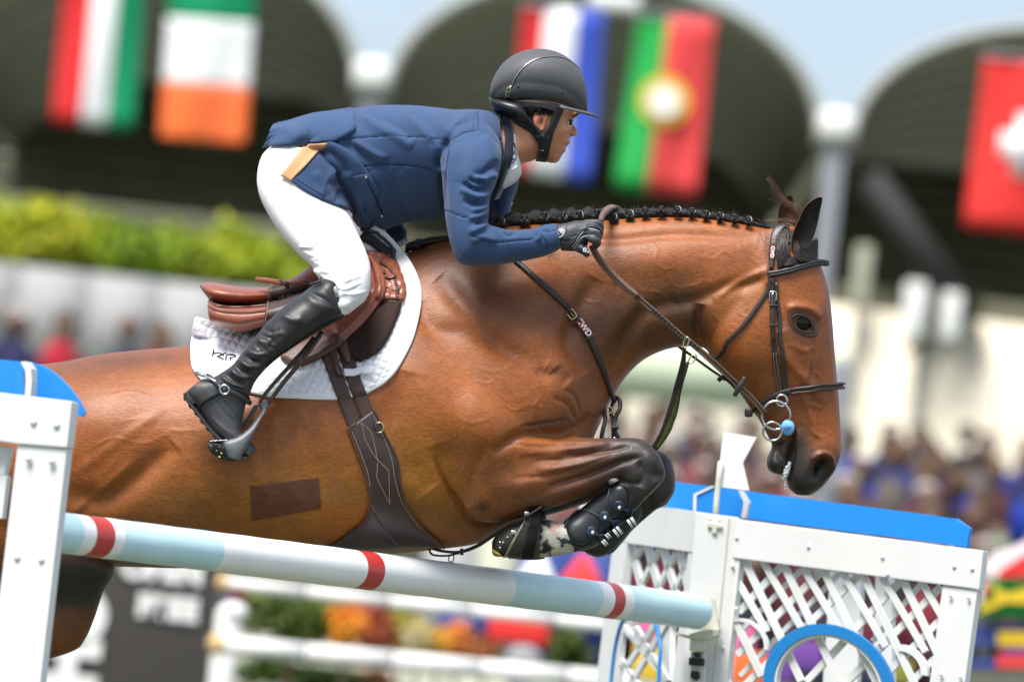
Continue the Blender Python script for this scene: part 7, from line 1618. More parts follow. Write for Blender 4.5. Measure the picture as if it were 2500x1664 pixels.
# cup
cupc = at(*t3((470, 1290))[0], .80)
PC = Panel((1690, 1540), .86, (1760, 1548), .85)
PC.slab(t3((345, 1278), (355, 1300), (430, 1318), (430, 1300)), .05, 'cup_plate', 'cream', stn, off=.05); PC.slab(t3((430, 1290), (520, 1268), (600, 1262), (592, 1300), (530, 1325), (430, 1318)), .08, 'cup_plate', 'cream', stn, off=.06, bev=.003); PC.slab(t3((435, 1318), (528, 1320), (520, 1392), (430, 1388)), .07, 'cup_block', 'cream', stn, off=.055, bev=.003)
PC.slab(t3((470, 1085), (575, 1095), (600, 1264), (440, 1264)), .02, 'cup_back', 'cream', stn, off=.02)
PC.slab(t3((440, 1392), (518, 1395), (500, 2000), (425, 2000)), .05, 'pin_track', 'wood', stn, off=.03)
for pts in (((455, 1395), (495, 1400), (493, 1425), (453, 1420)), ((428, 1425), (515, 1432), (512, 1475), (426, 1468)), ((440, 1500), (485, 1505), (490, 1540), (470, 1560), (436, 1540))): PC.slab(t3(*pts), .03, 'pin_fitting', 'blackpart', stn, off=.052, bev=.002)
# white flag marker on the post
flg = thing('flag_marker', 'white swallow tailed flag board on a thin stick above the right stand', 'flag', at(*t3((600, 600))[0], .95))
PF = Panel((1740, 1150), 1.0, (1850, 1162), .99)
PF.slab(t3((625, 134), (817, 162), (738, 308), (775, 468), (640, 452), (590, 446)), .006, 'flag_board', 'whitep', flg, off=0, bev=.001)
W_ = np.array([PF.pt(*t3(p)[0], .008) for p in ((612, 300), (600, 400), (588, 520), (578, 640))]); fixn(mkc('stick', *tube(W_, .0075, 10), MT['cream'], flg))
# ---- near left stand, close to the camera
lst = thing('jump_stand', 'pale grey wooden jump stand with blue top at left edge, near end of pole', 'jump stand', at(60, 1664, -1.8))
PN = Panel((0, 980), -1.38, (174, 990), -1.44)
PN.slab(ta((-500, 20), (-500, -140), (0, -80), (412, -28), (402, 50), (370, 216), (100, 190), (0, 178)), .035, 'top_board', 'wood2' if 'wood2' in MT else 'wood', lst, off=.03, bev=.003) if False else None
t4 = T(0, 500, 2.354)
PN.slab(t4((-700, 990), (0, 1078), (412, 1128), (384, 1395), (98, 1372), (0, 1358), (-700, 1280)), .035, 'top_board', 'wood', lst, off=.036, bev=.004)
PN.slab(t4((100, 1376), (384, 1398), (180, 3200), (-120, 3200)), .03, 'stile', 'wood', lst, off=.030, bev=.004)
PN.slab(t4((0, 1362), (96, 1376), (50, 1700), (0, 1900)), .006, 'inner_edge', 'cream', lst, off=.0) if False else None
for p in ((192, 1245), (325, 1263), (163, 1455), (297, 1470)): PN.rivet(*t4(p)[0], lst, off=.038, r=.008)
for p in ((97, 2022), (237, 2035)): PN.rivet(*t4(p)[0], lst, off=.032, r=.0075)
PN.slab(t4((0, 1380), (60, 1390), (20, 1560), (-60, 1500)), .02, 'slat', 'wood', lst, off=0); PN.slab(t4((40, 1560), (10, 1800), (-50, 1790), (0, 1540)), .02, 'slat', 'wood', lst, off=0)
PNb = Panel((0, 900), -1.30, (200, 920), -1.34)
PNb.slab(t4((-700, 810), (0, 888), (125, 900), (100, 1200), (-700, 1200)), .014, 'blue_board', 'blue', lst, off=0)
PNb.slab(t4((170, 900), (250, 925), (320, 970), (400, 1050), (450, 1120), (488, 1190), (470, 1215), (400, 1205), (150, 1200)), .014, 'blue_board', 'blue', lst, off=-.03)
PNb.slab(t4((118, 900), (150, 898), (178, 940), (182, 1010), (172, 1130), (140, 1130), (150, 1010), (145, 950)), .04, 'white_edge', 'wood', lst, off=.05)
PNb.slab(t4((95, 900), (140, 905), (140, 1100), (85, 1100)), .004, 'blue_flap', 'blue', lst, off=.03)
# ================================================================== GROUND AND STADIUM (far behind, out of focus)
MT['turf'] = mat('arena_turf', (.06, .085, .03), .9, .2, var=.3, vscale=.4)
MT['grass'] = mat('grass_arena', (.09, .095, .06), .9, .2, var=.15, vscale=.6)
tag(mkc('ground', *box((0, 200, -.05), 1600, 1600, .1), MT['turf']), kind='structure')
tag(mkc('grass_floor', *box((0, 8, .002), 90, 70, .004), MT['grass']), kind='structure')  # dark grass floor around the jump; keeps bounce on undersides low
def scol(m_, name, col, rough=.7, **kw): MT[m_] = mat(name, col, rough, .3, **kw)
scol('roofin', 'dark_roof_membrane', (.20, .20, .13), var=.35, vscale=.5); scol('roofout', 'grey_roof_edge', (.36, .37, .34)); scol('capital', 'white_capital', (.80, .80, .78)); scol('column', 'grey_column', (.26, .27, .30))
scol('tier', 'concrete_tier', (.42, .43, .33), var=.3, vscale=.4); scol('tierd', 'dark_seat_row', (.13, .135, .10), var=.4, vscale=.7); scol('facade', 'cream_facade', (.76, .69, .54)); scol('glassd', 'dark_window_glass', (.03, .035, .045), rough=.2)
scol('banner', 'pale_grey_banner', (.31, .31, .31), var=.12, vscale=.5); scol('dkbanner', 'dark_banner', (.045, .040, .036)); scol('white2', 'white_paint', (.78, .77, .74)); scol('creamend', 'cream_pole_end', (.62, .42, .20))
def translucent(m, f):
    n = m.node_tree; b = n.nodes['Principled BSDF']; t = n.nodes.new('ShaderNodeBsdfTranslucent'); t.inputs['Color'].default_value = (.38, .39, .33, 1); x = n.nodes.new('ShaderNodeMixShader'); x.inputs['Fac'].default_value = f; o = [z for z in n.nodes if z.type == 'OUTPUT_MATERIAL'][0]
    n.links.new(b.outputs[0], x.inputs[1]); n.links.new(t.outputs[0], x.inputs[2]); n.links.new(x.outputs[0], o.inputs['Surface'])
translucent(MT['roofin'], .42)
def px_m(Y): return K*(DIST+Y)/DIST
def A2(px, py, Y): return at(px, py, Y)
YS = 70.0; pm = px_m(YS)
st = thing('grandstand', 'covered grandstand with dark arched roof bays and grey rims against the sky', 'grandstand', (0, YS, 0))
s1 = at(905, 250, YS); s2 = at(2035, 362, YS); half = (s2[0]-s1[0])/2-.22; zs = (s1[2]+s2[2])/2
pitchx = s2[0]-s1[0]; hh = 2.15
def vault(cx, nm):
    n = 48; m_ = 10; A = np.linspace(PI, 0, n)
    V = []
    for j in range(m_):
        yy = YS+j*2.6
        for a in A: V.append((cx+half*math.cos(a), yy, zs+hh*math.sin(a)**.92))
    for j in range(m_):
        yy = YS+j*2.6
        for a in A: V.append((cx+(half+.10)*math.cos(a), yy, zs+.02+(hh+.10)*math.sin(a)**.92))
    Fc = grid_faces(m_, n)+[tuple(x+m_*n for x in f[::-1]) for f in grid_faces(m_, n)]+[(j, j+1, m_*n+j+1, m_*n+j) for j in range(n-1)]
    o = fixn(mkc('roof_bay', V, Fc, MT['roofin'], st))
    P = np.array([(cx+(half+.02)*math.cos(a), YS-.05, zs+(hh+.02)*math.sin(a)**.92) for a in np.linspace(PI, 0, 60)]); mkc('roof_rim', *tube(P, .085, 8), MT['roofout'], o)
    for j in range(1, 7):
        mkc('roof_rib', *tube(P[::2]*[1, 0, 1]+np.array([0, YS+j*3.3, -.04]), .03, 6), MT['roofin'], o)
    # back wall closing the bay
    P = [(cx+half*math.cos(a), YS+23.4, zs+hh*math.sin(a)**.92) for a in A]; V = np.array([(x, y-.05, z) for x, y, z in P]+[(cx+half, YS+23.35, zs-6), (cx-half, YS+23.35, zs-6)]); mkc('back_wall', V, [tuple(range(len(V)))], MT['roofin'], o)
for i in range(-2, 5): vault(s1[0]+pitchx*(i+.5), 'bay')
for i in range(-2, 6):
    x = s1[0]+pitchx*i; capz = zs+.30
    c = mkc('column', *box((x, YS-.3, (zs+.1)/2), .30, .30, zs+.1, bev=.04), MT['column'], st)
    V, Fc = box((x, YS-.35, capz+.02), .56, .5, .46, bev=.14); mkc('capital', V, Fc, MT['capital'], c)
# seating tiers rising inside
nt_ = 17
for i in range(nt_):
    z0 = 3.6+i*.44; y0 = YS+1.5+i*1.25
    mkc('tier', *box((0, y0+.6, z0), 60, 1.2, .16), MT['tier'], st)
    mkc('seat_row', *box((0, y0+.2, z0+.20), 60, .4, .24), MT['tierd'], st)
scol('tierf', 'front_wall_concrete', (.10, .105, .075), var=.2, vscale=.4); mkc('front_wall', *box((-15.4, YS+.9, 2.6), 32, .3, 3.4), MT['tierf'], st)
for zz in (5.0, 6.1, 7.0): mkc('cross_rail', *box((0, YS+1.2, zz), 60, .12, .16), MT['tier'], st)
fz = at(2250, 775, YS)[2]; 
mkc('facade', *box((at(1330, 0, YS)[0]+15, YS-.45, (fz+1.0)/2), 30, .4, fz-1.0), MT['facade'], st)
mkc('lintel', *box((0, YS-.15, fz+.20), 70, .3, .26), MT['roofin'], st)
w_ = mkc('window', *box(at(2480, 1000, YS-.2), .95, .1, .66), MT['glassd'], st); mkc('window_frame', *box(at(2480, 1000, YS-.1), 1.1, .06, .8), MT['column'], w_)
for px, y0, y1, wd, m_, yy in ((2110, 600, 745, 40, 'tier', YS-1), (2237, 690, 830, 52, 'capital', YS-1.2), (2325, 715, 830, 48, 'capital', YS-1.2), (2050, 880, 1250, 52, 'column', 40), (2262, 700, 1060, 20, 'banner', YS-.8), (2095, 720, 1000, 12, 'banner', YS-.8)):
    p0, p1 = at(px+3, y0, yy), at(px-(y1-y0)*.1, y1, yy); mkc('mast', *box(((p0[0]+p1[0])/2, yy, (p0[2]+p1[2])/2), wd*px_m(yy), .15, p0[2]-p1[2], bev=.04), MT[m_], st)
P0, P1 = at(2120, 430, YS-.9), at(2370, 780, YS-.9); scol('bracem', 'dark_brace', (.022, .024, .022)); mkc('brace', *tube([P0, P1], .24, 10), MT['bracem'], st); P0, P1 = at(2330, 700, YS-.9), at(2225, 860, YS-.9); mkc('brace', *tube([P0, P1], .10, 10), MT['bracem'], st)
c = at(1500, 5, YS-.6); mkc('floodlight', *box(c, .75, .3, .28, bev=.08), MT['capital'], st)
# flags of the competing nations hanging under the roof
for k_, c_ in dict(fr=(.62, .022, .026), fw=(.80, .80, .80), fg=(.0, .24, .10), fo=(.86, .16, .04), fb=(.045, .09, .50), fgp=(.02, .36, .07), frp=(.72, .06, .06), fy=(.75, .50, .03), frs=(.72, .035, .03)).items(): scol(k_, 'flag_cloth_'+{'fr': 'red', 'fw': 'white', 'fg': 'green', 'fo': 'orange', 'fb': 'blue', 'fgp': 'bright_green', 'frp': 'coral', 'fy': 'yellow', 'frs': 'scarlet'}[k_], c_, rough=.8)
YF_ = YS-3
def flag(tl_, tr_, bl_, br_, cells, label, extra=None, sway=.05):
    """corners px; cells: (u0,u1,v0,v1,mat)"""
    f = thing('flag', label, 'flag', at((tl_[0]+tr_[0])/2, tl_[1], YF_), 'national flags hanging from the grandstand roof')
    tl_, tr_, bl_, br_ = map(np.array, (tl_, tr_, bl_, br_))
    def pt(u, v, o=0):
        p = (tl_*(1-u)+tr_*u)*(1-v)+(bl_*(1-u)+br_*u)*v; return at(p[0], p[1], YF_-o+sway*math.sin(u*7+v*3))
    for u0, u1, v0, v1, m_ in cells:
        n = 12; V = [pt(u0+(u1-u0)*i/(n-1), v0+(v1-v0)*j/(n-1)) for j in range(n) for i in range(n)]+[pt(u0+(u1-u0)*i/(n-1), v0+(v1-v0)*j/(n-1), .02) for j in range(n) for i in range(n)]
        o = n*n; Fc = grid_faces(n, n)+[tuple(x+o for x in g[::-1]) for g in grid_faces(n, n)]; rgn = [j for j in range(n)]+[j*n+n-1 for j in range(1, n)]+[(n-1)*n+j for j in range(n-2, -1, -1)]+[j*n for j in range(n-2, 0, -1)]
        Fc += [(rgn[z], rgn[(z+1) % len(rgn)], rgn[(z+1) % len(rgn)]+o, rgn[z]+o) for z in range(len(rgn))]
        fixn(mkc('cloth_panel', V, Fc, MT[m_], f))
    mkc('flag_rail', *tube([pt(-.03, -.01), pt(1.03, -.01)], .035, 6), MT['column'], f)
    if extra: extra(f, pt)
    return f
flag((160, -60), (355, -45), (126, 298), (322, 318), [(0, .36, 0, 1, 'fr'), (.36, .68, 0, 1, 'fw'), (.68, 1, 0, 1, 'fg')], 'red, white and green vertically striped flag, leftmost of the flags')
flag((420, -110), (632, -95), (390, 335), (598, 352), [(0, 1, 0, .345, 'fg'), (0, 1, .345, .70, 'fw'), (0, 1, .70, 1, 'fo')], 'green, white and orange banded flag, second from the left')
flag((1278, 15), (1475, 28), (1238, 420), (1440, 448), [(0, .28, 0, 1, 'fr'), (.28, .68, 0, 1, 'fw'), (.68, 1, 0, 1, 'fb')], 'red, white and blue striped flag behind the rider helmet')
def port(f, pt):
    for r, m_, o in ((.165, 'fy', .06), (.105, 'fw', .10)):
        c = pt(.47, .475, o); mkc('emblem', [c+np.array([r*2.1*math.cos(t_), dy, r*2.1*math.sin(t_)]) for dy in (0, .02) for t_ in np.linspace(0, 2*PI, 29)[:-1]], [tuple(range(28)), tuple(range(55, 27, -1))]+[(i, (i+1) % 28, 28+(i+1) % 28, 28+i) for i in range(28)], MT[m_], f, smooth=False)
flag((1560, 38), (1745, 50), (1498, 458), (1700, 482), [(0, .40, 0, 1, 'fgp'), (.40, 1, 0, 1, 'frp')], 'green and red flag with yellow and white round emblem', port)
def swiss(f, pt):
    for u0, u1, v0, v1 in ((.22, .62, .43, .575), (.345, .50, .32, .68)):
        V = [pt(u0, v0, .06), pt(u1, v0, .06), pt(u1, v1, .06), pt(u0, v1, .06)]; mkc('cross', V+[v+np.array([0, .03, 0]) for v in V], [(0, 1, 2, 3), (7, 6, 5, 4), (0, 4, 5, 1), (1, 5, 6, 2), (2, 6, 7, 3), (3, 7, 4, 0)], MT['fw'], f)
flag((2405, 138), (2700, 162), (2352, 552), (2640, 586), [(0, 1, 0, 1, 'frs')], 'red flag with white cross at right edge', swiss)
# foliage helper: leaf faces spread through a volume
def leaves(n, cen, rad, cols, size, seed=0, clump=10):
    r = np.random.RandomState(seed); k_ = max(4, clump); cc_ = r.normal(size=(k_, 3)); cc_ /= np.linalg.norm(cc_, axis=1)[:, None]; cc_ *= r.rand(k_, 1)**.4*.75
    id_ = r.randint(k_, size=n); P = cc_[id_]+r.normal(size=(n, 3))*.22; P = P*np.asarray(rad)+np.asarray(cen); a = r.normal(size=(n, 3)); a /= np.linalg.norm(a, axis=1)[:, None]; b = np.cross(a, r.normal(size=(n, 3))); b /= np.linalg.norm(b, axis=1)[:, None]
    s = size*(.6+.8*r.rand(n, 1)); V = np.stack([P-a*s, P+b*s*.55, P+a*s, P-b*s*.55], 1).reshape(-1, 3); Fc = np.arange(4*n).reshape(n, 4)
    C = np.asarray(cols)[r.randint(len(cols), size=k_)][id_]*(.75+.5*r.rand(n, 1)); return V, Fc, np.repeat(C, 4, 0)
MT['leaf'] = mat('leaves', (.1, .2, .03), .6, .3, attr='col')
def shrub(nm, label, cat, cen, rad, cols, size, n, seed, group=None, trunk=True, clump=10):
    t = thing(nm, label, cat, (cen[0], cen[1], 0), group)
    V, Fc, C = leaves(n, cen, rad, cols, size, seed, clump); f = fastmesh('foliage', V, Fc, MT['leaf'], t, cols={'col': C}); f['kind'] = 'stuff'
    if trunk: mkc('trunk', *tube([(cen[0], cen[1], 0), (cen[0]+.02, cen[1], cen[2])], [max(.02, rad[0]*.10), max(.01, rad[0]*.06)], 8), MT['brownhair'], t)
    return t
yg = [(.30, .36, .012), (.22, .30, .010), (.42, .43, .02), (.16, .25, .01), (.27, .33, .01)]
YH = 58.0
hx = [(-40, 600, 110, 96, 2), (95, 590, 100, 90, 2), (225, 600, 100, 80, 1), (340, 620, 95, 70, 3), (455, 640, 95, 72, 0), (560, 618, 90, 62, 2), (640, 655, 95, 60, 4), (730, 680, 90, 50, 1), (-180, 600, 120, 90, 0)]
nm_h = ['tall yellowish tree above the pale banner at the left edge', 'bright lime shrub next to the leftmost one', 'mid green shrub, third of the hedge row', 'darker green shrub above the banner middle', 'yellow green shrub near the hedge centre', 'pale lime shrub behind the saddle cantle', 'yellow green shrub left of the rider leg', 'dark lime shrub behind the rider knee', 'yellow green shrub just outside the left edge']
for i, (px, py, rx, ry, ci) in enumerate(hx):
    c = at(px, py, YH+i % 3); m_ = px_m(YH); base_ = np.array(yg[ci]); shrub('shrub', nm_h[i], 'shrub', c, (rx*m_*1.15, 1.0, ry*m_), [base_, base_*1.12, base_*.85, np.array(yg[(ci+1) % 5])], .10, 2600, 20+i, 'shrubs along the stand', clump=22)
c0 = at(-300, 640, YH+2); c1 = at(760, 735, YH+2); V, Fc, C = leaves(9000, ((c0[0]+c1[0])/2, YH+2.6, (c0[2]+c1[2])/2-.45), ((c1[0]-c0[0])*.62, .8, .75), [(.12, .18, .01), (.19, .25, .012), (.09, .13, .01)], .12, 77, 90); h_ = fastmesh('hedge_foliage', V, Fc, MT['leaf'], None, cols={'col': C}); tag(h_, 'low dense green hedge behind the shrubs', 'hedge', kind='stuff')
# pale banner wall at the left and right
YB = 50.0
p0, p1 = at(-300, 640, YB), at(1250, 880, YB); zt = at(240, 668, YB)[2]; zb = at(240, 850, YB)[2]
bw = thing('banner_wall', 'long pale grey sponsor wall behind the horse back, left', 'banner', ((p0[0]+p1[0])/2, YB, 0))
nx = 9; xs_ = np.linspace(p0[0], p1[0], nx+1)
for i in range(nx): mkc('banner_panel', *box(((xs_[i]+xs_[i+1])/2, YB, (zt+zb-.2)/2), (xs_[i+1]-xs_[i])*.985, .08, zt-zb+.2), MT['banner'], bw)
mkc('banner_base', *box(((p0[0]+p1[0])/2, YB+.2, (zb-.2)/2), p1[0]-p0[0], .1, zb-.2), MT['tierd'], bw)
# crowd: seated and standing people in rows, as one mass
MT['people'] = mat('crowd', (.3, .3, .3), .8, .2, attr='col')
_pb = ball((0, 0, 0), 1, 8, 6)
def crowd(nm, label, xr, ys, z0, rise, step, pal, dens=1.0, seed=1, seat=None, xstep=.50):
    r = np.random.RandomState(seed); Vs, Fs2, Cs2 = [], [], []; nv = 0
    def add(V, Fc, c):
        nonlocal nv
        F4 = np.array([f if len(f) == 4 else f+(f[-1],) for f in Fc]); Vs.append(V); Fs2.append(F4+nv); Cs2.append(np.tile(c, (len(V), 1))); nv += len(V)
    for k_ in range(step):
        y = ys+k_*.8; z = z0+k_*rise
        for x in np.arange(xr[0], xr[1], xstep):
            x2 = x+r.uniform(-.12, .12)
            if seat is not None: add(*box((x, y+.25, z+.30), .42, .08, .5), np.array(seat))
            if r.rand() > dens: continue
            c = np.array(pal[r.randint(len(pal))])*(.6+.8*r.rand()); sk_ = np.array([(.12, .065, .05), (.08, .045, .03), (.15, .09, .06)][r.randint(3)])
            V, Fc = _pb; add(V*[.21, .15, .33]+[x2, y, z+.42], Fc, c)
            add(V*[.10, .11, .13]+[x2, y-.03, z+.88], Fc, sk_); add(V*[.105, .11, .09]+[x2, y+.02, z+.95], Fc, np.array([(.03, .02, .015), (.12, .07, .03), (.4, .38, .35)][r.randint(3)]))
            add(V*[.19, .26, .12]+[x2, y-.22, z+.14], Fc, np.array([.03, .035, .07])*(.5+r.rand()))
    o = fastmesh(nm, np.vstack(Vs), np.vstack(Fs2), MT['people'], None, cols={'col': np.vstack(Cs2)}); tag(o, label, 'crowd', kind='stuff'); return o
YC = 44.0; mC = px_m(YC)
xl = lambda px, Y: at(px, 1150, Y)[0]
zc_ = at(2250, 1345, YC)[2]
crowd('spectators', 'dense blurred crowd in blue and dark clothes on the right stand', (xl(2075, YC), xl(2720, YC)), YC, zc_, .10, 6, [(.02, .04, .22), (.015, .02, .07), (.015, .015, .02), (.015, .05, .32), (.09, .035, .035), (.12, .10, .09), (.015, .015, .03)], .62, 3, seat=(.015, .045, .34))
crowd('spectators', 'blurred crowd in red, brown and grey clothes behind the knees', (xl(1380, YC), xl(2030, YC)), YC, at(1700, 1375, YC)[2], .12, 8, [(.30, .02, .03), (.20, .08, .07), (.30, .27, .26), (.04, .04, .07), (.25, .14, .12), (.15, .04, .045), (.34, .30, .29)], .95, 4, seat=(.20, .16, .15))
crowd('spectators', 'blurred crowd in red shirts under the pale banner at the left', (xl(-250, YC), xl(520, YC)), YC, at(100, 1015, YC)[2], .10, 2, [(.45, .02, .04), (.38, .02, .05), (.03, .03, .10), (.30, .02, .04), (.02, .02, .06)], .95, 5, seat=(.03, .03, .08))
stb = mkc('terrace', *box((xl(2050, YC), YC+4.5, .55), 60, 8, 1.1), MT['tier']); stb.name = 'terrace'; tag(stb, kind='structure')
# pale hoardings seen under the neck and below the belly
hd_ = thing('pale_hoarding', 'pale cream hoarding seen under the horse neck', 'hoarding', at(1560, 1000, YS-8)); p0, p1 = at(1380, 840, YS-8), at(2060, 1010, YS-8); MT['palegreen'] = mat('pale_green_board', (.55, .62, .45), .7, .3)
mkc('board', *box(((p0[0]+p1[0])/2, YS-8, p1[2]+.35), p1[0]-p0[0], .1, .9), MT['palegreen'], hd_)
# ------------------------------------------------------------------ middle distance: banner, rails, flowers
YM = 16.0; mM = px_m(YM); tb = T(0, 1340, 4.2071); tf = T(500, 1360, 2.4542)
dk = thing('advertising_banner', 'dark banner with blurred white lettering under the horse belly, left', 'banner', at(310, 1664, YM))
p0 = at(60, 1500, YM); p1 = at(528, 1480, YM); zt_ = at(300, 1270, YM)[2]
mkc('board', *box(((p0[0]+p1[0])/2, YM, zt_/2), p1[0]-p0[0], .06, zt_, bev=.01), MT['dkbanner'], dk)
def btext(s, p, hpx, bold=.012):
    c = at(*p, YM-.04); text('lettering', s, c, hpx*mM*1.38, MT['white2'], dk, ax=(1, 0, 0), ay=(0, 0, 1), ext=.004, bold=bold)
btext('OPEN', tb((1670, 215))[0], 54); btext('FREE', tb((1720, 610))[0], 50)
c = at(*tb((640, 1040))[0], YM-.04); text('lettering', 'O', at(*tb((780, 700))[0], YM-.04), 165*mM, MT['white2'], dk, ax=(1, 0, 0), ay=(0, 0, 1), ext=.004, bold=.03)
text('lettering', 'H', at(*tb((660, 1185))[0], YM-.04), 185*mM, MT['white2'], dk, ax=(0, 0, -1), ay=(1, 0, 0), ext=.004, bold=.03)
# white rails
rl = thing('rail_fence', 'cream white rail fence with two rails, blurred, below the striped pole', 'fence', at(1000, 1664, YM-2)); YR = YM-2.2; mR = px_m(YR)
for (a, b, r_, m_) in (((110, 150), (2600, 425), 15, 'white2'), ((80, 520), (2700, 760), 22, 'white2')):
    A_, B_ = at(*tf(a)[0], YR), at(*tf(b)[0], YR); z_ = (A_[2]+B_[2])/2; n_s = 5
    for i in range(n_s):
        u0, u1 = i/n_s, (i+1)/n_s-.008; P0 = A_*(1-u0)+B_*u0; P1 = A_*(1-u1)+B_*u1; mkc('rail', *tube([P0, P1], r_*mR, 16), MT[m_], rl)
    for i in range(1, n_s): P0 = A_*(1-i/n_s)+B_*(i/n_s); mkc('rail_joint', *tube([P0-(B_-A_)*.012, P0+(B_-A_)*.004], r_*mR*.93, 14), MT['column'], rl)
    mkc('rail_end', *ball(A_, r_*mR*1.25, 12, 8), MT['creamend'], rl)
pp = at(*tf((150, 300))[0], YR+.3); mkc('post', *box((pp[0], YR+.3, pp[2]/2), 62*mR, .10, pp[2], bev=.03), MT['white2'], rl)
mkc('post_cap', *ball((pp[0]+.02, YR+.3, pp[2]-.02), (.07, .07, .05), 14, 8), MT['white2'], rl)
# shrubs and flower pots behind the rails
fl_ = [((520, 350), 112, 78, [(.09, .13, .015), (.07, .11, .015), (.13, .17, .03)], 'round olive green shrub behind the white rails'),
       ((600, 700), 170, 40, [(.05, .09, .01), (.03, .06, .01)], 'dark green shrub below the lower white rail'),
       ((300, 240), 58, 30, [(.40, .04, .06), (.25, .02, .05)], 'crimson flowering shrub left of the round olive shrub'),
       ((840, 400), 46, 52, [(.70, .22, .02), (.75, .38, .03)], 'orange flowering shrub right of the round olive shrub'),
       ((1040, 430), 46, 58, [(.28, .07, .03), (.40, .08, .04)], 'rust red flowering shrub between orange and lime flowers'),
       ((1170, 440), 34, 44, [(.35, .34, .03), (.45, .40, .05)], 'lime yellow shrub beside the rust red one'),
       ((1270, 480), 30, 36, [(.60, .50, .20), (.55, .5, .3)], 'pale cream flowering shrub in the middle of the bed'),
       ((1390, 500), 30, 40, [(.70, .38, .02), (.6, .30, .03)], 'golden flowering shrub left of the large orange one'),
       ((1500, 510), 52, 46, [(.70, .25, .04), (.65, .20, .04)], 'large orange flowering shrub near the red board'),
       ((1660, 570), 46, 30, [(.35, .12, .03), (.25, .08, .02)], 'brown orange flowering shrub under the red board'),
       ((2180, 540), 52, 64, [(.05, .075, .01), (.08, .11, .012)], 'square dark green shrub left of the right jump stand'),
       ((950, 735), 70, 22, [(.40, .15, .03), (.2, .07, .02)], 'brown orange flowering shrub below the lower rail')]
for i, (p, rx, ry, cols, lab) in enumerate(fl_):
    yy = YM+3+(i % 3)*.6; c = at(*tf(p)[0], yy); mm_ = px_m(yy); shrub('flower_shrub', lab, 'shrub', c, (rx*mm_, .25, ry*mm_), cols, .035, 1300, 60+i, 'shrubs and flowers behind the white rails', clump=16)
rbd = thing('red_board', 'red board with white disc behind the rails, left of the right stand', 'board', at(1270, 1664, YM+2))
mkc('board', *box(at(*tf((1880, 440))[0], YM+2.4), 148*px_m(YM+2.4), .05, 64*px_m(YM+2.4), bev=.02), MT['frs'], rbd); mkc('disc', *ball(at(*tf((1910, 610))[0], YM+2.2), (48*px_m(YM), .04, 36*px_m(YM)), 18, 8), MT['banner'], rbd)
p_ = at(*tf((1880, 440))[0], YM+2.4); mkc('post', *box((p_[0], YM+2.5, p_[2]/2), .06, .04, p_[2]), MT['column'], rbd)
bb_ = thing('blue_board', 'navy blue board behind the flowers, below the pole', 'board', at(1100, 1664, YM+5)); scol('navyb', 'navy_board', (.035, .06, .22))
for p, w__, h__ in (((1560, 400), 140, 70), ((960, 290), 110, 40), ((180, 320), 60, 60)): mkc('board', *box(at(*tf(p)[0], YM+5.2), w__*px_m(YM+5), .05, h__*px_m(YM+5)), MT['navyb'], bb_)
# white and red cones under the folded forelegs, blue hoarding behind
yc_ = 22.0; m22 = px_m(yc_)
def cone(p, wpx, hpx, m_, lab):
    a = at(*p, yc_); t = thing('marker_cone', lab, 'cone', (a[0], yc_, 0)); n = 24; zt2 = a[2]; hh2 = hpx*m22; rr_ = wpx*m22/2; A = np.arange(n)*2*PI/n
    V = [(a[0], yc_, zt2)]+[(a[0]+rr_*math.cos(t_), yc_+rr_*math.sin(t_), zt2-hh2) for t_ in A]+[(a[0]+rr_*math.cos(t_), yc_+rr_*math.sin(t_), zt2-hh2*1.5) for t_ in A]
    Fc = [(0, 1+j, 1+(j+1) % n) for j in range(n)]+[(1+j, 1+n+j, 1+n+(j+1) % n, 1+(j+1) % n) for j in range(n)]+[tuple(range(n+1, 2*n+1))]
    fixn(mkc('cone_top', V, Fc, MT[m_], t)); mkc('cone_pole', *tube([(a[0], yc_, 0), (a[0], yc_, zt2-hh2*1.5)], .04, 8), MT['column'], t)
cone((1318, 1335), 120, 110, 'white2', 'white cone behind the folded forelegs'); cone((1428, 1345), 112, 84, 'frs', 'red cone left of the right jump stand')
hb_ = thing('hoarding', 'navy hoarding behind the white and red cones', 'hoarding', at(1380, 1500, 26)); 
for i, (px, w__, m_) in enumerate(((1100, 130, 'banner'), (1215, 100, 'tier'), (1330, 130, 'navyb'), (1460, 130, 'navyb'))): 
    c = at(px, 1370, 26); mkc('board', *box((c[0], 26, c[2]-.3), w__*px_m(26), .06, .95), MT[m_], hb_)
# colourful panels seen through the lattice of the right stand
scol('purple', 'purple_board', (.16, .06, .30)); scol('pink', 'pink_board', (.60, .12, .28)); scol('olivey', 'olive_board', (.22, .22, .03))
cp = thing('painted_wall', 'painted jump wall with purple, pink and yellow patches behind the lattice', 'painted wall', at(1850, 1664, 9)); yw = 9.0; mw_ = px_m(yw)
for px, py, w__, h__, m_ in ((1590, 1610, 90, 100, 'fy'), (1588, 1545, 60, 60, 'pink'), (1640, 1640, 60, 60, 'purple'), (1830, 1630, 80, 80, 'fo'), (1800, 1560, 90, 70, 'pink'), (1905, 1620, 70, 90, 'purple'), (1975, 1600, 70, 70, 'purple'), (1760, 1600, 60, 130, 'fw'), (2200, 1640, 60, 60, 'olivey'), (2060, 1650, 70, 50, 'white2')):
    c = at(px, py, yw); mkc('painted_patch', *box((c[0], yw+.01*w__/60, c[2]), w__*mw_, .04, h__*mw_, bev=.01), MT[m_], cp)
crowd('spectators', 'dark maroon crowd seen through the lattice', (at(1500, 1500, 30)[0], at(2480, 1500, 30)[0]), 30.0, at(2000, 1690, 30)[2], .16, 7, [(.08, .012, .02), (.03, .02, .03), (.02, .02, .03), (.10, .03, .03), (.06, .05, .06), (.16, .02, .03)], .95, 9, seat=(.10, .03, .04))
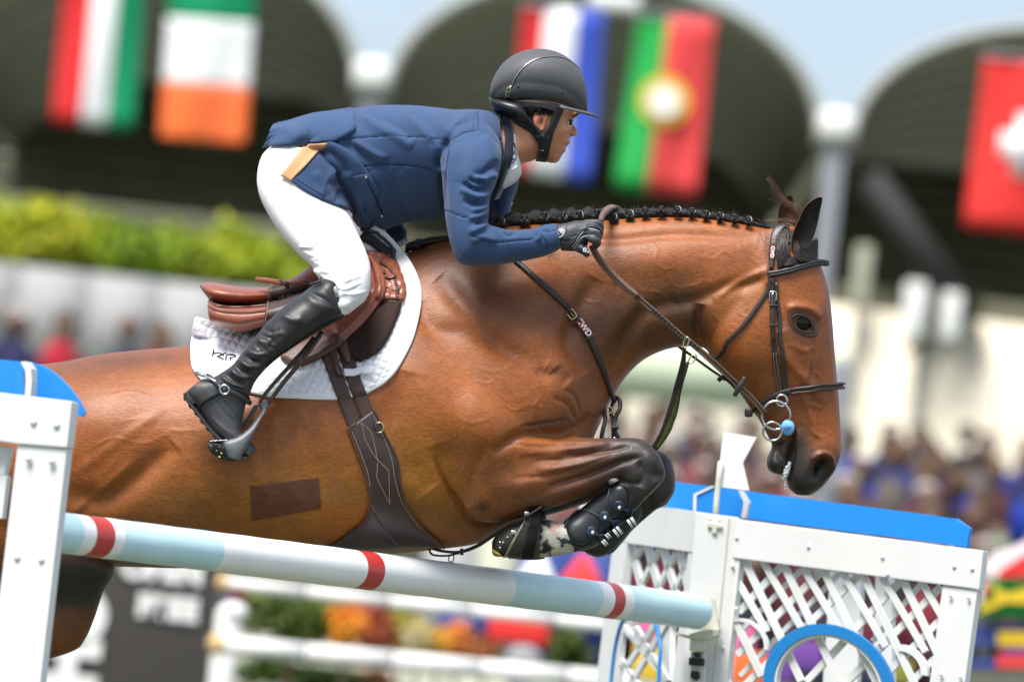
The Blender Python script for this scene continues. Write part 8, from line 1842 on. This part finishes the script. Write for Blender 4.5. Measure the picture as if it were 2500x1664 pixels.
# stacked planks painted as flags at the right edge
np_ = thing('flag_plank_jump', 'stack of planks painted in flag colours at the right edge', 'jump', at(2470, 1664, 12)); yp = 12.0; mp_ = px_m(yp)
def plank(pts, m_, off=0.0, nm='plank', par=None):
    V = [at(*p, yp-off) for p in t3(*pts)]; n = len(V); V = V+[v+np.array([0, .05, 0]) for v in V]; Fc = [tuple(range(n)), tuple(range(2*n-1, n-1, -1))]+[(i, i+n, (i+1) % n+n, (i+1) % n) for i in range(n)]; return fixn(mkc(nm, np.array(V), Fc, MT[m_], par or np_, smooth=False))
a_ = plank([(2110, 900), (2200, 820), (2420, 740), (2420, 950), (2200, 965), (2120, 940)], 'fw'); plank([(2220, 925), (2420, 800), (2420, 960), (2200, 965)], 'frs', .06, 'flag_stripe')
plank([(2090, 990), (2150, 985), (2160, 1090), (2085, 1100)], 'fw'); plank([(2120, 1010), (2160, 1000), (2155, 1050), (2125, 1060)], 'fr', .06, 'flag_stripe')
plank([(2170, 985), (2420, 980), (2420, 1190), (2090, 1185), (2100, 1110)], 'fgp'); plank([(2170, 1010), (2260, 1060), (2420, 1010), (2420, 1120), (2250, 1110), (2110, 1170), (2110, 1120), (2200, 1090)], 'fy', .06, 'flag_cross')
plank([(2070, 1195), (2420, 1200), (2420, 1230), (2060, 1230)], 'tierd'); plank([(2060, 1235), (2420, 1240), (2420, 1270), (2050, 1270)], 'navyb'); plank([(2200, 1275), (2420, 1275), (2420, 1365), (2200, 1355)], 'fy'); plank([(2060, 1275), (2200, 1275), (2200, 1360), (2040, 1360)], 'navyb')
plank([(2240, 1370), (2420, 1375), (2420, 1405), (2230, 1400)], 'purple'); plank([(2200, 1410), (2420, 1412), (2420, 1490), (2190, 1480)], 'frp'); plank([(2030, 1430), (2200, 1430), (2190, 1490), (2020, 1490)], 'navyb'); plank([(2020, 1500), (2420, 1500), (2420, 1640), (2000, 1640)], 'tierd')
for x in (2130, 2330): c = at(*t3((x, 1650))[0], yp+.1); mkc('post', *box((c[0], yp+.15, 1.0), .08, .08, 2.0), MT['tierd'], np_)
